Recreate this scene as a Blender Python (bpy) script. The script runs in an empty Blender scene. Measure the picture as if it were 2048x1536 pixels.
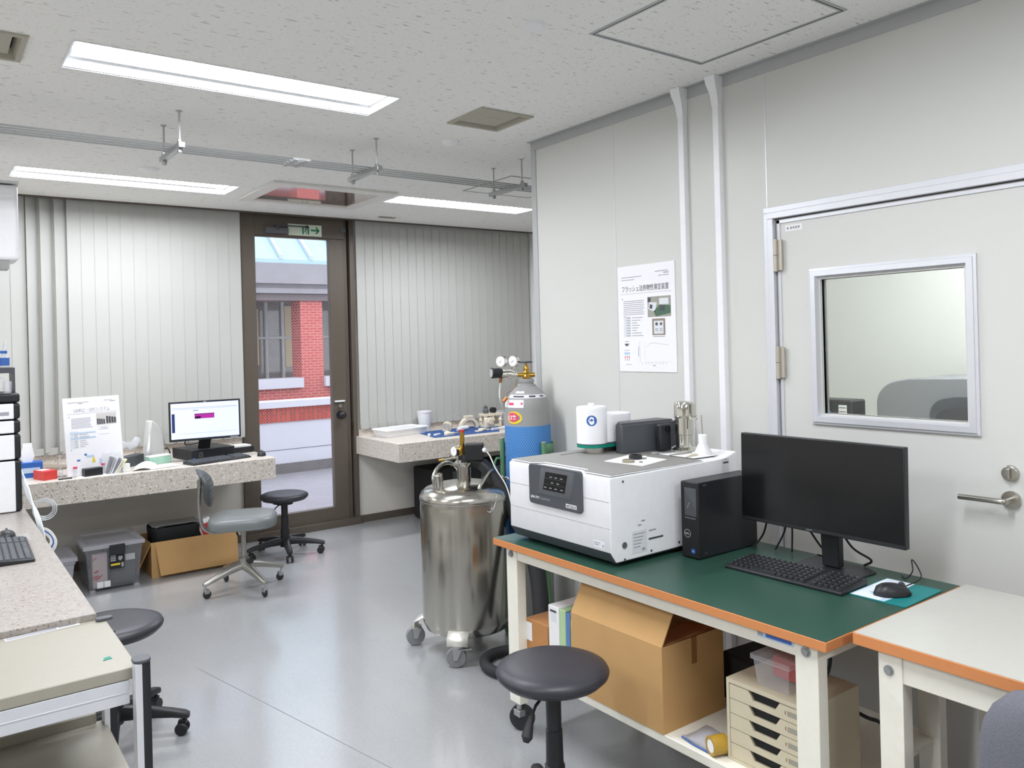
import bpy, bmesh, math, random
from mathutils import Vector, Matrix, Euler
PI = math.pi
random.seed(7)
S = bpy.context.scene
COL = S.collection

# ---------------------------------------------------------------- camera
cam_d = bpy.data.cameras.new('camera'); cam = bpy.data.objects.new('camera', cam_d); COL.objects.link(cam)
_rt = Vector((0.80627767, -0.59096355, -0.0260461)); _up = Vector((0.02101751, -0.01538389, 0.99966074)); _bk = _rt.cross(_up)
_m = Matrix.Identity(4)
for _i in range(3):
    _m[_i][0] = _rt[_i]; _m[_i][1] = _up[_i]; _m[_i][2] = _bk[_i]
_m[2][3] = 1.5069
cam.matrix_world = _m
cam_d.sensor_width = 36.0; cam_d.lens = 28.305; cam_d.shift_x = 0.00108; cam_d.shift_y = -0.04165
cam_d.clip_start = 0.02; cam_d.clip_end = 200
S.camera = cam

# ---------------------------------------------------------------- sky, exposure
W = bpy.data.worlds.new('overcast_sky'); S.world = W; W.use_nodes = True
_bg = W.node_tree.nodes['Background']; _bg.inputs[0].default_value = (0.86, 0.90, 1.0, 1); _bg.inputs[1].default_value = 2.8
S.view_settings.view_transform = 'Standard'; S.view_settings.look = 'None'; S.view_settings.gamma = 1
S.view_settings.use_curve_mapping = False
S.view_settings.exposure = 0.0
LAMP = 60.0       # strength of the ceiling tubes

# ---------------------------------------------------------------- helpers
def lin(c):
    return tuple(((v / 255.0) / 12.92 if v / 255.0 <= 0.04045 else ((v / 255.0 + 0.055) / 1.055) ** 2.4) for v in c)

def pm(name, rgb, rough=0.5, metal=0.0, noise=(40, 0.04), bump=None, alpha=1.0, trans=0.0, ior=1.45, coat=0.0, spec=0.5, emit=0.0, stretch=None, aniso=0.0):
    m = bpy.data.materials.new(name); m.use_nodes = True
    nt = m.node_tree; b = nt.nodes['Principled BSDF']
    c = lin(rgb)
    b.inputs['Roughness'].default_value = rough; b.inputs['Metallic'].default_value = metal
    b.inputs['IOR'].default_value = ior; b.inputs['Alpha'].default_value = alpha
    b.inputs['Transmission Weight'].default_value = trans; b.inputs['Coat Weight'].default_value = coat
    b.inputs['Specular IOR Level'].default_value = spec
    b.inputs['Anisotropic'].default_value = aniso
    b.inputs['Base Color'].default_value = (*c, 1)
    if emit:
        b.inputs['Emission Color'].default_value = (*c, 1); b.inputs['Emission Strength'].default_value = emit
    if noise or bump:
        tc = nt.nodes.new('ShaderNodeTexCoord'); src = tc.outputs['Object']
        if stretch:
            mp = nt.nodes.new('ShaderNodeMapping'); mp.inputs['Scale'].default_value = stretch
            nt.links.new(src, mp.inputs[0]); src = mp.outputs[0]
    if noise:
        n = nt.nodes.new('ShaderNodeTexNoise'); n.inputs['Scale'].default_value = noise[0]; n.inputs['Detail'].default_value = 3
        nt.links.new(src, n.inputs['Vector'])
        mx = nt.nodes.new('ShaderNodeMix'); mx.data_type = 'RGBA'
        mx.inputs[6].default_value = (*[max(0, v * (1 - noise[1])) for v in c], 1); mx.inputs[7].default_value = (*[min(1, v * (1 + noise[1])) for v in c], 1)
        nt.links.new(n.outputs['Fac'], mx.inputs[0]); nt.links.new(mx.outputs[2], b.inputs['Base Color'])
    if bump:
        n2 = nt.nodes.new('ShaderNodeTexNoise'); n2.inputs['Scale'].default_value = bump[0]; n2.inputs['Detail'].default_value = 2
        nt.links.new(src, n2.inputs['Vector'])
        bp = nt.nodes.new('ShaderNodeBump'); bp.inputs['Strength'].default_value = bump[1]; bp.inputs['Distance'].default_value = 0.002
        nt.links.new(n2.outputs['Fac'], bp.inputs['Height']); nt.links.new(bp.outputs[0], b.inputs['Normal'])
    return m

def N(nt, t, **k):
    n = nt.nodes.new(t)
    for a, v in k.items(): setattr(n, a, v)
    return n

def thresh(nt, fac, lo, hi):
    r = nt.nodes.new('ShaderNodeMapRange'); r.inputs[1].default_value = lo; r.inputs[2].default_value = hi
    r.clamp = True
    nt.links.new(fac, r.inputs[0]); return r.outputs[0]

def mixc(nt, fac, a, b):
    m = nt.nodes.new('ShaderNodeMix'); m.data_type = 'RGBA'
    nt.links.new(fac, m.inputs[0])
    for s, v in ((6, a), (7, b)):
        if isinstance(v, tuple): m.inputs[s].default_value = (*v, 1)
        else: nt.links.new(v, m.inputs[s])
    return m.outputs[2]

def noise_tex(nt, scale, stretch=(1, 1, 1), detail=2, loc=(0, 0, 0)):
    tc = N(nt, 'ShaderNodeTexCoord'); mp = N(nt, 'ShaderNodeMapping'); mp.inputs['Scale'].default_value = stretch; mp.inputs['Location'].default_value = loc
    n = N(nt, 'ShaderNodeTexNoise'); n.inputs['Scale'].default_value = scale; n.inputs['Detail'].default_value = detail
    nt.links.new(tc.outputs['Object'], mp.inputs[0]); nt.links.new(mp.outputs[0], n.inputs['Vector'])
    return n.outputs['Fac']

def vor_tex(nt, scale, stretch=(1, 1, 1), out='Distance'):
    tc = N(nt, 'ShaderNodeTexCoord'); mp = N(nt, 'ShaderNodeMapping'); mp.inputs['Scale'].default_value = stretch
    n = N(nt, 'ShaderNodeTexVoronoi'); n.inputs['Scale'].default_value = scale
    nt.links.new(tc.outputs['Object'], mp.inputs[0]); nt.links.new(mp.outputs[0], n.inputs['Vector'])
    return n.outputs[out]

class MB:
    """collects faces for ONE mesh; every shape is closed or a thin sheet"""
    def __init__(s): s.v = []; s.f = []; s.X = None
    def add(s, vs, fs):
        o = len(s.v)
        for p in vs:
            p = Vector(p); s.v.append(s.X @ p if s.X else p)
        for f in fs: s.f.append([i + o for i in f])
        return s
    def hexa(s, p):
        return s.add(p, [(0, 3, 2, 1), (4, 5, 6, 7), (0, 1, 5, 4), (1, 2, 6, 5), (2, 3, 7, 6), (3, 0, 4, 7)])
    def box(s, x0, x1, y0, y1, z0, z1):
        return s.hexa([(x0, y0, z0), (x1, y0, z0), (x1, y1, z0), (x0, y1, z0), (x0, y0, z1), (x1, y0, z1), (x1, y1, z1), (x0, y1, z1)])
    def ring(s, c, a, b, r, n):
        return [c + a * (r * math.cos(2 * PI * i / n)) + b * (r * math.sin(2 * PI * i / n)) for i in range(n)]
    def tube(s, pts, r, n=10, caps=True, closed=False):
        P = [Vector(p) for p in pts]; k = len(P)
        R = r if isinstance(r, (list, tuple)) else [r] * k
        T = []
        for i in range(k):
            if closed: t = P[(i + 1) % k] - P[i - 1]
            else: t = P[min(i + 1, k - 1)] - P[max(i - 1, 0)]
            T.append(t.normalized() if t.length > 1e-9 else Vector((0, 0, 1)))
        a = T[0].orthogonal().normalized(); vs = []
        for i in range(k):
            a = (a - T[i] * a.dot(T[i])); a = a.normalized() if a.length > 1e-6 else T[i].orthogonal().normalized()
            b = T[i].cross(a); vs += s.ring(P[i], a, b, R[i], n)
        fs = []
        for i in range(k if closed else k - 1):
            j = (i + 1) % k
            for q in range(n):
                fs.append((i * n + q, i * n + (q + 1) % n, j * n + (q + 1) % n, j * n + q))
        if caps and not closed:
            fs.append(tuple(reversed(range(n)))); fs.append(tuple((k - 1) * n + q for q in range(n)))
        return s.add(vs, fs)
    def cyl(s, p0, p1, r0, r1=None, n=24):
        return s.tube([p0, p1], [r0, r0 if r1 is None else r1], n)
    def lathe(s, prof, c=(0, 0, 0), n=32, axis=(0, 0, 1)):
        ax = Vector(axis).normalized(); c = Vector(c)
        a = Vector((1, 0, 0)) if abs(ax.z) > 0.9 else ax.orthogonal().normalized()
        a = (a - ax * a.dot(ax)).normalized(); b = ax.cross(a); vs = []; fs = []
        for (r, z) in prof: vs += s.ring(c + ax * z, a, b, max(r, 1e-5), n)
        k = len(prof)
        for i in range(k - 1):
            for q in range(n): fs.append((i * n + q, i * n + (q + 1) % n, (i + 1) * n + (q + 1) % n, (i + 1) * n + q))
        cl = prof[0] == prof[-1]
        if prof[0][0] > 1e-4 and not cl: fs.append(tuple(reversed(range(n))))
        if prof[-1][0] > 1e-4 and not cl: fs.append(tuple((k - 1) * n + q for q in range(n)))
        return s.add(vs, fs)
    def prism(s, poly, ax, a0, a1):
        def P(u, w, t): return {'z': (u, w, t), 'x': (t, u, w), 'y': (u, t, w)}[ax]
        n = len(poly); vs = [P(u, w, a0) for u, w in poly] + [P(u, w, a1) for u, w in poly]
        fs = [tuple(reversed(range(n))), tuple(range(n, 2 * n))] + [(i, (i + 1) % n, n + (i + 1) % n, n + i) for i in range(n)]
        return s.add(vs, fs)
    def loft(s, loops, cap=True, closed=True):
        n = len(loops[0]); vs = [p for l in loops for p in l]; fs = []
        for i in range(len(loops) - 1):
            for q in range(n if closed else n - 1):
                fs.append((i * n + q, i * n + (q + 1) % n, (i + 1) * n + (q + 1) % n, (i + 1) * n + q))
        if cap: fs.append(tuple(reversed(range(n)))); fs.append(tuple((len(loops) - 1) * n + q for q in range(n)))
        return s.add(vs, fs)
    def sphere(s, c, r, n=16, sc=(1, 1, 1)):
        c = Vector(c); vs = []; fs = []; k = n // 2
        for i in range(k + 1):
            th = PI * i / k
            for q in range(n):
                ph = 2 * PI * q / n
                vs.append(c + Vector((r * sc[0] * math.sin(th) * math.cos(ph), r * sc[1] * math.sin(th) * math.sin(ph), -r * sc[2] * math.cos(th))))
        for i in range(k):
            for q in range(n): fs.append((i * n + q, i * n + (q + 1) % n, (i + 1) * n + (q + 1) % n, (i + 1) * n + q))
        return s.add(vs, fs)
    def fr(s, F, x0, x1, y0, y1, off=0.0006, th=0.0):
        """rectangle lying in the frame F (x right, y up, z out)"""
        if th:
            return s.add([F @ Vector(p) for p in ((x0, y0, off), (x1, y0, off), (x1, y1, off), (x0, y1, off), (x0, y0, off + th), (x1, y0, off + th), (x1, y1, off + th), (x0, y1, off + th))],
                         [(0, 3, 2, 1), (4, 5, 6, 7), (0, 1, 5, 4), (1, 2, 6, 5), (2, 3, 7, 6), (3, 0, 4, 7)])
        return s.add([F @ Vector(p) for p in ((x0, y0, off), (x1, y0, off), (x1, y1, off), (x0, y1, off))], [(0, 1, 2, 3)])
    def fpoly(s, F, pts, off=0.0006):
        return s.add([F @ Vector((x, y, off)) for x, y in pts], [tuple(range(len(pts)))])
    def build(s, name, mat, parent=None, bevel=0.0, label=None, cat=None, group=None, kind=None, weld=False, seg=2, solid=0.0, sub=0, angle=35, shadow=True):
        if parent is not None:
            r = parent
            while r.parent: r = r.parent
            org = Vector(r.location)
        else:
            xs = [p.x for p in s.v]; ys = [p.y for p in s.v]; zs = [p.z for p in s.v]
            org = Vector(((min(xs) + max(xs)) / 2, (min(ys) + max(ys)) / 2, min(zs)))
        me = bpy.data.meshes.new(name); me.from_pydata([p - org for p in s.v], [], s.f)
        bm = bmesh.new(); bm.from_mesh(me)
        if weld: bmesh.ops.remove_doubles(bm, verts=bm.verts, dist=1e-6)
        bmesh.ops.recalc_face_normals(bm, faces=bm.faces)
        bm.to_mesh(me); bm.free()
        me.materials.append(mat)
        for p in me.polygons: p.use_smooth = True
        me.set_sharp_from_angle(angle=math.radians(angle))
        o = bpy.data.objects.new(name, me); COL.objects.link(o)
        if parent is not None: o.parent = parent
        else: o.location = org
        if solid:
            md = o.modifiers.new('thickness', 'SOLIDIFY'); md.thickness = solid; md.offset = 0
        if bevel:
            md = o.modifiers.new('bevel', 'BEVEL'); md.width = bevel; md.segments = seg; md.limit_method = 'ANGLE'; md.angle_limit = math.radians(40)
            md.harden_normals = False
        if sub:
            md = o.modifiers.new('smooth', 'SUBSURF'); md.levels = sub; md.render_levels = sub
        tag(o, label, cat, group, kind)
        return o

def tag(o, label=None, cat=None, group=None, kind=None):
    if label: o['label'] = label
    if cat: o['category'] = cat
    if group: o['group'] = group
    if kind: o['kind'] = kind
    return o

def thing(name, label, cat, loc, group=None, kind=None, rotz=0.0):
    o = bpy.data.objects.new(name, None); COL.objects.link(o)
    o.location = loc; o.rotation_euler = (0, 0, rotz); o.empty_display_size = 0.05
    return tag(o, label, cat, group, kind)

def dup(root, loc, rotz, label, group=None):
    r = root.copy(); COL.objects.link(r); r.location = loc; r.rotation_euler = (0, 0, rotz); r['label'] = label
    if group: r['group'] = group
    for ch in list(root.children):
        c = ch.copy(); COL.objects.link(c); c.parent = r
        for g in list(ch.children):
            d = g.copy(); COL.objects.link(d); d.parent = c
    return r

def frame(o, xd, yd):
    x = Vector(xd).normalized(); y = Vector(yd); y = (y - x * y.dot(x)).normalized(); z = x.cross(y)
    m = Matrix.Identity(4)
    for i in range(3):
        m[i][0] = x[i]; m[i][1] = y[i]; m[i][2] = z[i]; m[i][3] = o[i]
    return m

def text(body, F, x, y, h, mat, parent, name='lettering', align='LEFT', width=None, off=0.0008, bold=0.0, label=None):
    """writing as a flat mesh in the frame F; h = letter height; width squeezes the line to a length"""
    cu = bpy.data.curves.new(name, 'FONT'); cu.body = body; cu.size = h * 1.38; cu.align_x = 'LEFT'; cu.offset = bold
    t = bpy.data.objects.new(name, cu); COL.objects.link(t)
    bpy.context.view_layer.update()
    dg = bpy.context.evaluated_depsgraph_get(); me = bpy.data.meshes.new_from_object(t.evaluated_get(dg))
    bpy.data.objects.remove(t); bpy.data.curves.remove(cu)
    if len(me.vertices) == 0: return None
    xs = [v.co.x for v in me.vertices]; w = max(xs) - min(xs); x0 = min(xs)
    sx = (width / w) if width else 1.0
    W_ = w * sx
    ox = x if align == 'LEFT' else x - W_ / 2 if align == 'CENTER' else x - W_
    r = parent
    while r.parent: r = r.parent
    org = Vector(r.location)
    for v in me.vertices: v.co = (F @ Vector((ox + (v.co.x - x0) * sx, y + v.co.y, off))) - org
    me.materials.clear(); me.materials.append(mat); me.name = name
    o = bpy.data.objects.new(name, me); COL.objects.link(o); o.parent = parent
    if label: o['label'] = label
    return o

def rrect(x0, x1, y0, y1, r, n=5):
    p = []
    for cx, cy, a in ((x1 - r, y1 - r, 0), (x0 + r, y1 - r, 90), (x0 + r, y0 + r, 180), (x1 - r, y0 + r, 270)):
        for i in range(n + 1):
            t = math.radians(a + 90 * i / n); p.append((cx + r * math.cos(t), cy + r * math.sin(t)))
    return p

def arc(c, r, a0, a1, n=12):
    return [(c[0] + r * math.cos(math.radians(a0 + (a1 - a0) * i / n)), c[1] + r * math.sin(math.radians(a0 + (a1 - a0) * i / n))) for i in range(n + 1)]

def spline(pts, n=8):
    P = [Vector(p) for p in pts]; P = [P[0] * 2 - P[1]] + P + [P[-1] * 2 - P[-2]]; out = []
    for i in range(1, len(P) - 2):
        for k in range(n):
            t = k / n; a, b, c, d = P[i - 1], P[i], P[i + 1], P[i + 2]
            out.append(0.5 * ((2 * b) + (c - a) * t + (2 * a - 5 * b + 4 * c - d) * t * t + (3 * b - a - 3 * c + d) * t ** 3))
    out.append(P[-2]); return out

# ---------------------------------------------------------------- materials
def mat_ceiling():
    m = pm('fissured ceiling board', (217, 215, 210), 0.9, noise=None); nt = m.node_tree; b = nt.nodes['Principled BSDF']
    base = lin((240, 239, 235)); dark = lin((196, 190, 182))
    f1 = thresh(nt, noise_tex(nt, 46, (0.4, 1.5, 1), 2), 0.64, 0.70)
    f2 = thresh(nt, noise_tex(nt, 130, (0.6, 1.2, 1), 1, (3, 1, 0)), 0.67, 0.74)
    mx = N(nt, 'ShaderNodeMath', operation='MAXIMUM'); nt.links.new(f1, mx.inputs[0]); nt.links.new(f2, mx.inputs[1])
    nt.links.new(mixc(nt, mx.outputs[0], base, dark), b.inputs['Base Color']); b.inputs['Specular IOR Level'].default_value = 0.1
    return m
def mat_floor():
    m = pm('grey vinyl sheet', (150, 152, 155), 0.36, noise=None); nt = m.node_tree; b = nt.nodes['Principled BSDF']
    a = mixc(nt, thresh(nt, noise_tex(nt, 3, (3, 1, 1), detail=5), 0.2, 0.8), lin((150, 151, 152)), lin((157, 158, 159)))
    c = mixc(nt, thresh(nt, noise_tex(nt, 60, (3, 1, 1), detail=5), 0.35, 0.85), a, lin((163, 164, 165)))
    nt.links.new(c, b.inputs['Base Color'])
    b.inputs['Roughness'].default_value = 0.45; b.inputs['Coat Weight'].default_value = 0.9; b.inputs['Coat IOR'].default_value = 1.75
    nt.links.new(thresh(nt, noise_tex(nt, 40, detail=3), -0.8, 7.0), b.inputs['Coat Roughness'])
    return m
def mat_terrazzo(name, base, chips):
    m = pm(name, base, 0.32, noise=None); nt = m.node_tree; b = nt.nodes['Principled BSDF']
    col = mixc(nt, thresh(nt, noise_tex(nt, 70, detail=4), 0.35, 0.65), lin(base), lin(tuple(min(255, v + 14) for v in base)))
    for i, (sc, c, lo) in enumerate(chips):
        col = mixc(nt, thresh(nt, noise_tex(nt, sc, detail=1, loc=(i * 3.1, i * 1.7, i)), lo, lo + 0.025), col, lin(c))
    nt.links.new(col, b.inputs['Base Color']); return m
def mat_glass(name, tint=(1, 1, 1), refl=1.0, wires=False):
    m = bpy.data.materials.new(name); m.use_nodes = True; nt = m.node_tree; nt.nodes.clear()
    out = N(nt, 'ShaderNodeOutputMaterial'); tr = N(nt, 'ShaderNodeBsdfTransparent'); tr.inputs[0].default_value = (*tint, 1)
    gl = N(nt, 'ShaderNodeBsdfGlossy'); gl.inputs['Roughness'].default_value = 0.01
    fr = N(nt, 'ShaderNodeFresnel'); fr.inputs[0].default_value = 1.45
    mu = N(nt, 'ShaderNodeMath', operation='MULTIPLY'); mu.inputs[1].default_value = refl; nt.links.new(fr.outputs[0], mu.inputs[0])
    mx = N(nt, 'ShaderNodeMixShader'); nt.links.new(mu.outputs[0], mx.inputs[0]); nt.links.new(tr.outputs[0], mx.inputs[1]); nt.links.new(gl.outputs[0], mx.inputs[2])
    res = mx.outputs[0]
    if wires:
        tc = N(nt, 'ShaderNodeTexCoord'); sp = N(nt, 'ShaderNodeSeparateXYZ'); nt.links.new(tc.outputs['Object'], sp.inputs[0]); fs = []
        for op in ('ADD', 'SUBTRACT'):
            a = N(nt, 'ShaderNodeMath', operation=op); nt.links.new(sp.outputs[0], a.inputs[0]); nt.links.new(sp.outputs[2], a.inputs[1])
            d = N(nt, 'ShaderNodeMath', operation='PINGPONG'); nt.links.new(a.outputs[0], d.inputs[0]); d.inputs[1].default_value = 0.0125
            l = N(nt, 'ShaderNodeMath', operation='LESS_THAN'); nt.links.new(d.outputs[0], l.inputs[0]); l.inputs[1].default_value = 0.0007
            fs.append(l.outputs[0])
        mm = N(nt, 'ShaderNodeMath', operation='MAXIMUM'); nt.links.new(fs[0], mm.inputs[0]); nt.links.new(fs[1], mm.inputs[1])
        df = N(nt, 'ShaderNodeBsdfDiffuse'); df.inputs[0].default_value = (0.5, 0.5, 0.52, 1)
        m2 = N(nt, 'ShaderNodeMixShader'); nt.links.new(mm.outputs[0], m2.inputs[0]); nt.links.new(res, m2.inputs[1]); nt.links.new(df.outputs[0], m2.inputs[2]); res = m2.outputs[0]
    nt.links.new(res, out.inputs[0]); return m
def mat_brick(name, c1, c2, mortar, scale, rot=False, bw=0.22, rh=0.075):
    m = pm(name, c1, 0.8, noise=None); nt = m.node_tree; b = nt.nodes['Principled BSDF']
    tc = N(nt, 'ShaderNodeTexCoord'); sp = N(nt, 'ShaderNodeSeparateXYZ'); cb = N(nt, 'ShaderNodeCombineXYZ'); nt.links.new(tc.outputs['Object'], sp.inputs[0])
    ad = N(nt, 'ShaderNodeMath', operation='ADD'); nt.links.new(sp.outputs[0], ad.inputs[0]); nt.links.new(sp.outputs[1], ad.inputs[1])
    nt.links.new(ad.outputs[0], cb.inputs[1 if rot else 0]); nt.links.new(sp.outputs[2], cb.inputs[0 if rot else 1])
    br = N(nt, 'ShaderNodeTexBrick'); br.inputs['Color1'].default_value = (*lin(c1), 1); br.inputs['Color2'].default_value = (*lin(c2), 1); br.inputs['Mortar'].default_value = (*lin(mortar), 1)
    br.inputs['Scale'].default_value = scale; br.inputs['Mortar Size'].default_value = 0.008; br.inputs['Brick Width'].default_value = bw; br.inputs['Row Height'].default_value = rh
    nt.links.new(cb.outputs[0], br.inputs['Vector']); nt.links.new(br.outputs['Color'], b.inputs['Base Color']); return m
def mat_steel():
    m = pm('brushed stainless steel', (190, 188, 182), 0.22, 1.0, noise=None, aniso=0.0); nt = m.node_tree; b = nt.nodes['Principled BSDF']
    nt.links.new(mixc(nt, noise_tex(nt, 5, (1, 1, 0.2), 3), lin((178, 175, 167)), lin((188, 185, 177))), b.inputs['Base Color'])
    b.inputs['Roughness'].default_value = 0.2; return m
def mat_net(name, c1, c2):
    m = pm(name, c1, 0.6, noise=None); nt = m.node_tree; b = nt.nodes['Principled BSDF']
    tc = N(nt, 'ShaderNodeTexCoord'); sp = N(nt, 'ShaderNodeSeparateXYZ'); nt.links.new(tc.outputs['Object'], sp.inputs[0])
    at = N(nt, 'ShaderNodeMath', operation='ARCTAN2'); nt.links.new(sp.outputs[1], at.inputs[0]); nt.links.new(sp.outputs[0], at.inputs[1])
    ml = N(nt, 'ShaderNodeMath', operation='MULTIPLY'); nt.links.new(at.outputs[0], ml.inputs[0]); ml.inputs[1].default_value = 0.115
    fs = []
    for op in ('ADD', 'SUBTRACT'):
        a = N(nt, 'ShaderNodeMath', operation=op); nt.links.new(ml.outputs[0], a.inputs[0])
        zz = N(nt, 'ShaderNodeMath', operation='MULTIPLY'); nt.links.new(sp.outputs[2], zz.inputs[0]); zz.inputs[1].default_value = 0.6
        nt.links.new(zz.outputs[0], a.inputs[1])
        d = N(nt, 'ShaderNodeMath', operation='PINGPONG'); nt.links.new(a.outputs[0], d.inputs[0]); d.inputs[1].default_value = 0.006
        fs.append(d.outputs[0])
    mn = N(nt, 'ShaderNodeMath', operation='MINIMUM'); nt.links.new(fs[0], mn.inputs[0]); nt.links.new(fs[1], mn.inputs[1])
    nt.links.new(mixc(nt, thresh(nt, mn.outputs[0], 0.0012, 0.0024), lin(c1), lin(c2)), b.inputs['Base Color']); return m
def mat_emit(name, rgb, s):
    m = bpy.data.materials.new(name); m.use_nodes = True; nt = m.node_tree; nt.nodes.clear()
    o = N(nt, 'ShaderNodeOutputMaterial'); e = N(nt, 'ShaderNodeEmission'); e.inputs[0].default_value = (*lin(rgb), 1); e.inputs[1].default_value = s
    nt.links.new(e.outputs[0], o.inputs[0]); return m

M = {}
M['ceiling'] = mat_ceiling(); M['floor'] = mat_floor(); M['steel'] = mat_steel()
M['wall'] = pm('pale panel wall', (207, 207, 202), 0.42, noise=(3, 0.012))
M['plain_wall'] = pm('off white plaster', (214, 210, 202), 0.8, noise=(6, 0.02))
M['alu'] = pm('anodised aluminium', (214, 215, 219), 0.38, 0.3, noise=(30, 0.03))
M['alu_dull'] = pm('matt grey aluminium', (182, 183, 183), 0.55, 0.2, noise=(30, 0.03))
M['brown'] = pm('dark bronze aluminium', (97, 88, 79), 0.45, 0.25, noise=(30, 0.05))
M['terrazzo'] = mat_terrazzo('terrazzo', (203, 194, 184), ((120, (138, 116, 100), 0.67), (95, (120, 112, 106), 0.68), (75, (238, 232, 224), 0.66)))
M['bench_stone'] = mat_terrazzo('pale terrazzo bench top', (150, 143, 136), ((110, (124, 100, 88), 0.655), (70, (168, 160, 153), 0.64), (140, (140, 128, 118), 0.68)))
M['blind'] = pm('pale blind fabric', (183, 183, 178), 0.85, noise=(120, 0.02))
M['white'] = pm('white plastic', (236, 236, 236), 0.4)
M['white_paint'] = pm('white powder coat', (238, 238, 240), 0.38)
M['cream_paint'] = pm('cream painted steel', (232, 229, 216), 0.4)
M['cream_top'] = pm('cream laminate', (156, 151, 138), 0.35)
M['white_top'] = pm('white laminate', (184, 182, 174), 0.4)
M['green_top'] = pm('dark green bench vinyl', (44, 76, 64), 0.36, noise=(150, 0.05))
M['orange_edge'] = pm('orange brown edge band', (200, 130, 78), 0.5)
M['black'] = pm('black plastic', (34, 35, 38), 0.42)
M['black_matt'] = pm('matt black', (26, 27, 28), 0.7)
M['black_vinyl'] = pm('black seat vinyl', (50, 50, 56), 0.42, bump=(160, 0.08))
M['charcoal'] = pm('charcoal plastic', (74, 77, 82), 0.45)
M['charcoal_l'] = pm('mid grey plastic', (92, 94, 98), 0.45)
M['grey_top'] = pm('grey textured panel', (138, 136, 132), 0.55, bump=(300, 0.1))
M['screen_off'] = pm('dark screen', (20, 21, 22), 0.16, noise=None)
M['screen_lit'] = pm('lit screen', (198, 205, 236), 0.3, noise=None, emit=0.62)
M['chrome'] = pm('polished chrome', (214, 212, 204), 0.08, 1.0, noise=None)
M['satin'] = pm('satin nickel', (190, 186, 178), 0.28, 1.0, noise=None)
M['zinc'] = pm('galvanised steel', (176, 178, 178), 0.35, 0.9)
M['brass'] = pm('brass', (186, 146, 66), 0.28, 1.0, noise=None)
M['copper'] = pm('copper fitting', (168, 108, 66), 0.3, 1.0, noise=None)
M['cardboard'] = pm('corrugated cardboard', (190, 150, 98), 0.8, noise=(14, 0.05))
M['cardboard_d'] = pm('brown cardboard', (182, 128, 78), 0.8, noise=(14, 0.05))
M['tape'] = pm('brown packing tape', (146, 100, 58), 0.35)
M['paper'] = pm('white paper', (240, 240, 240), 0.7)
M['poster'] = pm('poster paper', (238, 237, 240), 0.5, noise=None)
M['ink'] = pm('dark grey ink', (70, 70, 78), 0.7, noise=None)
M['ink_soft'] = pm('pale grey ink', (160, 160, 166), 0.7, noise=None)
M['ink_faint'] = pm('faint grey tint', (218, 220, 224), 0.7, noise=None)
M['blue_ink'] = pm('blue ink', (66, 104, 178), 0.6, noise=None)
M['pale_blue'] = pm('pale blue tint', (184, 206, 228), 0.6, noise=None)
M['red_ink'] = pm('red ink', (206, 54, 60), 0.6, noise=None)
M['yellow_ink'] = pm('yellow ink', (226, 200, 60), 0.6, noise=None)
M['pink'] = pm('pink ink', (222, 74, 112), 0.6, noise=None)
M['sign_green'] = pm('sign green', (24, 118, 84), 0.5, noise=None)
M['sign_face'] = pm('sign face', (216, 226, 206), 0.5, noise=None)
M['cyl_grey'] = pm('grey cylinder paint', (150, 150, 148), 0.5, noise=(18, 0.05))
M['blue_net'] = mat_net('blue protective net', (92, 140, 188), (34, 106, 180))
M['green_paint'] = pm('green painted steel', (92, 136, 100), 0.5)
M['teal'] = pm('teal band', (0, 128, 108), 0.5)
M['hose'] = pm('black insulated hose', (44, 44, 46), 0.75, bump=(80, 0.3))
M['grey_vinyl'] = pm('grey seat vinyl', (112, 116, 116), 0.36)
M['cast_alu'] = pm('cast aluminium', (158, 156, 150), 0.35, 0.8)
M['rubber_grey'] = pm('grey rubber tyre', (128, 130, 132), 0.6)
M['beige'] = pm('beige painted steel', (204, 194, 168), 0.45)
M['clear_plastic'] = pm('clear plastic', (226, 228, 232), 0.12, alpha=0.26, noise=None)
M['cloudy_plastic'] = pm('cloudy plastic', (214, 214, 222), 0.3, alpha=0.5, noise=None)
M['smoke_plastic'] = pm('grey smoky plastic', (150, 152, 156), 0.3, alpha=0.42, noise=None)
M['milky'] = pm('translucent white plastic', (232, 232, 234), 0.35, alpha=0.9)
M['tubing'] = pm('clear tubing', (224, 228, 232), 0.2, alpha=0.7, noise=None)
M['white_cable'] = pm('white cable', (228, 228, 222), 0.45)
M['cable'] = pm('black cable', (24, 24, 26), 0.5, noise=None)
M['blue_mat'] = pm('blue cutting mat', (40, 78, 138), 0.6)
M['ivory'] = pm('ivory printed plastic', (230, 220, 198), 0.55)
M['yellow_paper'] = pm('pale yellow paper', (236, 230, 178), 0.7)
M['blue_box'] = pm('blue carton', (44, 98, 178), 0.5)
M['red_box'] = pm('red carton', (208, 66, 60), 0.5)
M['foam_green'] = pm('pale green foam', (164, 206, 186), 0.8, noise=(160, 0.2))
M['red_plastic'] = pm('red plastic', (198, 50, 48), 0.4)
M['grey_fabric'] = pm('grey chair fabric', (104, 105, 112), 0.9, noise=(260, 0.25), bump=(260, 0.3))
M['glass'] = mat_glass('clear glass', (0.96, 0.98, 0.97))
M['wire_glass'] = mat_glass('wired glass', (0.95, 0.96, 0.97), wires=True)
M['tube_light'] = mat_emit('light tube', (244, 248, 255), LAMP)
M['room_tube'] = mat_emit('side room tube', (246, 250, 252), LAMP * 2.0)
M['reflector'] = pm('white reflector', (244, 246, 248), 0.3, noise=None)
M['vent_beige'] = pm('aged vent metal', (172, 168, 152), 0.55)
M['dark_gap'] = pm('dark gap', (36, 36, 42), 0.8, noise=None)
M['mirror_panel'] = pm('glossy ceiling panel', (226, 214, 210), 0.05, 0.85, noise=None)
M['brick'] = mat_brick('red brick', (186, 80, 76), (198, 94, 88), (206, 150, 144), 1.7)
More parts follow.
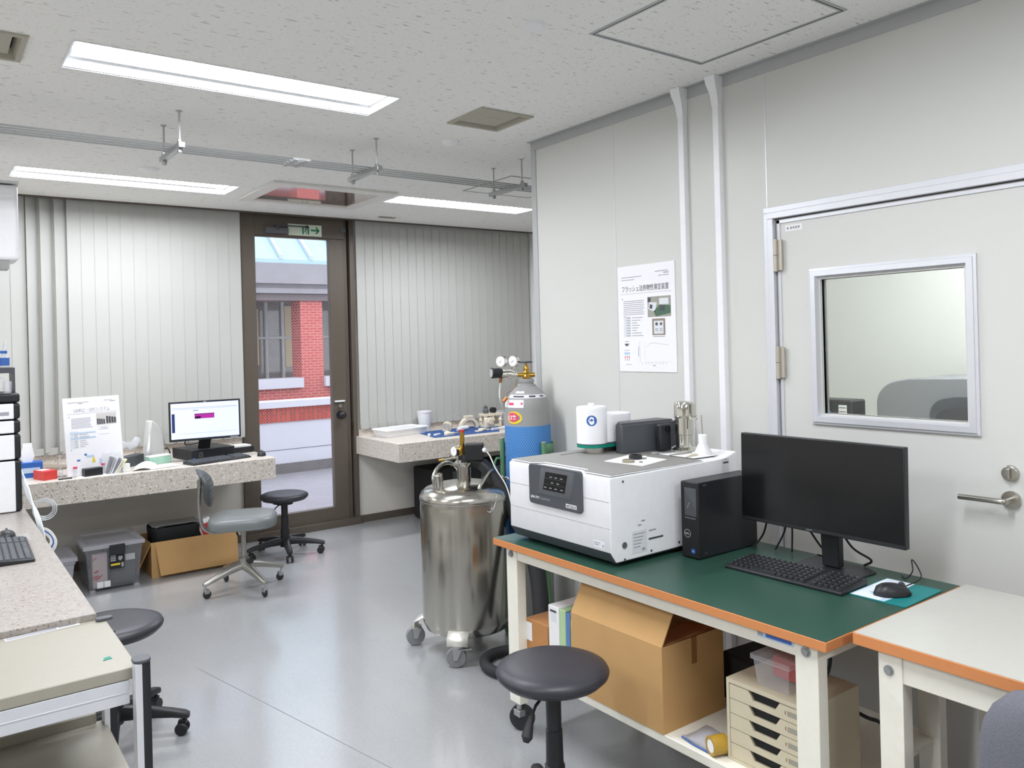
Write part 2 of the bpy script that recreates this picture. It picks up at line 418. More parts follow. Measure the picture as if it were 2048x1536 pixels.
M['brick_edge'] = mat_brick('red brick on edge', (172, 60, 50), (194, 80, 62), (116, 72, 68), 1.3, rot=True, bw=0.3, rh=0.085)
M['concrete'] = pm('stained concrete', (150, 148, 152), 0.85, noise=(5, 0.14))
M['white_render'] = pm('white rendered wall', (206, 206, 214), 0.8, noise=(4, 0.04))
M['wet_paving'] = pm('wet grey paving', (150, 148, 154), 0.3, noise=(5, 0.18))
M['roof_green'] = pm('pale verdigris roof', (168, 196, 204), 0.5, noise=(3, 0.05))
M['roof_seam'] = pm('roof seam', (186, 196, 206), 0.5)
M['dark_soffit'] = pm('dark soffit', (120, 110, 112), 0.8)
M['far_glass'] = pm('dark window glass', (128, 124, 122), 0.08, 0.0, noise=(3, 0.3), coat=0.6)
M['bright_steel'] = pm('bright steel plate', (222, 219, 211), 0.4, 0.5, noise=None)
M['plinth'] = pm('mottled dark concrete', (104, 100, 100), 0.8, noise=(9, .35))
M['curtain'] = pm('cream curtain', (206, 190, 158), 0.8)
# ================================================================ room
C = 2.568; B = 6.302; R = 2.666; E = 3.409; XL = -2.6; XR = 5.5; YB = -2.4
def plate(name, x0, x1, y0, y1, z0, z1, holes, mat, kind='structure'):
    """slab with rectangular openings"""
    xs = sorted({x0, x1, *[h[0] for h in holes], *[h[1] for h in holes]}); ys = sorted({y0, y1, *[h[2] for h in holes], *[h[3] for h in holes]})
    def solid(i, j):
        if i < 0 or j < 0 or i >= len(xs) - 1 or j >= len(ys) - 1: return False
        cx = (xs[i] + xs[i + 1]) / 2; cy = (ys[j] + ys[j + 1]) / 2
        return not any(h[0] < cx < h[1] and h[2] < cy < h[3] for h in holes)
    mb = MB()
    for i in range(len(xs) - 1):
        for j in range(len(ys) - 1):
            if not solid(i, j): continue
            a, b, c, d = xs[i], xs[i + 1], ys[j], ys[j + 1]
            mb.add([(a, c, z0), (b, c, z0), (b, d, z0), (a, d, z0)], [(0, 3, 2, 1)]); mb.add([(a, c, z1), (b, c, z1), (b, d, z1), (a, d, z1)], [(0, 1, 2, 3)])
            if not solid(i - 1, j): mb.add([(a, c, z0), (a, d, z0), (a, d, z1), (a, c, z1)], [(0, 1, 2, 3)])
            if not solid(i + 1, j): mb.add([(b, c, z0), (b, d, z0), (b, d, z1), (b, c, z1)], [(0, 3, 2, 1)])
            if not solid(i, j - 1): mb.add([(a, c, z0), (b, c, z0), (b, c, z1), (a, c, z1)], [(0, 3, 2, 1)])
            if not solid(i, j + 1): mb.add([(a, d, z0), (b, d, z0), (b, d, z1), (a, d, z1)], [(0, 1, 2, 3)])
    return mb.build(name, mat, kind=kind)

LIGHTS = [(0.444, 1.686, 3.07, 3.375), (0.446, 1.704, 5.30, 5.61), (2.79, 4.02, 5.11, 5.36),
          (-1.90, -0.66, 3.07, 3.375), (-1.90, -0.66, 5.30, 5.61), (0.444, 1.686, 0.85, 1.155), (-1.90, -0.66, 0.85, 1.155), (0.444, 1.686, -1.35, -1.045)]
VENTS = [(2.075, 2.345, 3.0, 3.275), (0.02, 0.30, 3.11, 3.37)]
PANEL = (1.90, 2.63, 5.06, 5.64)
YC = 6.225                                   # the ceiling stops short of the windows (blind pocket)
holes = LIGHTS + VENTS + [PANEL]
plate('ceiling', XL, XR, YB, YC, C, C + 0.012, holes, M['ceiling'])
mb = MB(); mb.box(XL, XR, YB, B + 0.2, C + 0.16, C + 0.2); mb.build('ceiling_slab', M['plain_wall'], kind='structure')
mb = MB(); mb.box(XL, XR, YC - 0.012, YC, C - 0.012, C + 0.12); mb.build('trim_1', M['brown'], kind='structure')
mb = MB(); mb.box(XL - 0.1, XR + 0.1, YB - 0.1, B + 0.14, -0.06, 0.0); mb.build('floor', M['floor'], kind='structure')
# welded seam of the vinyl
mb = MB(); mb.add([(1.02, 3.98, 0.0006), (1.024, 3.98, 0.0006), (1.424, 2.1, 0.0006), (1.42, 2.1, 0.0006)], [(0, 1, 2, 3)]); mb.build('trim_2', pm('vinyl seam', (140, 141, 144), 0.4, noise=None), kind='structure')
# outer walls
DX0, DX1 = 2.05, 2.975                        # glazed door opening
mb = MB(); mb.box(XL, DX0, B, B + 0.14, 0, C + 0.16); mb.build('wall_back', M['plain_wall'], kind='structure')
mb = MB(); mb.box(DX1, XR, B, B + 0.14, 0, C + 0.16); mb.build('wall_back_right', M['plain_wall'], kind='structure')
mb = MB(); mb.box(DX0, DX1, B, B + 0.14, C + 0.0, C + 0.16); mb.build('wall_back_lintel', M['brown'], kind='structure')
mb = MB(); mb.box(XL - 0.1, XL, YB, B + 0.14, 0, C + 0.16); mb.build('wall_left', M['plain_wall'], kind='structure')
mb = MB(); mb.box(XL, XR, YB - 0.1, YB, 0, C + 0.16); mb.build('wall_front', M['plain_wall'], kind='structure')
mb = MB(); mb.box(XR, XR + 0.1, YB, B + 0.14, 0, C + 0.16); mb.build('wall_right_alcove', M['plain_wall'], kind='structure')
mb = MB(); mb.box(XL, DX0 - 0.04, B - 0.012, B, 0.0, 0.06); mb.build('baseboard_back', M['brown'], kind='structure')
mb = MB(); mb.box(DX1, XR, B - 0.012, B, 0.0, 0.06); mb.build('baseboard_right', M['brown'], kind='structure')
# partition of white panels with a door opening
T = 0.075; dy0, dy1, dz1 = 0.965, 1.905, 1.962
mb = MB()
mb.box(R, R + T, YB, dy0, 0, C); mb.box(R, R + T, dy1, E, 0, C); mb.box(R, R + T, dy0, dy1, dz1, C)
mb.build('wall_right', M['wall'], kind='structure')
mb = MB(); mb.box(R - 0.004, R, YB, E, C - 0.045, C); mb.box(R - 0.03, R - 0.0045, YB, E, C - 0.003, C - 0.0002)
mb.box(R - 0.004, R, E - 0.04, E, 0, C - 0.0455); mb.box(R, R + T, E, E + 0.003, 0, C); mb.build('trim_3', M['alu_dull'], kind='structure')
mb = MB(); mb.box(R - 0.0012, R, 2.774, 2.779, 0, C - 0.045); mb.box(R - 0.0012, R, 1.926, 1.931, 2.0, C - 0.045); mb.build('trim_4', M['alu'], kind='structure')
# side room behind the partition
SX = 4.85
mb = MB(); mb.box(SX, SX + 0.08, -0.6, E, 0, C); mb.box(R + T, SX, E - 0.07, E, 0, C); mb.box(R + T, SX, -0.6, -0.52, 0, C); mb.build('wall_side_room', M['wall'], kind='structure')
mb = MB(); mb.box(R + T, SX + 0.08, E, E + 0.02, 0, C); mb.build('wall_alcove', M['wall'], kind='structure')

# ---- door of the partition
d = thing('door_2', 'pale panel door with square window and lever handle in the right partition', 'door', (R, 1.43, 0), kind='structure')
G = 0.006; ly0, ly1, lz1 = dy0 + 0.013, dy1 - 0.0135, dz1 - 0.0135
wy0, wy1, wz0, wz1 = 1.205, 1.712, 1.212, 1.705
mb = MB(); x0, x1 = R + 0.004, R + 0.044
mb.box(x0, x1, ly0, wy0, 0.01, lz1); mb.box(x0, x1, wy1, ly1, 0.01, lz1); mb.box(x0, x1, wy0, wy1, 0.01, wz0); mb.box(x0, x1, wy0, wy1, wz1, lz1)
mb.build('door_leaf', M['wall'], d)
mb = MB()                                     # frame: stepped aluminium profile
for (a, b, o) in ((0.0, 0.0215, 0.010), (0.022, 0.046, 0.018)):
    mb.box(R - o, R + 0.03, dy1 + 0.036 - b, dy1 + 0.036 - a, 0, dz1 + 0.0358 - b); mb.box(R - o, R + 0.03, dy0 - 0.036 + a, dy0 - 0.036 + b, 0, dz1 + 0.0358 - b)
    mb.box(R - o, R + 0.03, dy0 - 0.036 + a, dy1 + 0.036 - a, dz1 + 0.036 - b, dz1 + 0.036 - a)
mb.build('door_frame', M['alu'], d, bevel=0.0015)
mb = MB(); mb.box(R + 0.012, R + 0.07, ly1, dy1, 0, lz1 + 0.012); mb.box(R + 0.012, R + 0.07, ly0, dy1, lz1, dz1); mb.build('gap_seal', M['dark_gap'], d)
mb = MB(); w = 0.016
mb.box(R - 0.001, R + 0.004, ly1 - w, ly1 - 0.004, 0.01, lz1 - 0.004); mb.box(R - 0.001, R + 0.004, ly0, ly1 - 0.004, lz1 - w, lz1 - 0.004); mb.build('leaf_edge_strip', M['alu'], d)
# window of the door: bevelled frame + pane
mb = MB(); o = 0.040; prof = [(o, 0.0), (o, -0.010), (o * 0.8, -0.012), (o * .76, -0.016), (0.012, -0.018), (0.010, -.012), (0.0, 0.012), (0.0, 0.03)]
loops = [[(R + 0.004 + xx, wy1 + oo, wz1 + oo), (R + 0.004 + xx, wy0 - oo, wz1 + oo), (R + 0.004 + xx, wy0 - oo, wz0 - oo), (R + 0.004 + xx, wy1 + oo, wz0 - oo)] for oo, xx in prof]
mb.loft(loops, cap=False); wf = mb.build('window_frame', M['alu'], d, angle=15)
mb = MB(); mb.box(R + 0.028, R + 0.032, wy0, wy1, wz0, wz1); mb.build('window_pane', M['glass'], wf)
for z0 in (1.748, 1.337):
    mb = MB(); z1 = z0 + 0.124
    mb.cyl((R - 0.016, 1.886, z0), (R - 0.016, 1.886, (z0 + z1) / 2 - 0.001), 0.0085, n=14); mb.cyl((R - 0.016, 1.886, (z0 + z1) / 2 + 0.001), (R - 0.016, 1.886, z1), 0.0085, n=14); mb.box(R - 0.012, R - 0.003, 1.862, 1.91, z0 + 0.004, z1 - 0.004)
    mb.build('hinge', pm('beige hinge', (188, 180, 168), 0.4, 0.4) if z0 > 1.5 else bpy.data.materials['beige hinge'], d)
hd = MB(); hd.cyl((R + 0.004, 1.083, 0.985), (R - 0.006, 1.083, 0.985), 0.027, n=28); hd.cyl((R - 0.006, 1.083, 0.985), (R - 0.05, 1.083, 0.985), 0.0095, n=16)
hd.tube(spline([(R - 0.045, 1.083, 0.985), (R - 0.05, 1.10, 0.985), (R - 0.05, 1.15, 0.985), (R - 0.05, 1.215, 0.984)], 6), 0.0088, 14); hd.build('lever_handle', M['satin'], d)
mb = MB(); mb.cyl((R + 0.004, 1.084, 1.066), (R - 0.01, 1.084, 1.066), 0.025, 0.023, 28); mb.box(R - 0.022, R - 0.01, 1.079, 1.089, 1.05, 1.082); mb.build('thumb_turn', M['satin'], d, bevel=0.002)
F = frame((R + 0.004, 1.853, 1.898), (0, -1, 0), (0, 0, 1)); mb = MB(); mb.fr(F, 0, 0.074, 0, 0.023, 0.0007); st = mb.build('sticker', M['paper'], d)
mb = MB(); mb.fpoly(F, arc((0.0115, 0.0115), 0.005, 0, 345, 15), 0.0012)
for k in range(4): mb.fr(F, 0.022 + k * .011, 0.030 + k * .011, 0.0065 + .0008 * (k % 2), 0.0165, 0.0012)
mb.build('sticker_print', M['ink_soft'], st)

# ---- conduits on the partition
for k, (yy, lab) in enumerate(((2.338, 'white vertical cable conduit on the right partition, beside the poster'), (2.150, 'white vertical cable conduit on the right partition, nearer the door'))):
    mb = MB(); xc = R - 0.012
    mb.loft([[(xc - 0.012, yy - 0.014, z), (xc - 0.006, yy - 0.017, z), (R, yy - 0.017, z), (R, yy + 0.017, z), (xc - 0.006, yy + 0.017, z), (xc - 0.012, yy + 0.014, z)] for z in (0.1, C - 0.11)])
    o = mb.build('cable_conduit', M['white_paint'], label=lab, cat='conduit', group='conduits on the partition')
    o['group'] = 'conduits on the partition'
    mb = MB(); mb.loft([[(xc - 0.013 - q * 0.03, yy - 0.016 - q * 0.008, z), (R, yy - 0.018 - q * 0.008, z), (R, yy + 0.018 + q * 0.012, z), (xc - 0.013 - q * 0.03, yy + 0.016 + q * 0.012, z)] for q, z in ((0, C - 0.12), (0.25, C - 0.07), (0.8, C - 0.03), (1, C - 0.001))])
    mb.build('flared_end', M['white_paint'], o)

# ---- glazed door in the back wall
d = thing('door_1', 'bronze framed glazed door with wired glass leading outside', 'door', ((DX0 + DX1) / 2, B, 0), kind='structure')
mb = MB(); y0, y1 = B - 0.02, B + 0.1
mb.box(DX0 - 0.045, DX0 + 0.085, y0, y1, 0.0, C + 0.02); mb.box(DX1 - 0.038, DX1, y0, y1, 0.0, C + 0.02); mb.box(DX1 - 0.085, DX1 - 0.05, y0 + 0.03, y1, 0.0, C + 0.02)
mb.box(DX1 - 0.05, DX1 - 0.038, y0 + 0.06, y1, 0.0, C); mb.box(DX0 + 0.085, DX1 - 0.085, y0, y1, 2.40, C + 0.02)
mb.box(DX0 - 0.045, DX1, y0 - 0.025, y1, 0.0, 0.055); mb.build('door_frame', M['brown'], d, bevel=0.002)
mb = MB(); gx0, gx1, gz0, gz1 = 2.134, 2.762, 0.165, 2.392; ya, yb = B - 0.005, B + 0.05
mb.box(gx1, DX1 - 0.09, ya, yb, 0.055, 2.40); mb.box(DX0 + 0.086, gx0 + 0.001, ya, yb, 0.055, 2.40); mb.box(gx0, gx1, ya, yb, 0.055, gz0); mb.box(gx0, gx1, ya, yb, gz1, 2.40)
mb.build('door_leaf', M['brown'], d, bevel=0.002)
mb = MB(); mb.add([(gx0, B + 0.02, gz0), (gx1, B + 0.02, gz0), (gx1, B + 0.02, gz1), (gx0, B + 0.02, gz1)], [(0, 1, 2, 3)]); mb.build('glass_pane', M['wire_glass'], d)
mb = MB(); mb.cyl((2.823, ya, 0.93), (2.823, ya - 0.05, 0.93), 0.012, n=14); mb.sphere((2.823, ya - 0.055, 0.93), 0.031, 20, (1, .75, 1)); mb.cyl((2.823, ya, 0.93), (2.823, ya - 0.01, 0.93), 0.034, n=24); mb.build('door_knob', M['black'], d)
mb = MB(); mb.cyl((2.818, ya, 1.005), (2.818, ya - 0.014, 1.005), 0.016, n=20); mb.box(2.812, 2.824, ya - 0.026, ya - 0.012, 0.995, 1.015); mb.build('thumb_turn', M['satin'], d)
mb = MB(); mb.box(2.775, 2.862, ya - 0.02, ya - 0.0, 1.038, 1.050); mb.build('pull_bar', M['white_paint'], d, bevel=0.002)
mb = MB(); mb.box(2.215, 2.40, ya - 0.05, ya, 2.415, 2.462); cl = mb.build('door_closer', M['charcoal_l'], d, bevel=0.004)
mb = MB(); mb.box(2.30, 2.56, ya - 0.06, ya - 0.045, 2.475, 2.484); mb.box(2.545, 2.562, ya - 0.06, ya - 0.0, 2.47, 2.49); mb.cyl((2.31, ya - 0.05, 2.45), (2.31, ya - 0.05, 2.485), 0.012, n=12); mb.build('closer_arm', M['charcoal'], cl)
mb = MB(); mb.box(2.86, 2.905, ya - 0.025, ya, 2.455, 2.49); mb.build('magnetic_catch', M['charcoal_l'], d, bevel=0.002)
# exit sign over the door
F = frame((2.405, B - 0.026, 2.41), (1, 0, 0), (0, 0, 1))
sg = thing('exit_sign', 'pale green emergency exit sign with running figure and arrow over glazed door', 'sign', (2.55, B - 0.02, 2.41))
mb = MB(); mb.fr(F, 0, 0.285, 0, 0.092, -0.004, 0.006); mb.build('sign_plate', M['sign_face'], sg)
mb = MB(); q = 0.003
mb.fpoly(F, [(0.192, 0.041), (0.244, 0.041), (0.228, 0.02), (0.243, 0.02), (0.268, 0.047), (0.243, 0.076), (0.228, 0.076), (0.244, 0.055), (0.192, 0.055)], q); mb.build('arrow', M['sign_green'], sg)
mb = MB(); mb.fr(F, 0.118, 0.130, 0.012, 0.078, q); mb.fr(F, 0.164, 0.176, 0.012, 0.078, q); mb.fr(F, 0.118, 0.176, 0.070, 0.078, q)
for a, b in (((0.150, 0.056), (0.143, 0.038)), ((0.143, 0.038), (0.132, 0.030)), ((0.143, 0.038), (0.154, 0.027)), ((0.154, 0.027), (0.150, 0.014)), ((0.149, 0.053), (0.160, 0.046)), ((0.148, 0.053), (0.138, 0.048))):
    dx, dy = b[0] - a[0], b[1] - a[1]; L = math.hypot(dx, dy); nx, ny = -dy / L * 0.0028, dx / L * 0.0028
    mb.fpoly(F, [(a[0] + nx, a[1] + ny), (a[0] - nx, a[1] - ny), (b[0] - nx, b[1] - ny), (b[0] + nx, b[1] + ny)], q + 0.0003)
mb.fpoly(F, arc((0.153, 0.062), 0.005, 0, 330, 12), q + 0.0003); mb.build('running_figure', M['sign_green'], sg)

# ---- vertical blinds
def blind(x0, x1, z0, label, gaps=()):
    t = thing('vertical_blind', label, 'blind', ((x0 + x1) / 2, 6.262, z0), group='vertical blinds on the back windows')
    mb = MB(); mb.box(x0, x1, 6.245, 6.28, C + 0.075, C + 0.105); mb.build('headrail', M['alu'], t)
    mb = MB(); ch = MB(); wt = MB(); n = int((x1 - x0) / 0.083); p = (x1 - x0) / n
    for i in range(n):
        cx = x0 + (i + 0.5) * p; a = math.radians(random.uniform(1.6, 2.8))
        for (g0, g1, ga) in gaps:
            if g0 < cx < g1: a = math.radians(ga + random.uniform(-3, 3))
        u = Vector((math.cos(a), math.sin(a), 0)); nrm = Vector((-u.y, u.x, 0)); c = Vector((cx, 6.262, 0))
        rows = []
        for z in (z0, C + 0.075):
            rows.append([c + u * (0.0445 * s) + nrm * (0.0012 * (1 - s * s)) + Vector((0, 0, z)) for s in (-1, -0.5, 0, 0.5, 1)])
        mb.loft(rows, cap=False, closed=False)
        wt.box(cx - 0.04, cx + 0.04, 6.256, 6.262, z0 - 0.016, z0 + 0.03)
        ch.tube([(cx - p / 2 + p * k / 6, 6.252, z0 - 0.004 - 0.016 * math.sin(PI * k / 6)) for k in range(7)], 0.0011, 4, caps=False)
    mb.build('slats', M['blind'], t, weld=False); wt.build('bottom_weights', M['blind'], t); ch.build('linking_chain', M['ink_soft'], t)
blind(-1.2, 2.012, 0.835, 'wide pale vertical blind on the back windows left of the glazed door', gaps=((0.60, 0.80, 34),))
blind(2.99, 4.82, 0.81, 'pale vertical blind on the back window right of the glazed door')
mb = MB(); mb.box(4.86, 4.93, 6.22, B, 0.74, C); mb.box(4.98, 5.0, 6.22, B, 0.74, C); mb.build('window_1', M['white_paint'], kind='structure')

# ---- ceiling lights
def ceiling_light(i, x0, x1, y0, y1, label, hidden=False):
    t = thing('ceiling_light', label, 'ceiling light', ((x0 + x1) / 2, (y0 + y1) / 2, C), group='recessed ceiling lights')
    mb = MB(); D = 0.05; s = 0.066; yc = (y0 + y1) / 2; w = 0.086; bz = C + 0.026
    rim = [[(x0 - e, y0 - e, z), (x1 + e, y0 - e, z), (x1 + e, y1 + e, z), (x0 - e, y1 + e, z)] for e, z in ((0.006, C - 0.0015), (0.0, C - 0.0015), (0.0, C + 0.003))] + [[(x0 + 0.012, y0 + s, C + D), (x1 - 0.012, y0 + s, C + D), (x1 - 0.012, y1 - s, C + D), (x0 + 0.012, y1 - s, C + D)]]
    mb.loft(rim, cap=False); mb.add([(x0 + 0.012, y0 + s, C + D), (x1 - 0.012, y0 + s, C + D), (x1 - 0.012, y1 - s, C + D), (x0 + 0.012, y1 - s, C + D)], [(0, 1, 2, 3)])
    mb.build('housing', M['reflector'], t)
    mb = MB(); mb.loft([[(x0 + 0.02, yc - w * q, z), (x1 - 0.02, yc - w * q, z), (x1 - 0.02, yc + w * q, z), (x0 + 0.02, yc + w * q, z)] for q, z in ((0.8, C + D - 0.001), (1, bz + 0.003), (1, bz))], cap=False); mb.build('lamp_body', M['reflector'], t)
    mb = MB(); mb.add([(x0 + 0.021, yc - w + .001, bz), (x1 - 0.021, yc - w + .001, bz), (x1 - 0.021, yc + w - .001, bz), (x0 + 0.021, yc + w - .001, bz)], [(0, 3, 2, 1)]); mb.build('light_tube', M['tube_light'], t)
names = ['large bright recessed ceiling light at upper left, nearest to the camera', 'recessed ceiling light over the left window counter', 'recessed ceiling light over the right window counter, beside the ceiling panel',
         'recessed ceiling light left of the picture, middle row', 'recessed ceiling light left of the picture, window row', 'recessed ceiling light above the camera', 'recessed ceiling light left above the camera', 'recessed ceiling light behind the camera']
for i, L in enumerate(LIGHTS): ceiling_light(i, *L, names[i])
# side room light
t = thing('ceiling_light', 'ceiling light of the side room behind the partition door', 'ceiling light', (3.8, 1.7, C), group='recessed ceiling lights')
mb = MB(); mb.box(3.2, 4.4, 1.62, 1.78, C - 0.03, C - 0.001); mb.build('housing', M['reflector'], t); mb = MB(); mb.box(3.22, 4.38, 1.64, 1.76, C - 0.05, C - 0.031); mb.build('light_tube', M['room_tube'], t)

# ---- ceiling vents, hatches, panel, sensors
def vent(x0, x1, y0, y1, label):
    t = thing('ceiling_vent', label, 'vent', ((x0 + x1) / 2, (y0 + y1) / 2, C), group='square ceiling vents')
    mb = MB(); loops = [[(x0 - e, y0 - e, z), (x1 + e, y0 - e, z), (x1 + e, y1 + e, z), (x0 - e, y1 + e, z)] for e, z in ((0.014, C - 0.0005), (0.012, C - 0.008), (-0.006, C - 0.008), (-0.02, C + 0.03))]
    mb.loft(loops, cap=False); mb.build('frame', M['vent_beige'], t, angle=20)
    mb = MB(); mb.box(x0 + 0.002, x1 - 0.002, y0 + 0.002, y1 - 0.002, C + 0.05, C + 0.06); mb.build('duct_opening', M['dark_gap'], t)
    mb = MB(); e = 0.03; mb.loft([[(x0 + e + q, y0 + e + q, z), (x1 - e - q, y0 + e + q, z), (x1 - e - q, y1 - e - q, z), (x0 + e + q, y1 - e - q, z)] for q, z in ((0, C + 0.012), (0.0, C + 0.004), (0.04, C - 0.001), (0.05, C - 0.003))]); mb.build('baffle', M['vent_beige'], t, angle=15)
    mb = MB(); mb.box((x0 + x1) / 2 - 0.035, (x0 + x1) / 2 + 0.035, (y0 + y1) / 2 - 0.035, (y0 + y1) / 2 + 0.035, C - 0.004, C - 0.001); mb.build('access_plate', M['vent_beige'], t)
    for s in (0, 1):
        pass
vent(*VENTS[0], 'square beige ceiling vent in the middle of the ceiling'); vent(*VENTS[1], 'square beige ceiling vent at the upper left picture edge')
def hatch(x0, x1, y0, y1, label, w=0.02, mat='alu_dull'):
    t = thing('ceiling_hatch', label, 'hatch', ((x0 + x1) / 2, (y0 + y1) / 2, C), group='ceiling inspection hatches')
    mb = MB()
    for (a, b, c, d_) in ((x0, x1, y0, y0 + w), (x0, x1, y1 - w, y1), (x0, x0 + w, y0 + w, y1 - w), (x1 - w, x1, y0 + w, y1 - w)): mb.box(a, b, c, d_, C - 0.003, C)
    mb.build('frame', M[mat], t)
    mb = MB(); q = w * .45
    for (a, b, c, d_) in ((x0 + q, x1 - q, y0 + q, y0 + q + .003), (x0 + q, x1 - q, y1 - q - .003, y1 - q), (x0 + q, x0 + q + .003, y0 + q, y1 - q), (x1 - q - .003, x1 - q, y0 + q, y1 - q)): mb.box(a, b, c, d_, C - 0.0036, C - 0.003)
    mb.build('gap_line', M['dark_gap'], t)
    mb = MB(); mb.box(x0 + w, x1 - w, y0 + w, y1 - w, C - 0.0015, C); mb.build('hatch_board', M['ceiling'], t)
hatch(1.894, 2.478, 1.463, 2.079, 'square inspection hatch in the ceiling at upper right')
hatch(3.07, 3.66, 4.14, 4.72, 'inspection hatch in the ceiling above the hanging pipes by the partition corner', 0.012)
x0, x1, y0, y1 = PANEL
t = thing('ceiling_panel', 'glossy panel in a pale frame let into the ceiling before the glazed door', 'ceiling panel', (2.27, 5.35, C))
mb = MB(); w = 0.055; loops = [[(x0 - e, y0 - e, z), (x1 + e, y0 - e, z), (x1 + e, y1 + e, z), (x0 - e, y1 + e, z)] for e, z in ((w + 0.02, C - 0.0005), (w + 0.02, C - 0.016), (w, C - 0.020), (-0.005, C - 0.020), (-0.012, C + 0.03))]
mb.loft(loops, cap=False); mb.build('frame', pm('pale grey frame', (226, 224, 218), 0.5), t, angle=20)
mb = MB(); mb.box(x0 - 0.004, x1 + 0.004, y0 - 0.004, y1 + 0.004, C - 0.012, C - 0.006); mb.build('glossy_face', M['mirror_panel'], t)
mb = MB(); mb.lathe([(0.0, -0.02), (0.03, -0.019), (0.045, -0.012), (0.056, -0.006), (0.058, 0)], (1.092, 5.016, C), 28); mb.build('smoke_detector', M['white'], label='small round white detector on the ceiling between the two left lights', cat='detector')
mb = MB(); mb.lathe([(0.0, -0.03), (0.012, -0.029), (0.022, -0.026), (0.034, -0.02), (0.046, -0.012), (0.05, -.006), (0.05, 0)], (2.267, 3.588, C), 28); mb.build('smoke_detector', M['white'], label='white domed detector on the ceiling beyond the square vent', cat='detector')
mb = MB(); mb.lathe([(0.0, -0.012), (0.035, -0.011), (0.042, -0.004), (0.043, 0)], (1.676, 2.118, C), 28); mb.build('round_sensor', M['white'], label='flat round white sensor on the ceiling beside the inspection hatch', cat='sensor')
mb = MB(); mb.box(3.08, 3.23, 5.975, 6.03, C - 0.004, C); 
for k in range(4): mb.box(3.09, 3.22, 5.981 + k * .012, 5.986 + k * .012, C - 0.008, C - 0.004)
mb.build('slot_grille', M['vent_beige'], label='small slotted grille in the ceiling near the back windows', cat='grille')

# ---- hanging pipes
RZ = 2.43
ry = [3.80, 3.845, 3.89, 3.935]
for k, yy in enumerate(ry):
    mb = MB(); mb.tube([(-2.55, yy, RZ), (5.4, yy, RZ)], 0.0042, 8)
    mb.build('ceiling_pipe', M['zinc'], label='thin steel pipe under the ceiling, %s of the four parallel pipes' % ('nearest', 'second nearest', 'third nearest', 'farthest')[k], cat='pipe', group='thin pipes hung under the ceiling')
for k, (xx, lab) in enumerate(((0.946, 'trapeze hanger of the ceiling pipes at left'), (1.912, 'trapeze hanger of the ceiling pipes in the middle'), (2.848, 'trapeze hanger of the ceiling pipes next to the partition corner'))):
    t = thing('pipe_hanger', lab, 'hanger', (xx, 3.88, C), group='pipe hangers')
    mb = MB(); mb.box(xx - 0.014, xx + 0.014, 3.70, 4.06, RZ - 0.031, RZ - 0.006); mb.build('strut_channel', M['zinc'], t, bevel=0.002)
    for yy in (3.735, 4.02):
        mb = MB(); mb.cyl((xx, yy, C), (xx, yy, RZ - 0.05), 0.0045, n=8); mb.cyl((xx, yy, C - 0.003), (xx, yy, C), 0.014, n=12); mb.build('threaded_rod', M['alu_dull'], t)
        for za, zb_ in ((RZ - 0.006, RZ + 0.008), (RZ - 0.047, RZ - 0.031)):
            mb = MB(); mb.cyl((xx, yy, za), (xx, yy, zb_), 0.011, n=6); mb.build('nut', M['zinc'], t)
mb = MB(); mb.box(1.50, 1.515, 3.785, 3.95, RZ - 0.008, RZ - 0.004); mb.box(1.555, 1.57, 3.785, 3.95, RZ - 0.008, RZ - 0.004)
for yy in ry: mb.cyl((1.49, yy, RZ), (1.58, yy, RZ), 0.0075, n=8)
mb.build('pipe_joint', M['alu_dull'], label='grey joint clamp on the ceiling pipes between two hangers', cat='clamp')

# ---- white unit at the upper left edge
t = thing('air_unit', 'white box shaped air unit hanging from the ceiling at the left picture edge', 'air unit', (0.0, 4.6, 1.92))
mb = MB(); mb.box(-0.45, 0.392, 4.5, 4.72, 1.955, 2.318); mb.build('casing', M['white_paint'], t, bevel=0.02, seg=4)
mb = MB(); mb.prism([(4.512, 1.955), (4.70, 1.955), (4.66, 1.918), (4.54, 1.918)], 'x', -0.43, 0.35); mb.build('outlet', M['alu_dull'], t)
mb = MB(); mb.box(-0.42, 0.28, 4.55, 4.65, 1.9165, 1.918); mb.build('outlet_slot', M['dark_gap'], t)
mb = MB(); mb.box(-0.46, 0.395, 4.49, 4.73, 2.322, 2.334); mb.build('top_plate', M['alu_dull'], t)
for xx in (-0.3, 0.05):
    mb = MB(); mb.cyl((xx, 4.6, 2.334), (xx, 4.6, C), 0.008, n=10); mb.build('hanging_rod', M['zinc'], t)

# ================================================================ outside
mb = MB(); mb.box(-14, 26, B + 0.14, 30, -0.27, -0.21); mb.build('ground', M['wet_paving'], kind='structure')
mb = MB(); mb.box(1.5, 4.0, B + 0.14, B + 0.5, -0.21, -0.03); mb.build('door_step', M['concrete'], kind='structure')
t = thing('boundary_wall', 'low white rendered wall with red brick edge outside the glazed door', 'wall', (4.2, 10.8, -0.21))
mb = MB(); mb.box(-8, 18, 10.7, 10.95, -0.21, 0.49); mb.build('rendered_face', M['white_render'], t)
mb = MB(); mb.box(-8, 18, 10.66, 10.70, -0.21, -0.075); mb.build('plinth', M['plinth'], t)
mb = MB(); mb.box(-8, 18, 10.697, 10.70, 0.108, 0.115); mb.build('joint_line', M['ink'], t)
mb = MB(); mb.box(-8, 18, 10.68, 10.95, 0.49, 0.69); mb.build('brick_edge', M['brick_edge'], t)
mb = MB(); mb.box(-8, 18, 10.62, 11.0, 0.69, 0.775); mb.build('coping', M['white_render'], t)
bd = thing('brick_building', 'red brick building with grey concrete fascia and pale metal roof outside', 'building', (5, 13, -0.21))
mb = MB(); mb.box(-8, 20, 12.5, 12.75, -0.21, 0.855); mb.build('brick_parapet', M['brick'], bd)
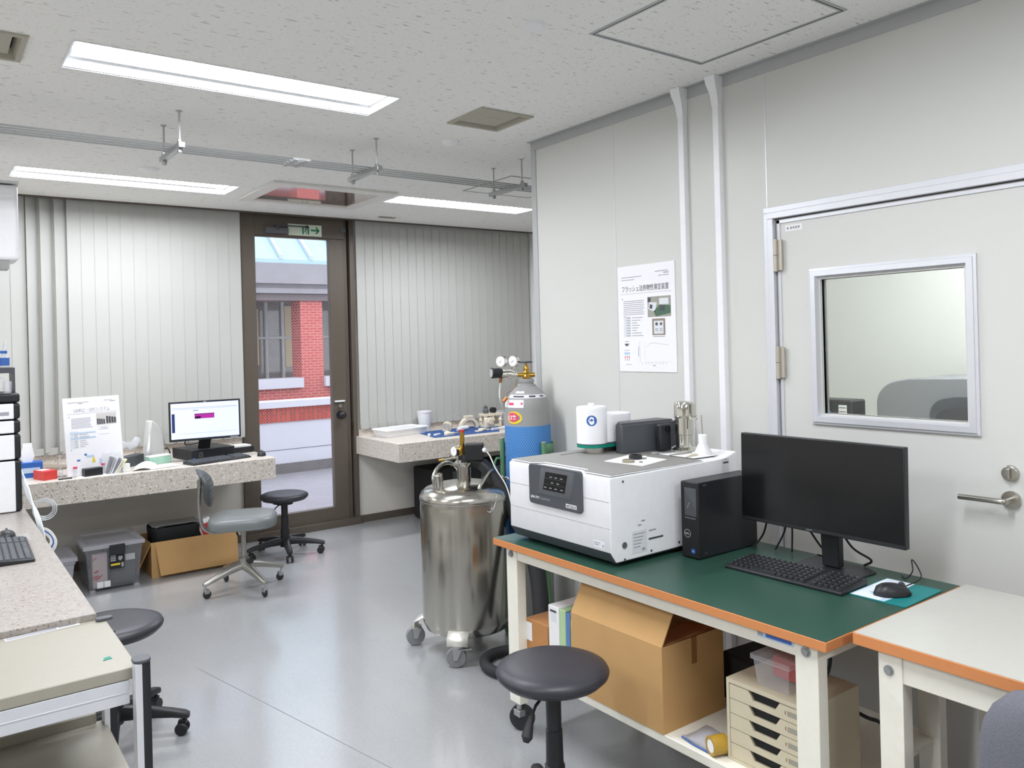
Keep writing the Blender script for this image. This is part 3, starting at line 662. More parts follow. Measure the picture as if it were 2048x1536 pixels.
mb = MB(); mb.box(-8, 4.96, 12.42, 12.85, 0.855, 1.01); mb.box(5.33, 20, 12.42, 12.85, 0.855, 1.01); mb.build('coping', M['white_render'], bd)
for cx in (0.1, 5.145, 10.2):
    mb = MB(); mb.box(cx - 0.187, cx + 0.187, 12.5, 12.9, 0.856, 2.25); mb.build('brick_column', M['brick'], bd)
mb = MB(); mb.box(-8, 20, 12.3, 12.9, 2.51, 2.83); mb.build('fascia', M['concrete'], bd)
mb = MB(); mb.box(-8, 20, 12.42, 12.9, 2.44, 2.51); mb.box(-8, 20, 12.36, 12.9, 2.36, 2.44); mb.build('fascia_ledge', M['concrete'], bd)
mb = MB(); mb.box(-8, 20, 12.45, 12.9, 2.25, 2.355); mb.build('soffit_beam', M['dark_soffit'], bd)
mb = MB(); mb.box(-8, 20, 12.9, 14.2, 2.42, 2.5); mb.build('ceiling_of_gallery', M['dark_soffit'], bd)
mb = MB(); mb.box(-8, 20, 14.1, 14.3, -0.21, 0.95); mb.build('rear_brick_wall', M['brick'], bd)
mb = MB(); mb.box(-8, 20, 14.2, 14.25, 0.95, 2.42); mb.build('window_band', M['far_glass'], bd)
for k, xx in enumerate((3.9, 4.45, 4.95, 5.25, 5.75, 6.25)):
    mb = MB(); mb.box(xx, xx + 0.05, 14.14, 14.2, 0.95, 2.42); mb.build('window_mullion', M['alu_dull'], bd)
mb = MB(); mb.box(4.66, 4.84, 14.17, 14.19, 1.2, 2.2); mb.box(5.32, 5.55, 14.17, 14.19, 1.15, 2.25); mb.box(5.95, 6.05, 14.17, 14.19, 1.0, 2.25); mb.build('curtain', M['curtain'], bd)
mb = MB(); mb.box(-8, 20, 14.12, 14.18, 1.66, 1.70); mb.build('transom', M['alu_dull'], bd)
mb = MB(); mb.loft([[(-8, 12.36, 2.83), (20, 12.36, 2.83), (20, 12.36, 2.9), (-8, 12.36, 2.9)], [(-8, 18.0, 7.2), (20, 18.0, 7.2), (20, 18.0, 7.3), (-8, 18.0, 7.3)]]); mb.build('metal_roof', M['roof_green'], bd)
mb = MB()
for k in range(40):
    xx = -3.92 + k * 0.5; mb.loft([[(xx, 12.35, 2.9), (xx + 0.05, 12.35, 2.9), (xx + 0.05, 12.35, 2.97), (xx, 12.35, 2.97)], [(xx, 18.0, 7.3), (xx + 0.05, 18.0, 7.3), (xx + 0.05, 18.0, 7.37), (xx, 18.0, 7.37)]])
mb.build('roof_seams', M['roof_seam'], bd)
# ================================================================ window counters
CZ = 0.7376; CB = 0.589; CF = 5.533
mb = MB(); mb.box(-1.6, 1.987, CF, B - 0.013, CB, CZ); wc = mb.build('window_counter', M['terrazzo'], bevel=0.004, label='long thick terrazzo counter under the blind left of the glazed door', cat='counter')
mb = MB(); mb.box(-1.6, 1.99, 6.275, B, CZ, CZ + 0.085); mb.build('trim_5', M['terrazzo'], kind='structure')
mb = MB(); mb.box(2.955, 5.3, CF, B - 0.013, CB, CZ); wc2 = mb.build('window_counter', M['terrazzo'], bevel=0.004, label='thick terrazzo counter right of the glazed door with white samples on it', cat='counter')
mb = MB(); mb.box(2.98, 5.3, 6.275, B, CZ, CZ + 0.055); mb.build('trim_6', M['terrazzo'], kind='structure')

def carton(name, x0, x1, y0, y1, z0, z1, mat, label, cat, group=None, bevel=0.002):
    mb = MB(); mb.box(x0, x1, y0, y1, z0, z1); return mb.build(name, mat, bevel=bevel, label=label, cat=cat, group=group)

# ---- poster board leaning on the counter
lean = 0.055; F = frame((0.713, 5.616, CZ + .005), (0.334, 0.094, 0), (0.012, lean, 0.48))
pb = thing('display_board', 'white poster board standing on the left counter', 'poster', (0.88, 5.66, CZ))
mb = MB(); mb.fr(F, 0, 0.348, 0, 0.484, -0.006, 0.006); mb.build('board', M['poster'], pb)
text('UHPLC・GPCシステム', F, 0.062, 0.392, 0.022, M['ink_soft'], pb, 'title', width=0.222)
mb = MB(); mb.fr(F, 0.02, 0.33, 0.382, 0.3835); mb.fr(F, 0.028, 0.155, 0.452, 0.455); mb.fr(F, 0.09, 0.118, 0.444, 0.448); mb.fr(F, 0.25, 0.30, 0.456, 0.459); mb.fr(F, 0.29, 0.322, 0.448, 0.453)
for k in range(8): mb.fr(F, 0.042, 0.172 - random.uniform(0, .02), 0.352 - k * 0.0085, 0.3545 - k * 0.0085)
for k in range(8): mb.fr(F, 0.055, 0.075, 0.262 - k * 0.0125, 0.2655 - k * 0.0125); mb.fr(F, 0.085, 0.085 + random.uniform(.03, .06), 0.262 - k * 0.0125, 0.265 - k * 0.0125)
mb.fr(F, 0.205, 0.275, 0.272, 0.2735); mb.fr(F, 0.205, 0.275, 0.288, 0.2895); mb.fr(F, 0.205, 0.275, 0.242, 0.2435); mb.fr(F, 0.22, 0.26, 0.279, 0.282); mb.build('text_block', M['ink_soft'], pb)
mb = MB(); mb.fr(F, 0.03, 0.076, 0.17, 0.275, 0.0004); mb.build('table_tint', M['ink_faint'], pb)
mb = MB(); mb.fr(F, 0.032, 0.185, 0.258, 0.266, 0.0008); mb.build('table_band', M['pale_blue'], pb); mb = MB(); mb.fr(F, 0.032, 0.185, 0.226, 0.234, 0.0008); mb.build('table_band', M['pale_blue'], pb); mb = MB(); mb.fr(F, 0.12, 0.165, 0.105, 0.118); mb.fr(F, 0.195, 0.212, 0.055, 0.09); mb.build('pale_mark', M['pale_blue'], pb)
mb = MB(); mb.fr(F, 0.195, 0.322, 0.303, 0.376); pc = mb.build('photo_print', pm('pale photo', (206, 200, 196), 0.5, noise=(60, 0.1)), pb)
mb = MB()
for k in range(4): mb.fr(F, 0.199 + k * .013, 0.209 + k * .013, 0.306, 0.343 - k * .002, 0.0012)
for k in range(4): mb.fr(F, 0.257 + k * .016, 0.270 + k * .016, 0.308, 0.354 - k * .003, 0.0012)
mb.build('photo_shapes', M['charcoal'], pc)
mb = MB(); mb.fr(F, 0.028, 0.034, 0.362, 0.366); mb.fr(F, 0.028, 0.034, 0.158, 0.162); mb.fr(F, 0.06, 0.08, 0.088, 0.098); mb.fr(F, 0.107, 0.122, 0.118, 0.13); mb.build('blue_mark', M['blue_ink'], pb)
mb = MB(); mb.fpoly(F, [(0.15, 0.07), (0.172, 0.07), (0.166, 0.105), (0.157, 0.105)]); mb.build('yellow_mark', M['yellow_ink'], pb)

# ---- small things along the counter, left to right
carton('tissue_carton', 0.44, 0.60, 5.80, 5.90, CZ, CZ + 0.095, M['blue_box'], 'blue tissue carton with a white tissue sticking out, at the left end of counter', 'box')
o = bpy.data.objects['tissue_carton']; mb = MB(); mb.loft([[(0.50 - q * .02, 5.835, z), (0.545 + q * .015, 5.83, z), (0.55, 5.865 + q * .01, z), (0.50, 5.86, z)] for q, z in ((0, CZ + .09), (1, CZ + .13), (.2, CZ + .19), (-.6, CZ + .21))]); mb.build('tissue', M['paper'], o)
mb = MB(); mb.box(0.455, 0.585, 5.7985, 5.7995, CZ + .03, CZ + .062); mb.build('printed_band', M['pale_blue'], o)
mb = MB(); mb.hexa([(0.585, 5.60, CZ), (0.66, 5.64, CZ), (0.615, 5.77, CZ), (0.54, 5.73, CZ), (0.585, 5.60, CZ + .055), (0.66, 5.64, CZ + .055), (0.615, 5.77, CZ + .055), (0.54, 5.73, CZ + .055)])
o = mb.build('small_carton', M['red_box'], bevel=0.002, label='small red carton lying beside the blue tissue carton', cat='box')
mb = MB(); mb.hexa([(0.578, 5.65, CZ + .0552), (0.63, 5.678, CZ + .0552), (0.60, 5.745, CZ + .0552), (0.55, 5.715, CZ + .0552)] + [(0.578, 5.65, CZ + .0556), (0.63, 5.678, CZ + .0556), (0.60, 5.745, CZ + .0556), (0.55, 5.715, CZ + .0556)]); mb.build('pale_window', M['ink_faint'], o)
mb = MB(); mb.loft([[(0.56, 6.02, CZ + .002 + h), (0.76, 6.06, CZ + .002 + h * .4), (0.80, 6.20, CZ + .002 + h * .2), (0.58, 6.22, CZ + .002 + h)] for h in (0, 0.035)]); mb.build('folded_cloth', pm('brown grey cloth', (150, 138, 124), 0.9), bevel=0.008, label='brownish folded cloth at the back of the counter left of the poster board', cat='cloth')
t = thing('glass_stirrer', 'small clear glass stopper stand left of the poster board', 'glassware', (0.685, 5.70, CZ))
mb = MB(); mb.lathe([(0.03, 0), (0.032, .006), (0.012, .015), (0.02, .03), (0.012, .045), (0.005, .06), (0.005, .12), (0.009, .13), (0.0, .135)], (0.685, 5.72, CZ), 20); mb.build('stopper', M['clear_plastic'], t)
mb = MB(); mb.tube([(0.672, 5.625, CZ + .006), (0.70, 5.69, CZ + .008)], 0.004, 8); mb.build('rod', M['clear_plastic'], t)
mb = MB(); mb.tube([(0.655, 5.565, CZ + .004), (0.715, 5.575, CZ + .004), (0.73, 5.57, CZ + .004)], 0.004, 8); mb.build('black_clip', M['black'], label='small black clip lying at the counter edge before the poster board', cat='clip')
for k, (xx, yy, lab) in enumerate(((0.752, 5.60, 'small clear vial with pink cap at the left foot of the poster board'), (0.915, 5.645, 'small clear vial with pink cap behind the small black box'))):
    t = thing('sample_vial', lab, 'vial', (xx, yy, CZ), group='vials before the poster board')
    mb = MB(); mb.cyl((xx, yy, CZ), (xx, yy, CZ + .055), 0.011, n=14); mb.build('glass_body', M['clear_plastic'], t)
    mb = MB(); mb.cyl((xx, yy, CZ + .055), (xx, yy, CZ + .066), 0.012, n=14); mb.build('cap', M['pink'], t)
mb = MB(); mb.hexa([(p[0], p[1], z) for z in (CZ, CZ + .05) for p in ((0.80, 5.565), (0.905, 5.59), (0.893, 5.64), (0.788, 5.615))]); mb.build('small_black_box', M['black'], bevel=0.004, label='small black box in front of the poster board', cat='box')
# brochures in a clear bag
t = thing('brochure_pack', 'brochures packed in a clear plastic bag right of the small black box', 'brochures', (0.96, 5.61, CZ))
for k, cl in enumerate(('charcoal_l', 'ink_soft', 'ink_faint', 'charcoal_l', 'paper', 'yellow_paper')):
    mb = MB(); x = 0.925 + k * .011; mb.hexa([(x, 5.585, CZ + .004), (x + .008, 5.585, CZ + .004), (x + .008, 5.64, CZ + .004), (x, 5.64, CZ + .004), (x + .03 + k * .006, 5.60, CZ + .105 - k * .005), (x + .038 + k * .006, 5.60, CZ + .105 - k * .005), (x + .038 + k * .006, 5.655, CZ + .105 - k * .005), (x + .03 + k * .006, 5.655, CZ + .105 - k * .005)])
    mb.build('leaflet', M[cl], t)
mb = MB(); mb.loft([[(0.917 - e, 5.578 - e, z), (1.01 + e, 5.578 - e, z), (1.015 + e, 5.66 + e, z), (0.92 - e, 5.65 + e, z)] for e, z in ((0, CZ + .001), (.004, CZ + .05), (.012, CZ + .10), (.008, CZ + .125))], cap=False); mb.build('clear_bag', M['clear_plastic'], t)
mb = MB(); mb.hexa([(p[0], p[1], z) for z in (CZ, CZ + .05) for p in ((1.022, 5.615), (1.068, 5.625), (1.062, 5.66), (1.018, 5.65))]); mb.build('white_carton', M['paper'], bevel=0.002, label='small white carton with red edge beside the brochure pack', cat='box')
mb = MB(); mb.hexa([(p[0], p[1], z) for z in (CZ, CZ + .07) for p in ((1.025, 5.73), (1.215, 5.93), (1.18, 6.0), (0.99, 5.80))]); mb.build('black_carton', M['charcoal'], bevel=0.004, label='flat dark grey box lying behind the papers on the left counter', cat='box')
bg = MB(); gr = 9; zz = [[0.035 * random.random() for _ in range(gr)] for _ in range(5)]
bg.loft([[(0.99 + 0.20 * i / (gr - 1), 5.78 + .12 * i / (gr - 1) + 0.03 * j, CZ + 0.075 + 0.10 * math.sin(PI * j / 5 + .5) * (0.8 + .2 * math.sin(i)) + zz[j][i]) for i in range(gr)] for j in range(5)], cap=False, closed=False)
bg.build('plastic_bag', M['clear_plastic'], label='crumpled clear plastic bag on the flat dark grey box', cat='bag', solid=0.001)
# grey curved stand
t = thing('cover_sheet', 'tall curved pale grey plastic cover standing on the left counter', 'cover', (1.29, 6.02, CZ))
mb = MB(); sil = [(-0.07, 0), (0.085, 0), (0.072, 0.12), (0.06, 0.19), (0.03, 0.245), (-0.01, 0.285), (-0.03, 0.285), (-0.045, 0.2)]
c0 = Vector((1.29, 6.02, CZ)); u = Vector((.81, -.3, 0)).normalized() if 0 else Vector((0.95, 0.3, 0)).normalized(); w = Vector((-u.y, u.x, 0))
mb.loft([[c0 + u * (x * s) + w * d + Vector((0, 0, z)) for x, z in sil] for d, s in ((-.035, .9), (-.02, 1), (.02, 1), (.035, .9))]); mb.build('curved_shell', pm('pale grey plastic', (196, 196, 192), 0.5), t, bevel=0.01)
mb = MB(); mb.add([c0 + u * -0.085 + w * -.04, c0 + u * -0.045 + w * -.045, c0 + u * -0.04 + w * -.04 + Vector((0, 0, .2))], [(0, 1, 2)]); mb.build('folded_flap', M['ink_faint'], t, solid=0.002)
mb = MB(); mb.hexa([(p[0], p[1], z) for z in (CZ, CZ + .05) for p in ((1.225, 5.80), (1.375, 5.85), (1.36, 5.93), (1.21, 5.88))]); mb.build('foam_block', M['foam_green'], bevel=0.004, label='pale green foam block at the foot of the curved grey cover', cat='foam block')
mb = MB(); mb.hexa([(p[0], p[1], z) for z in (CZ + .0502, CZ + .056) for p in ((1.225, 5.80), (1.375, 5.85), (1.36, 5.93), (1.21, 5.88))]); mb.build('paper_note', M['paper'], label='white note lying on the pale green foam block', cat='paper')
def sheet(name, pts, z, label, curl=0.0, mat='paper', n=6):
    a, b, c, d_ = [Vector((p[0], p[1], 0)) for p in pts]; rows = []
    for i in range(n + 1):
        s = i / n; l = a.lerp(d_, s); r = b.lerp(c, s)
        rows.append([l.lerp(r, k / n) + Vector((0, 0, z + curl * math.sin(PI * k / n) * (0.4 + .6 * s))) for k in range(n + 1)])
    mb = MB(); mb.loft(rows, cap=False, closed=False); return mb.build(name, M[mat], label=label, cat='paper', solid=0.0015)
sheet('paper_sheet', [(0.755, 5.56), (1.0, 5.575), (1.0, 5.64), (0.76, 5.63)], CZ + .001, 'flat white sheet lying along the edge before the small black box')
sheet('open_booklet', [(1.08, 5.60), (1.19, 5.575), (1.27, 5.79), (1.12, 5.77)], CZ + .004, 'open white booklet with curled pages near the counter edge', 0.03)
sheet('paper_sheet', [(1.17, 5.57), (1.39, 5.64), (1.36, 5.77), (1.21, 5.72)], CZ + .002, 'white sheet lying to the right of the open booklet', 0.004)
mb = MB(); mb.tube(spline([(1.375, 6.19, CZ + .006), (1.372, 6.15, CZ + .05), (1.405, 6.10, CZ + .07), (1.415, 6.07, CZ + .03), (1.385, 6.05, CZ + .006), (1.365, 6.08, CZ + .006)], 6), 0.005, 8); mb.build('black_cable', M['cable'], label='black cable loop between the curved grey cover and the small desktop computer', cat='cable')
mb = MB(); mb.tube([(1.39, 6.22, CZ), (1.39, 6.22, CZ + .17)], 0.007, 8); mb.build('black_rod', M['black'], label='thin black upright rod right of the curved grey cover', cat='rod')

# ---- desktop computer with lit monitor
t = thing('desktop_computer', 'flat black desktop computer lying under the lit monitor on the left counter', 'computer', (1.64, 5.93, CZ))
u = Vector((1.793 - 1.486, 5.835 - 5.779, 0)).normalized(); w = Vector((-u.y, u.x, 0)); c0 = Vector((1.486, 5.779, CZ)); Lc = 0.318; Dc = 0.30; Hc = 0.074
def ob(mb, c, u, w, x0, x1, y0, y1, z0, z1):
    return mb.hexa([c + u * x + w * y + Vector((0, 0, z)) for z in (z0, z1) for x, y in ((x0, y0), (x1, y0), (x1, y1), (x0, y1))])
mb = MB(); ob(mb, c0, u, w, 0, Lc, 0, Dc, 0.003, Hc); mb.build('case', M['black'], t, bevel=0.003)
F = frame(c0, u, (0, 0, 1)); text('8', F, 0.055, 0.022, 0.036, M['paper'], t, 'number_sticker', width=0.026, bold=-0.002, off=0.0015, label='white number eight')
mb = MB(); mb.fr(F, 0.010, 0.024, 0.008, 0.02, 0.0015); mb.build('blue_sticker', M['blue_ink'], t)
mb = MB(); ob(mb, c0, u, w, 0.326, 0.52, 0.09, 0.25, 0, 0.044); o = mb.build('drive_box', M['black'], bevel=0.003, label='low black box right of the small desktop computer with white paper on it', cat='box')
mb = MB(); ob(mb, c0, u, w, 0.36, 0.50, 0.10, 0.20, 0.0445, 0.056); mb.build('paper_stack', M['paper'], label='stack of white note paper on the low black box', cat='paper')
t = thing('monitor', 'lit computer monitor with pale screen on the small desktop computer', 'monitor', (1.58, 5.83, CZ + Hc))
mu = Vector((0.47, -0.035, 0)).normalized(); mw = Vector((-mu.y, mu.x, 0)); mc = Vector((1.352, 5.80, 0.879)); mW = 0.474; mH = 0.272
F = frame(mc, mu, (-0.008, 0.018, 1))
mb = MB(); mb.fr(F, 0, mW, 0, mH, -0.022, 0.022); mb.build('bezel', M['black'], t, bevel=0.003)
mb = MB(); mb.fr(F, 0.011, mW - 0.012, 0.016, mH - 0.012, 0.0008); sc = mb.build('lit_screen', M['screen_lit'], t)
mb = MB(); mb.fr(F, 0.165, 0.295, 0.150, 0.180, 0.0014); mb.build('window_magenta', mat_emit('magenta window', (216, 70, 196), 0.75), sc, label='magenta picture on the screen')
mb = MB(); mb.fr(F, 0.163, 0.297, 0.179, 0.184, 0.0012); mb.fr(F, 0.166, 0.205, 0.150, 0.165, 0.0018); mb.build('window_dark', mat_emit('dark window', (84, 24, 88), 0.6), sc)
mb = MB(); mb.fr(F, 0.017, 0.036, 0.062, 0.190, 0.0014); mb.build('icon_column', mat_emit('icon column', (84, 96, 160), 0.55), sc)
mb = MB(); mb.fr(F, 0.02, 0.45, 0.226, 0.2275, 0.0014); mb.fr(F, 0.02, 0.45, 0.218, 0.219, 0.0014); mb.fr(F, 0.155, 0.19, 0.205, 0.209, 0.0014); mb.fr(F, 0.05, 0.44, 0.05, 0.0508, 0.0014); mb.build('menu_lines', mat_emit('menu lines', (150, 160, 190), 0.6), sc)
mb = MB(); mb.fr(F, 0.225, 0.245, mH - 0.009, mH - 0.004, 0.0008); mb.fr(F, 0.40, 0.455, 0.003, 0.010, 0.0008); mb.build('bezel_label', M['ink_soft'], t)
bz = CZ + Hc; mb = MB(); mb.lathe([(0.0, .004), (0.09, .004), (0.1, .0), (0.1, -.0)][::-1] + [], (1.59, 5.87, bz), 28); mb.build('stand_foot', M['black'], t)
mb = MB(); mb.hexa([(1.55, 5.855, bz), (1.63, 5.845, bz), (1.64, 5.885, bz), (1.56, 5.895, bz), (1.55, 5.81, bz + .09), (1.63, 5.80, bz + .09), (1.64, 5.84, bz + .09), (1.56, 5.85, bz + .09)]); mb.build('stand_neck', M['black'], t, bevel=0.003)
mb = MB(); mb.tube(spline([(1.50, 5.90, bz + .09), (1.49, 5.96, bz + .03), (1.56, 6.0, bz + .02), (1.66, 5.97, bz + .05), (1.70, 5.9, bz + .09)], 6), 0.004, 6); mb.build('monitor_cable', M['cable'], t)
def keyboard(name, F, L, D, label, key_mat, mat, seed, face_mat=None):
    """F: origin at the near left corner, x along the long side"""
    t = thing(name, label, 'keyboard', F @ Vector((L / 2, D / 2, 0)))
    mb = MB(); X = F
    mb.hexa([F @ Vector(p) for p in ((0, 0, 0), (L, 0, 0), (L, D, 0), (0, D, 0), (0, 0, .011), (L, 0, .011), (L, D, .022), (0, D, .022))]); mb.build('case', mat, t, bevel=0.004)
    km_ = [MB(), MB()]; lg = MB()
    cols = 20; px = (L - 0.016) / cols; rows_ = 6; py = (D - 0.018) / rows_
    for r in range(rows_):
        for c in range(cols):
            if c in (14,) or (c == 18 and r == 5 and 0): continue
            if r == 0 and 4 <= c <= 8:
                if c > 4: continue
                x0 = 0.008 + 4 * px; x1 = 0.008 + 9 * px - .002
            else:
                x0 = 0.008 + c * px + .001; x1 = x0 + px - .0026
            y0 = 0.009 + r * py + .001; y1 = y0 + py - .003
            z = lambda y: .011 + .011 * y / D
            km = km_[c > 14]; km.hexa([F @ Vector(p) for p in ((x0, y0, z(y0)), (x1, y0, z(y0)), (x1, y1, z(y1)), (x0, y1, z(y1)), (x0 + .0015, y0 + .001, z(y0) + .005), (x1 - .0015, y0 + .001, z(y0) + .005), (x1 - .0015, y1 - .002, z(y1) + .005), (x0 + .0015, y1 - .002, z(y1) + .005))])
            G = F @ Matrix.Translation((0, 0, z(y0) + .0056 + .011 * 0.003 / D))
            xm = x0 + .003; lg.fr(G, xm, xm + .004, y0 + .007, y0 + .0105, 0.0009)
    km_[0].build('keys', key_mat, t, weld=False); km_[1].build('number_pad', key_mat, t, weld=False); lg.build('key_legends', M['ink_soft'], t, weld=False)
    return t
keyboard('keyboard', frame((1.440, 5.548, CZ), (0.465, 0.134, 0), (-.134, .465, 0)), 0.44, 0.135, 'black keyboard on the left counter before the desktop computer', M['charcoal'], M['black'], 1)
def mouse(name, c, ang, label, mat, L=0.11, Wd=0.06, H=0.036):
    t = thing(name, label, 'mouse', c, rotz=0); u = Vector((math.cos(ang), math.sin(ang), 0)); w = Vector((-u.y, u.x, 0)); c = Vector(c); mb = MB()
    rows = []
    for i in range(9):
        s = -1 + 2 * i / 8; hw = Wd / 2 * math.sqrt(max(0.02, 1 - abs(s) ** 2.6)) * (1.0 - .08 * s); hh = H * math.sqrt(max(0.02, 1 - abs(s) ** 2.4)) * (1 - .15 * s)
        rows.append([c + u * (s * L / 2) + w * (hw * math.cos(PI * k / 8)) + Vector((0, 0, 0.002 + hh * math.sin(PI * k / 8) ** .8)) for k in range(9)] + [c + u * (s * L / 2) + w * (-hw * .9) + Vector((0, 0, .001)), c + u * (s * L / 2) + w * (hw * .9) + Vector((0, 0, .001))])
    mb.loft(rows); mb.build('shell', mat, t, angle=60)
    mb = MB(); mb.X = Matrix.Translation(c + u * (L * .24) + Vector((0, 0, H * .86))) @ Matrix.Rotation(ang, 4, 'Z'); mb.cyl((0, -.004, 0), (0, .004, 0), 0.009, n=14); mb.build('wheel', M['charcoal'], t)
    return t
mouse('computer_mouse', (1.945, 5.70, CZ), 1.3, 'black mouse at the right end of the left counter', M['black'], 0.10, 0.06)

# ---- things on the right window counter
t = thing('white_tray', 'shallow white plastic tray on the right counter beside the glazed door', 'tray', (3.27, 6.08, CZ))
q = [(3.05, 6.17), (3.06, 5.93), (3.50, 6.02), (3.46, 6.24)]; ctr = Vector((3.27, 6.09, 0))
def ins(pts, s): return [ctr + (Vector((p[0], p[1], 0)) - ctr) * s for p in pts]
mb = MB(); mb.loft([[p + Vector((0, 0, z)) for p in ins(q, s)] for s, z in ((.88, CZ + .001), (1.0, CZ + .06), (1.03, CZ + .06), (1.03, CZ + .055), (1.0, CZ + .066), (.97, CZ + .062), (.86, CZ + .008))]); mb.build('tray_body', M['white'], t)
mb = MB(); mb.loft([[p + Vector((0.02, 0, z)) for p in ins(q, .55)] for z in (CZ + .062, CZ + .066)]); mb.build('paper_slip', M['ink_faint'], t)
t = thing('plastic_cup', 'tall white translucent plastic beaker behind the blue mat', 'beaker', (3.52, 6.12, CZ))
mb = MB(); mb.lathe([(0.045, 0.001), (0.062, .165), (0.066, .166), (0.066, .178), (0.061, .178), (0.058, .16), (0.043, .006)], (3.555, 6.165, CZ), 32); mb.build('cup_body', M['milky'], t)
mb = MB(); mb.add([(p[0], p[1], z) for z in (CZ + .0005, CZ + .003) for p in ((3.355, 5.66), (3.98, 5.63), (4.20, 5.95), (4.24, 6.16), (3.44, 6.1))], [(4, 3, 2, 1, 0), (5, 6, 7, 8, 9), (0, 1, 6, 5), (1, 2, 7, 6), (2, 3, 8, 7), (3, 4, 9, 8), (4, 0, 5, 9)]); mb.build('cutting_mat', M['blue_mat'], label='dark blue mat under the white samples on the right counter', cat='mat')
MZ = CZ + .0032
def one(mb, name, lab, cat, mat='ivory', group='printed samples on the blue mat', bevel=0.0015):
    return mb.build(name, M[mat], bevel=bevel, label=lab, cat=cat, group=group)
mb = MB(); mb.X = Matrix.Translation((3.60, 5.86, MZ)) @ Matrix.Rotation(0.6, 4, 'Z'); mb.lathe([(0.0, 0), (0.03, 0), (0.026, .012), (0.004, .02), (0.004, .05), (0.0, .05)], (0, 0, 0), 20); mb.X = mb.X @ Matrix.Translation((.0, 0, .055)) @ Matrix.Rotation(1.0, 4, 'Y'); mb.cyl((0, 0, -.004), (0, 0, .004), .042, n=24); mb.cyl((0, 0, .012), (0, 0, .018), .042, n=24); one(mb, 'disc_sample', 'ivory sample with two tilted discs in front of the white beaker', 'sample')
mb = MB(); mb.X = Matrix.Translation((3.54, 5.73, MZ)) @ Matrix.Rotation(0.3, 4, 'Z'); mb.prism(rrect(-.055, .055, -.018, .018, .012), 'z', 0, .018); mb.tube([(.05, .0, .009), (.115, .004, .007)], .004, 8); one(mb, 'paddle_sample', 'ivory paddle shaped sample at the front edge of the blue mat', 'sample')
mb = MB(); mb.X = Matrix.Translation((3.45, 5.79, MZ)) @ Matrix.Rotation(0.5, 4, 'Z'); mb.box(-.03, .03, -.012, .012, 0, .012); mb.cyl((.03, 0, .006), (.06, .0, .006), .006, n=10); one(mb, 'clip_sample', 'small white clip sample left of the paddle shaped sample', 'sample', 'white')
mb = MB(); mb.X = Matrix.Translation((3.385, 5.80, MZ)) @ Matrix.Rotation(0.9, 4, 'Z'); mb.box(-.012, .012, -.01, .01, 0, .016); mb.box(.02, .034, -.01, .01, 0, .016); mb.build('block_sample', M['white'], label='pair of tiny white blocks at the left corner of the blue mat', cat='sample', group='printed samples on the blue mat')
mb = MB(); mb.X = Matrix.Translation((3.80, 5.92, MZ)) @ Matrix.Rotation(0.35, 4, 'Z'); mb.cyl((-.06, 0, .02), (.05, 0, .02), .02, n=18); mb.cyl((-.085, .0, .014), (-.06, 0, .02), .013, n=12); mb.sphere((.05, 0, .02), .02, 12); one(mb, 'bottle_sample', 'white bottle shaped sample lying in the middle of the blue mat', 'sample', 'white', bevel=0)
mb = MB(); mb.X = Matrix.Translation((3.71, 6.02, MZ)) @ Matrix.Rotation(0.2, 4, 'Z'); mb.lathe([(0.022, 0), (0.014, .01), (0.009, .03), (0.02, .06), (0.028, .068), (0.0, .068)], (0, 0, 0), 16); mb.box(-.06, -.01, -.02, .015, 0, .01); one(mb, 'funnel_sample', 'small white funnel shaped sample left of the arch sample', 'sample', 'white')
mb = MB(); mb.X = Matrix.Translation((3.94, 6.05, MZ)) @ Matrix.Rotation(0.0, 4, 'Z')
mb.prism(arc((0, 0), .098, 0, 180, 16) + arc((0, 0), .072, 180, 0, 16), 'y', -.02, .02); mb.box(-.04, .04, -.022, .022, .092, .112); one(mb, 'arch_sample', 'white arch shaped sample standing on the blue mat', 'sample', 'ivory')
mb = MB(); mb.X = Matrix.Translation((4.04, 5.92, MZ)); mb.box(-.015, .07, -.02, .02, 0, .09); o = one(mb, 'bracket_sample', 'ivory bracket sample with round boss between arch and frame samples', 'sample', bevel=.008); mb = MB(); mb.cyl((4.065, 5.9, MZ + .055), (4.065, 5.885, MZ + .055), .022, n=20); mb.build('boss', M['ivory'], o)
mb = MB(); mb.X = Matrix.Translation((4.155, 6.01, MZ))
mb.box(-.095, .095, -.05, .05, .1, .12); mb.box(-.09, .09, -.045, .045, 0, .02)
for xx in (-.08, 0, .08):
    for yy in (-.036, .036): mb.cyl((xx, yy, .02), (xx, yy, .1), .013, n=12); mb.sphere((xx, yy, .06), .021, 10)
o = one(mb, 'frame_sample', 'ivory box frame sample with six turned posts on the blue mat', 'sample', bevel=0)
mb = MB(); mb.lathe([(0.026, 0), (0.028, .03), (0.016, .045), (0.02, .06), (0.0, .075)], (4.11, 6.02, MZ + .12), 16); mb.build('valve_sample', M['charcoal_l'], label='dark grey turned metal sample on top of the frame sample, left', cat='sample')
mb = MB(); mb.cyl((4.19, 6.0, MZ + .145), (4.19, 6.04, MZ + .145), .026, n=20); mb.build('knob_sample', M['black'], label='black round metal sample on top of the frame sample, right', cat='sample')
mb = MB(); mb.X = Matrix.Translation((4.08, 5.76, MZ)) @ Matrix.Rotation(0.15, 4, 'Z'); mb.box(-.10, .05, -.013, .013, 0, .016); mb.box(.05, .09, -.03, .03, 0, .02); one(mb, 'hammer_sample', 'white hammer shaped sample before the frame sample', 'sample', 'white')
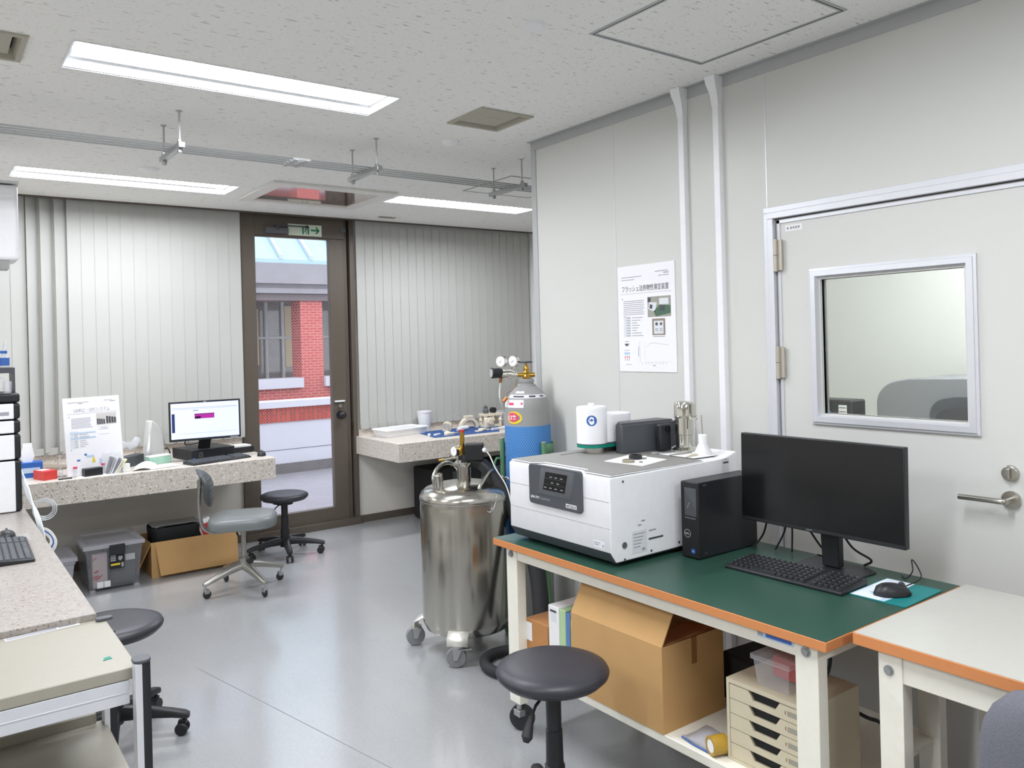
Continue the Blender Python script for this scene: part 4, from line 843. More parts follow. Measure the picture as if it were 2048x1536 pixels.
mb = MB(); mb.X = Matrix.Translation((3.90, 5.77, MZ)) @ Matrix.Rotation(0.3, 4, 'Z'); mb.prism(rrect(-.09, .09, -.022, .022, .015), 'z', 0, .008); mb.prism(rrect(-.03, .03, -.03, .03, .015), 'z', .008, .02); one(mb, 'plate_sample', 'flat ivory plate sample right of the bottle shaped sample', 'sample')
t = thing('clear_bin', 'clear plastic bin with yellow paper at the right end of the right counter', 'bin', (4.42, 6.03, CZ))
mb = MB(); mb.loft([[(4.27 - e, 5.92 - e, z), (4.62 + e, 5.92 - e, z), (4.62 + e, 6.16 + e, z), (4.27 - e, 6.16 + e, z)] for e, z in ((-.01, CZ + .001), (.006, CZ + .12), (.012, CZ + .12), (.004, CZ + .128), (-.004, CZ + .12), (-.016, CZ + .006))]); mb.build('bin_body', M['cloudy_plastic'], t)
mb = MB(); mb.hexa([(4.40, 6.06, CZ + .02), (4.54, 6.05, CZ + .02), (4.54, 6.054, CZ + .02), (4.40, 6.064, CZ + .02), (4.40, 6.06, CZ + .185), (4.54, 6.05, CZ + .195), (4.54, 6.054, CZ + .195), (4.40, 6.064, CZ + .185)]); mb.build('yellow_card', M['yellow_paper'], label='pale yellow card standing in the clear bin', cat='card')
mb = MB(); mb.box(4.33, 4.45, 5.98, 6.03, CZ + .008, CZ + .145); mb.build('white_card_box', M['paper'], label='white card box standing in the clear bin', cat='box')
# ---- under the right counter
t = thing('equipment_case', 'black equipment case on the floor under the right counter', 'case', (3.85, 5.95, 0))
mb = MB(); mb.box(3.42, 4.35, 5.80, 6.15, 0.01, 0.45); mb.build('case_body', M['black_matt'], t, bevel=0.012)
mb = MB(); mb.tube([(3.44, 5.79, .36), (3.44, 5.76, .37), (3.44, 5.76, .46), (3.44, 5.79, .47)], .008, 8); mb.build('handle', M['black'], t)
for xx in (3.60, 4.05):
    mb = MB(); mb.box(xx, xx + .12, 5.792, 5.80, .36, .42); mb.build('latch', M['charcoal'], t)

# ================================================================ floor under the left counter
def storage_box(x0, x1, y0, y1, h, label, contents):
    t = thing('storage_box', label, 'storage box', ((x0 + x1) / 2, (y0 + y1) / 2, 0), group='clear storage boxes under the counter')
    mb = MB(); loops = [[(x0 - e, y0 - e, z), (x1 + e, y0 - e, z), (x1 + e, y1 + e, z), (x0 - e, y1 + e, z)] for e, z in ((-.025, .012), (-.02, .02), (0, h - .05), (0.006, h - .045), (.006, h - .03))]
    mb.loft(loops); mb.build('tub', M['smoke_plastic'] if contents else M['cloudy_plastic'], t, bevel=.006)
    mb = MB(); mb.loft([[(x0 - e, y0 - e, z), (x1 + e, y0 - e, z), (x1 + e, y1 + e, z), (x0 - e, y1 + e, z)] for e, z in ((.016, h - .029), (.016, h - .004), (.004, h), (-.02, h), (-.03, h - .01))]); mb.build('lid', M['cloudy_plastic'], t, bevel=.004)
    for xx in (x0 + .02, x1 - .05):
        mb = MB(); mb.box(xx, xx + .03, y0 + .01, y0 + .04, 0, .013); mb.build('foot', M['cloudy_plastic'], t)
    return t
t = storage_box(0.80, 1.125, 5.62, 6.02, 0.30, 'clear grey storage box with dark contents and black latch under the left counter', True)
mb = MB(); mb.box(0.93, 1.02, 5.588, 5.604, 0.225, 0.288); mb.build('latch', M['black'], t, bevel=.003)
F = frame((0.932, 5.612, 0.135), (1, 0, 0), (0, 0.06, 1)); mb = MB(); mb.fr(F, 0, 0.085, 0, 0.095, 0.004); lb = mb.build('label_sheet', M['black_matt'], t)
mb = MB(); 
for k in range(3): mb.fr(F, .005, .036, .074 - k * .013, .083 - k * .013, .0046)
mb.fpoly(F, [(.05, .055), (.062, .045), (.075, .058), (.075, .075), (.05, .075)], .0046); mb.fr(F, .067, .08, .006, .034, .0046); mb.build('label_print', M['ink_soft'], lb)
mb = MB(); mb.fr(F, .006, .06, .02, .032, .0046); mb.build('label_stripe', M['yellow_ink'], lb)
mb = MB(); mb.box(0.945, 1.095, 5.665, 5.98, .022, .20); mb.build('packed_gadgets', M['charcoal'], bevel=.01, label='dark grey goods filling the right half of the clear grey storage box', cat='goods')
F = frame((0.842, 5.645, 0.026), (1, 0, 0), (0, 0.0, 1)); mb = MB(); mb.box(0.84, 0.925, 5.646, 5.70, .022, .235); pk = mb.build('white_packet', pm('pale packet', (228, 206, 206), 0.6, noise=None), bevel=.004, label='white packet with red print inside the clear grey storage box', cat='packet')
mb = MB()
for k in range(9):
    a = random.uniform(0, .055); b2 = random.uniform(.035, .19); mb.fpoly(F, [(a, b2), (a + .02, b2 + .012), (a + .018, b2 + .018), (a - .002, b2 + .006)], .0008)
mb.build('red_print', M['red_ink'], pk)
for k, (xx, z0, lab) in enumerate(((0.862, .022, 'white slip at the lower left inside the clear grey storage box'), (0.902, .022, 'white slip beside the lower left one inside the clear grey storage box'), (1.03, .17, 'white slip at the upper right inside the clear grey storage box'))):
    mb = MB(); mb.box(xx, xx + (.036 if k < 2 else .055), 5.634 + .006 * (k == 2), 5.640 + .006 * (k == 2), z0, z0 + .038); mb.build('white_slip', M['paper'], label=lab, cat='paper')
t = storage_box(0.46, 0.74, 5.64, 6.0, 0.245, 'pale clear storage box at far left under the counter, partly behind the bench', False)
t = thing('open_carton', 'open brown carton with a black bin liner inside, on the floor under the left counter', 'carton', (1.5, 5.85, 0))
yb_, yf = 6.06, 5.72; th = .004; h = .235
mb = MB(); mb.box(1.20, 1.76, yf, yf + th, 0, h); mb.box(1.20, 1.76, yb_ - th, yb_, 0, h); mb.box(1.20, 1.20 + th, yf + th, yb_ - th, 0, h); mb.box(1.76 - th, 1.76, yf + th, yb_ - th, 0, h); mb.box(1.20 + th, 1.76 - th, yf + th, yb_ - th, 0, th); mb.build('carton_body', M['cardboard'], t)
mb = MB(); mb.hexa([(1.225, yf - .001, h), (1.765, yf - .001, h), (1.765, yf + .003, h), (1.225, yf + .003, h), (1.245, yf - .05, .02), (1.755, yf - .05, .02), (1.755, yf - .046, .02), (1.245, yf - .046, .02)]); mb.build('front_flap', M['cardboard'], t)
mb = MB(); mb.hexa([(1.20, yf, h), (1.204, yf, h), (1.204, yb_, h), (1.20, yb_, h), (1.115, yf + .02, .05), (1.119, yf + .02, .05), (1.119, yb_ - .02, .05), (1.115, yb_ - .02, .05)]); mb.build('side_flap', M['cardboard'], t)
mb = MB(); mb.hexa([(1.756, yf, h), (1.76, yf, h), (1.76, yb_, h), (1.756, yb_, h), (1.80, yf + .02, h + .06), (1.804, yf + .02, h + .06), (1.804, yb_, h + .06), (1.80, yb_, h + .06)]); mb.build('raised_flap', M['cardboard_d'], t)
t2 = thing('bin_bag', 'black bin with pale crumpled rim standing in the open brown carton', 'bin', (1.37, 5.88, 0.01))
mb = MB(); pr = rrect(1.225, 1.54, 5.78, 6.0, .05); mb.loft([[(x + (x - 1.38) * e, y + (y - 5.89) * e, z) for x, y in pr] for e, z in ((-.1, .01), (0, .27), (.02, .30), (.0, .31), (-.05, .28))]); mb.build('black_liner', M['black_matt'], t2)
mb = MB(); mb.loft([[(x + (x - 1.38) * e, y + (y - 5.89) * e, z + random.uniform(-.006, .006)) for x, y in pr] for e, z in ((-.02, .318), (-.15, .312), (-.4, .306), (-.9, .302))]); mb.build('crumpled_contents', pm('grey crumpled film', (150, 152, 148), 0.4, noise=(30, .3)), t2)
mb = MB(); mb.X = Matrix.Translation((1.62, 5.86, .12)) @ Matrix.Rotation(-.35, 4, 'Y'); mb.box(-.035, .06, -.05, .05, .05, .21); o = mb.build('white_package', M['paper'], bevel=.01, label='white package with a red printed panel leaning in the open brown carton', cat='package')
mb = MB(); mb.X = Matrix.Translation((1.62, 5.86, .12)) @ Matrix.Rotation(-.35, 4, 'Y'); mb.box(-.025, .045, -.0515, -.0505, .10, .18); mb.build('red_panel', M['red_ink'], o)
# ================================================================ bench and cart at the left edge
t = thing('lab_bench', 'bench with pale terrazzo top at the left picture edge', 'bench', (0.0, 3.9, 0))
mb = MB(); mb.box(-0.55, 0.410, 2.705, 5.08, 0.692, 0.722); mb.build('stone_top', M['bench_stone'], t, bevel=.003)
mb = MB(); mb.box(-0.52, 0.372, 2.74, 5.04, 0.60, 0.691); mb.build('apron', M['cream_paint'], t)
for xx, yy in ((0.33, 5.0), (-0.5, 5.0), (-0.5, 2.76)):
    mb = MB(); mb.box(xx, xx + .04, yy, yy + .04, 0, 0.60); mb.build('leg', M['cream_paint'], t, bevel=.003)
# small cart
t = thing('utility_cart', 'cream topped cart with aluminium profile frame at the lower left', 'cart', (0.1, 2.45, 0))
mb = MB(); mb.box(-0.50, 0.432, 2.238, 2.703, 0.672, 0.702); mb.build('top_board', M['cream_top'], t, bevel=.003)
mb = MB(); mb.box(-0.50, 0.41, 2.238, 2.268, 0.612, 0.671); mb.box(-0.50, 0.41, 2.236, 2.2375, 0.640, 0.644); mb.build('front_rail', M['alu'], t, bevel=.002)
mb = MB(); mb.box(-0.50, 0.41, 2.668, 2.698, 0.612, 0.671); mb.build('rear_rail', M['alu'], t, bevel=.002)
mb = MB(); mb.box(0.385, 0.413, 2.27, 2.666, 0.612, 0.671); mb.build('side_rail', M['alu'], t, bevel=.002)
mb = MB(); mb.box(-0.50, 0.425, 2.235, 2.700, 0.375, 0.40); mb.build('lower_shelf', M['cream_top'], t, bevel=.002)
mb = MB(); mb.box(-0.50, 0.40, 2.690, 2.702, 0.335, 0.428); mb.build('shelf_lip', M['cream_top'], t, bevel=.002)
def post(yc, top, zt):
    pr = [(0.416, yc - .022), (0.440, yc - .022), (0.452, yc - .016), (0.452, yc + .016), (0.440, yc + .022), (0.416, yc + .022)]
    p = MB(); p.prism(pr[:1] + [(0.432, yc - .022), (0.432, yc + .022)] + pr[-1:], 'z', 0.03, zt); o = p.build('post', M['alu'], t, bevel=.0015)
    p = MB(); p.prism([(0.4325, yc - .021)] + pr[1:5][:] + [(0.4325, yc + .021)], 'z', 0.03, zt); p.build('black_insert', M['black'], o)
    p = MB(); p.prism(rrect(0.412, 0.455, yc - .025, yc + .025, .018), 'z', zt, zt + .008); zt > .7 and p.build('end_cap', M['charcoal'], o, bevel=.002)
post(2.213, 0, 0.722); post(2.676, 0, 0.6715)
mb = MB(); mb.prism(rrect(0.404, 0.45, 2.672, 2.70, .012), 'z', 0.7025, 0.711); mb.build('end_cap', M['charcoal'], t, bevel=.002)
F = frame((0.175, 2.668, 0.702), (0.19, 0.022, 0), (-0.02, .2, 0)); mb = MB(); mb.fr(F, 0, .19, 0, .026, .0006); st = mb.build('asset_label', M['paper'], t)
mb = MB(); mb.fr(F, .003, .13, .004, .022, .0012); mb.fr(F, .135, .18, .008, .018, .0012); mb.build('label_print', M['ink_soft'], st)
mb = MB(); mb.prism([(0.365, 2.33), (0.388, 2.335), (0.386, 2.355), (0.372, 2.352)], 'z', 0.7022, 0.703); mb.build('green_sticker', M['teal'], t)
# ---- instrument stack on the bench
t = thing('chromatograph', 'stack of white fronted black instrument modules on the left bench', 'instrument', (0.1, 4.9, 0.722))
zs = [(0.724, 0.980, 'white_panel'), (0.984, 1.110, 'white_panel'), (1.114, 1.180, 'white_panel'), (1.184, 1.265, 'white_panel')]
for i, (z0, z1, nm) in enumerate(zs):
    mb = MB(); mb.box(-0.12, 0.394, 4.70, 5.06, z0, z1 - .001); o = mb.build('module', M['black'], t, bevel=.012)
    mb = MB(); mb.box(-0.08, 0.366, 4.69, 4.705, z0 + .002, z1 - .003); mb.build('front_panel', M['white_paint'], o, bevel=.004)
mb = MB(); mb.box(-0.12, 0.394, 4.70, 5.06, 1.267, 1.312); mb.build('solvent_tray', M['black'], t, bevel=.01)
mb = MB(); mb.box(0.285, 0.345, 4.6885, 4.6895, 1.205, 1.222); mb.build('small_print', M['ink_soft'], t)
mb = MB(); mb.box(-0.1, 0.380, 4.75, 5.0, 1.413, 1.440); mb.box(-.1, -.09, 4.75, 5.0, 1.3125, 1.413); mb.box(0.373, 0.380, 4.75, 5.0, 1.3125, 1.413); mb.build('bottle_rack', M['charcoal'], label='dark bottle rack on top of the instrument stack', cat='rack')
for k, (xx, lab) in enumerate(((0.340, 'solvent bottle with blue label on the bottle rack, rightmost'), (0.272, 'solvent bottle with blue label on the bottle rack, second from the right'), (0.20, 'solvent bottle with blue label on the bottle rack, third from the right'))):
    t2 = thing('solvent_bottle', lab, 'bottle', (xx, 4.84, 1.4405), group='solvent bottles')
    mb = MB(); mb.lathe([(0.024, 0.001), (0.025, .05), (0.014, .062), (0.014, .072)], (xx, 4.84, 1.4405), 18); mb.build('glass_body', M['clear_plastic'], t2)
    mb = MB(); mb.lathe([(0.0256, .010), (0.0256, .05)], (xx, 4.84, 1.4405), 18); mb.build('label_band', M['blue_ink'], t2)
    mb = MB(); mb.cyl((xx, 4.84, 1.512), (xx, 4.84, 1.526), 0.0155, n=16); mb.build('cap', M['blue_box'], t2)
    mb = MB(); mb.tube(spline([(xx, 4.84, 1.526), (xx + .01, 4.86, 1.565), (xx + .012, 4.90, 1.575), (xx + .005, 4.95, 1.54), (xx, 4.97, 1.442)], 6), .002, 6); mb.build('tube', M['tubing'], t2)
t2 = thing('solvent_cup', 'small clear waste cup under the bottle rack', 'cup', (0.345, 4.735, 1.3125)); mb = MB(); mb.lathe([(0.018, 0.001), (0.02, .06), (0.018, .06), (0.016, .004)], (0.345, 4.735, 1.3125), 16); mb.build('cup_body', M['clear_plastic'], t2)
mb = MB(); mb.tube(spline([(-.1, 4.735, 1.41), (.1, 4.735, 1.40), (.31, 4.735, 1.398), (0.345, 4.735, 1.37)], 8), .0035, 6); mb.tube(spline([(-.1, 4.728, 1.375), (.15, 4.728, 1.36), (.29, 4.73, 1.335), (.335, 4.735, 1.345)], 8), .003, 6); mb.build('tube', M['tubing'], t2)
keyboard('keyboard', frame((0.332, 3.525, 0.7225), (0.012, 0.44, 0), (-1, 0.03, 0)), 0.455, 0.155, 'black keyboard on the left bench cut by the picture edge', M['charcoal'], M['black'], 2)
mouse('computer_mouse', (0.275, 4.05, 0.7225), 1.4, 'black mouse behind the keyboard on the left bench', M['black'], 0.12, 0.075)
F = frame((0.285, 3.95, 0.7222), (1, 0, 0), (0, 1, 0)); mb = MB(); mb.fr(F, 0.0, .075, 0, .17, .0006); o = mb.build('clear_sheet', M['clear_plastic'], label='small clear label sheet on the bench beside the mouse', cat='sheet')
mb = MB(); mb.X = Matrix.Translation((0.155, 3.13, 0.7225)); mb.box(-.04, .025, -.05, .02, 0, .02); mb.build('purple_gadget', pm('dark purple plastic', (62, 40, 110), 0.4), bevel=.004, label='small dark purple gadget at the picture edge on the bench', cat='gadget')
# tubing and cables hanging behind the bench edge
tbz = thing('tube_bundle', 'clear tube bundle with a small coil, running down the bench edge below the instrument stack', 'tubes', (0.43, 4.5, 0.45))
for k in range(4):
    mb = MB(); mb.tube(spline([(0.396, 4.76, 0.92 - k * .02), (0.417, 4.64 - k * .015, 0.84 - k * .02), (0.424 + k * .005, 4.48, 0.74), (0.435 + k * .004, 4.35 - k * .02, 0.62), (0.425, 4.25, 0.45)], 6), .0034, 6); mb.build('tube', M['tubing'], tbz)
mb = MB()
for k in range(3):
    r = .055 - k * .008; mb.tube([(0.50 + r * math.cos(a), 4.80 + .006 * k, 0.70 + r * math.sin(a)) for a in [2 * PI * q / 24 for q in range(24)]], .0026, 6, closed=True)
mb.build('tube_coil', M['tubing'], tbz)
tbz = thing('cable_bundle', 'loop of white cables hanging out under the bench edge', 'cables', (0.48, 4.5, 0.45))
for k in range(5):
    mb = MB(); q = k * .007; mb.tube(spline([(0.415, 4.62, 0.62 - k * .01), (0.46, 4.6, 0.645 - q), (0.50 - q * .3, 4.58, 0.625 - q), (0.522 - q, 4.56, 0.57), (0.49 - q, 4.54, 0.52 + q), (0.42, 4.52, 0.50)], 6), .0036, 6); mb.build('white_cable', M['white_cable'] if k != 2 else M['blue_ink'], tbz)
t = thing('power_strip', 'white power strip on a black block behind the bench under the cables', 'power strip', (0.5, 5.0, 0.0))
mb = MB(); mb.box(0.44, 0.535, 4.9, 5.05, 0.0, 0.24); mb.build('black_block', M['black'], t, bevel=.004); mb = MB(); mb.box(0.43, 0.53, 4.89, 5.0, 0.241, 0.31); mb.build('socket_body', M['cream_paint'], t, bevel=.004)

# ================================================================ stools
def stool(name, label, loc, h, rs, a0, lever_a, group='black swivel stools', tilt=0):
    t = thing(name, label, 'stool', (0, 0, 0), group)
    mb = MB(); mb.lathe([(0.0, h - .062), (0.10, h - .060), (rs - .02, h - .052), (rs - .003, h - .036), (rs, h - .026), (rs - .006, h - .014), (rs - .03, h - .004), (rs * .6, h - .001), (0.0, h)], (0, 0, 0), 44); mb.build('seat', M['black_vinyl'], t, angle=60)
    mb = MB(); mb.cyl((0, 0, h - .085), (0, 0, h - .0625), .062, n=20); mb.box(-.08, .08, -.02, .02, h - .078, h - .063); mb.build('seat_plate', M['black'], t)
    mb = MB(); mb.lathe([(0.031, .135), (0.031, h * .42), (0.027, h * .42 + .002), (0.0255, h * .62), (0.023, h * .62 + .002), (0.024, h - .0855)], (0, 0, 0), 24); mb.build('gas_column', M['black'], t)
    mb = MB(); mb.lathe([(0.036, .06), (0.04, .10), (0.036, .134), (0.0, .1345)], (0, 0, 0), 24); mb.build('hub', M['black'], t)
    c, s = math.cos(lever_a), math.sin(lever_a)
    mb = MB(); mb.tube([(c * .03, s * .03, h - .074), (c * .10, s * .10, h - .095), (c * .125, s * .125, h - .12)], .0045, 8); lv = mb.build('lever', M['black'], t)
    mb = MB(); mb.tube([(c * .122, s * .122, h - .116), (c * .135, s * .135, h - .135), (c * .15, s * .15, h - .165), (c * .157, s * .157, h - .178)], [.007, .012, .017, .008], 12); mb.build('lever_paddle', M['black'], lv)
    for k in range(5):
        a = a0 + k * 2 * PI / 5; u = Vector((math.cos(a), math.sin(a), 0)); w = Vector((-u.y, u.x, 0)); Z = Vector((0, 0, 1))
        mb = MB(); rows = []
        for q, (r, zc, hw, hh) in enumerate(((.03, .10, .026, .026), (.12, .098, .022, .021), (.22, .086, .019, .015), (.265, .078, .019, .013), (.282, .074, .012, .01))):
            rows.append([u * r + w * (hw * x) + Z * (zc + hh * y) for x, y in ((-1, -.8), (-.7, -1), (.7, -1), (1, -.8), (1, .5), (.6, 1), (-.6, 1), (-1, .5))])
        mb.loft(rows); mb.build('leg', M['black'], t, angle=50)
        mb = MB(); p = u * .262; mb.cyl(p + Z * .045, p + Z * .072, .007, n=10); mb.loft([[p + w * x + u * y + Z * z for x, y in ((-.012, -.022), (.012, -.022), (.012, .01), (-.012, .01))] for z in (.04, .056)]); cs = mb.build('caster', M['black'], t, bevel=.003)
        mb = MB(); pc_ = p - u * .008
        for sx in (-1, 1): mb.lathe([(0.0, -.007), (.02, -.007), (.0245, -.003), (.0245, .003), (.02, .007), (0.0, .008)], pc_ + w * (sx * .017) + Z * .0247, 20, w)
        mb.build('twin_wheel', M['black'], cs)
    t.location = loc; return t
sA = stool('swivel_stool', 'large black swivel stool in the foreground before the green bench', (1.520, 1.905, 0), .535, .172, math.radians(65), math.radians(200))
sB = stool('swivel_stool', 'black swivel stool standing in front of the glazed door', (2.11, 5.72, 0), .452, .172, math.radians(-32), math.radians(212))
sC = stool('swivel_stool', 'black swivel stool half hidden by the cart at lower left', (0.575, 3.46, 0), .462, .188, math.radians(43), math.radians(120))
# ---- grey work chair
t = thing('work_chair', 'grey swivel work chair with small backrest and four legged cast base', 'chair', (0, 0, 0))
Z = Vector((0, 0, 1)); h = .475
mb = MB(); pr = [(x * .205, y * .2) for x, y in [(math.copysign(abs(math.cos(a)) ** .62, math.cos(a)), math.copysign(abs(math.sin(a)) ** .62, math.sin(a))) for a in [2 * PI * q / 40 for q in range(40)]]]
mb.loft([[(x * s, y * s, z) for x, y in pr] for s, z in ((.92, h - .075), (.985, h - .07), (1, h - .05), (.995, h - .028), (.95, h - .01), (.8, h - .001), (.4, h + .003), (.05, h + .003))]); mb.build('seat', M['grey_vinyl'], t, angle=50)
mb = MB(); mb.box(-.12, .10, -.06, .06, h - .095, h - .0755); mb.build('seat_plate', M['alu_dull'], t, bevel=.003)
mb = MB(); mb.cyl((0, 0, .19), (0, 0, h - .095), .016, n=18); mb.cyl((0, 0, .165), (0, 0, .20), .032, n=20); mb.build('stem', M['cast_alu'], t)
mb = MB(); mb.cyl((.03, -.03, .183), (.05, -.05, .183), .014, n=14); mb.build('height_knob', M['black'], t)
for s in (-1, 1):
    mb = MB(); mb.tube(spline([(-.08, s * .022, h - .10), (-.17, s * .022, h - .105), (-.232, s * .022, h - .075), (-.252, s * .022, h + .0), (-.254, s * .022, h + .12), (-.242, s * .022, h + .225)], 6), .0085, 10); mb.build('back_tube', M['cast_alu'], t)
mb = MB(); rows = []
for i in range(11):
    s = -1 + 2 * i / 10; zz = h + .175 + s * .115; xx = -.228 - .035 * s * abs(s) + .025 * (1 - s * s); hw = .13 * math.sqrt(max(.04, 1 - abs(s) ** 3)); th = .022 * math.sqrt(max(.05, 1 - s * s)) + .004
    ring = []
    for k in range(16):
        a = 2 * PI * k / 16; yv = hw * math.copysign(abs(math.cos(a)) ** .8, math.cos(a)); xv = th * math.sin(a) + .012 * (yv / .165) ** 2
        ring.append((xx + xv, yv, zz))
    rows.append(ring)
mb.loft(rows); bk = mb.build('backrest', pm('dark ribbed backrest', (72, 76, 76), 0.45), t, angle=60)
mb = MB()
for i in range(7):
    s = -.72 + 1.44 * i / 6; zz = h + .175 + s * .115; xx = -.228 - .035 * s * abs(s) + .025 * (1 - s * s) + .022 * math.sqrt(1 - s * s) + .0035
    hw = .105 * math.sqrt(max(.04, 1 - abs(s) ** 3)); mb.tube([(xx + .012 * (q * hw / .165) ** 2 - .012 * q ** 4, q * hw, zz) for q in (-1, -.5, 0, .5, 1)], .004, 6)
mb.build('ribs', M['charcoal'], bk)
mb = MB(); mb.box(-.262, -.238, -.035, .035, h + .175, h + .235); mb.build('back_bracket', M['cast_alu'], t, bevel=.004)
mb = MB(); mb.tube([(-.05, .0, h - .085), (-.03, -.1, h - .095), (-.02, -.16, h - .10)], .006, 8); mb.build('tilt_lever', M['black'], t)
mb = MB(); mb.lathe([(.034, .13), (.04, .15), (.034, .175), (0, .176)], (0, 0, 0), 20); mb.build('hub', M['cast_alu'], t)
for k in range(4):
    a = math.radians(32) + k * PI / 2; u = Vector((math.cos(a), math.sin(a), 0)); w = Vector((-u.y, u.x, 0)); rows = []
    for (r, zc, hw, hh) in ((.02, .155, .03, .022), (.10, .138, .026, .02), (.20, .108, .02, .015), (.255, .09, .017, .012), (.268, .088, .01, .009)):
        rows.append([u * r + w * (hw * x) + Z * (zc + hh * y) for x, y in ((-1, -.9), (1, -.9), (1, .2), (.6, .85), (0, 1.1), (-.6, .85), (-1, .2))])
    mb = MB(); mb.loft(rows); mb.build('leg', M['cast_alu'], t, angle=45)
    p = u * .255; mb = MB(); mb.cyl(p + Z * .05, p + Z * .09, .007, n=10); mb.loft([[p + w * x + u * y + Z * z for x, y in ((-.014, -.022), (.014, -.022), (.014, .008), (-.014, .008))] for z in (.03, .055)]); cs = mb.build('caster', M['zinc'], t, bevel=.002)
    mb = MB(); mb.lathe([(0, -.009), (.02, -.009), (.025, -.005), (.025, .005), (.02, .009), (0, .009)], p - u * .01 + Z * .0252, 20, w); mb.build('wheel', M['black'], cs)
t.location = (1.605, 5.075, 0); t.rotation_euler = (0, 0, math.radians(-22))
# ================================================================ green work bench
t = thing('work_bench', 'work bench with dark green top and orange edge along the partition', 'workbench', (2.14, 1.88, 0))
gx0, gx1, gy0, gy1, gz = 1.794, 2.497, 1.160, 2.601, 0.740
mb = MB(); mb.box(gx0 + .002, gx1 - .002, gy0 + .002, gy1 - .002, gz - .001, gz); mb.build('green_surface', M['green_top'], t)
mb = MB(); mb.box(gx0, gx1, gy0, gy1, gz - .027, gz - .0012); mb.build('edge_band', M['orange_edge'], t, bevel=.0015)
mb = MB(); mb.box(gx0 + .028, gx0 + .058, gy0 + .085, gy1 - .085, gz - .072, gz - .0275); mb.build('front_rail', M['cream_paint'], t, bevel=.002)
mb = MB(); mb.box(gx1 - .058, gx1 - .028, gy0 + .085, gy1 - .085, gz - .072, gz - .0275); mb.build('rear_rail', M['cream_paint'], t, bevel=.002)
for yy in (gy0 + .042, gy1 - .084):
    mb = MB(); mb.box(gx0 + .058, gx1 - .058, yy, yy + .042, gz - .072, gz - .0275); mb.build('side_rail', M['cream_paint'], t, bevel=.002)
for xx in (gx0 + .024, gx1 - .066):
    for yy in (gy0 + .04, gy1 - .120):
        mb = MB(); mb.box(xx, xx + .042, yy, yy + .066, .115, gz - .0275); lg = mb.build('leg', M['cream_paint'], t, bevel=.002)
        mb = MB(); cx, cy = xx + .021, yy + .033
        mb.cyl((cx, cy, .085), (cx, cy, .115), .012, n=12); mb.loft([[(cx + x, cy + y, z) for x, y in ((-.016, -.02), (.016, -.02), (.016, .02), (-.016, .02))] for z in (.06, .085)]); cs = mb.build('caster', M['zinc'], t, bevel=.002)
        mb = MB(); mb.lathe([(0, -.012), (.04, -.012), (.05, -.008), (.05, .008), (.04, .012), (0, .012)], (cx + .012, cy, .05), 24, (.8, .6, 0)); mb.build('wheel', M['black'], cs)
for yy in (gy0 + .073, gy1 - .087):
    mb = MB(); mb.cyl((gx0 + .0235, yy, gz - .05), (gx0 + .016, yy, gz - .05), .010, n=6); mb.cyl((gx0 + .0245, yy, gz - .05), (gx0 + .0215, yy, gz - .05), .014, n=16); mb.build('bolt', M['zinc'], t)
F = frame((gx0 + .0275, 1.385, gz - .052), (0, -1, 0), (0, 0, 1)); mb = MB(); mb.fr(F, 0, .112, 0, .024, .0006); st = mb.build('maker_sticker', M['pale_blue'], t)
text('トラスコ中山', F, .02, .005, .012, M['blue_ink'], st, width=.085, off=.0012, bold=.0003) if 0 else None
mb = MB(); mb.fr(F, .028, .108, .004, .016, .0012); mb.build('blue_print', M['blue_ink'], st); mb = MB(); mb.fr(F, .002, .018, .004, .022, .0012); mb.build('grey_print', M['ink_soft'], st)
mb = MB(); mb.box(gx0 + .045, gx1 - .035, gy0 + .06, gy1 - .06, .262, .28); mb.box(gx0 + .030, gx0 + .045, gy0 + .106, gy1 - .12, .252, .28); mb.build('lower_shelf', M['cream_paint'], t, bevel=.002)
SZ = .2805
# ---- white bench at the right edge
t = thing('white_bench', 'white topped work bench with orange edge at the lower right', 'workbench', (2.2, 0.4, 0))
wx0, wx1, wy0, wy1, wz = 1.860, 2.46, -0.35, 1.128, 0.760
mb = MB(); mb.box(wx0 + .002, wx1 - .002, wy0 + .002, wy1 - .002, wz - .001, wz); mb.build('white_surface', M['white_top'], t)
mb = MB(); mb.box(wx0, wx1, wy0, wy1, wz - .030, wz - .0012); mb.build('edge_band', M['orange_edge'], t, bevel=.0015)
mb = MB(); mb.box(wx0 + .022, wx0 + .055, wy0 + .06, wy1 - .085, wz - .10, wz - .0305); mb.build('front_rail', M['cream_paint'], t, bevel=.002)
mb = MB(); mb.box(wx0 + .055, wx1 - .04, wy1 - .085, wy1 - .05, wz - .10, wz - .0305); mb.build('side_rail', M['cream_paint'], t, bevel=.002)
for xx in (wx0 + .018, wx1 - .066):
    for yy in (wy0 + .04, wy1 - .115):
        mb = MB(); mb.box(xx, xx + .044, yy, yy + .06, .02, wz - .0305); mb.build('leg', M['cream_paint'], t, bevel=.002)
        mb = MB(); mb.cyl((xx + .022, yy + .03, 0), (xx + .022, yy + .03, .0195), .018, n=16); mb.build('foot', M['black'], t)
mb = MB(); mb.cyl((wx0 + .0175, wy1 - .082, wz - .075), (wx0 + .011, wy1 - .082, wz - .075), .009, n=6); mb.cyl((wx0 + .0185, wy1 - .082, wz - .075), (wx0 + .0155, wy1 - .082, wz - .075), .0125, n=16); mb.build('bolt', M['zinc'], t)
mb = MB(); mb.box(2.60, 2.665, 0.88, 0.94, 0.0, 1.9) if 0 else mb.box(wx1 - .20, wx1 - .1, .80, .84, 0.0, wz - .031); mb.build('rear_panel', M['cream_top'], t)
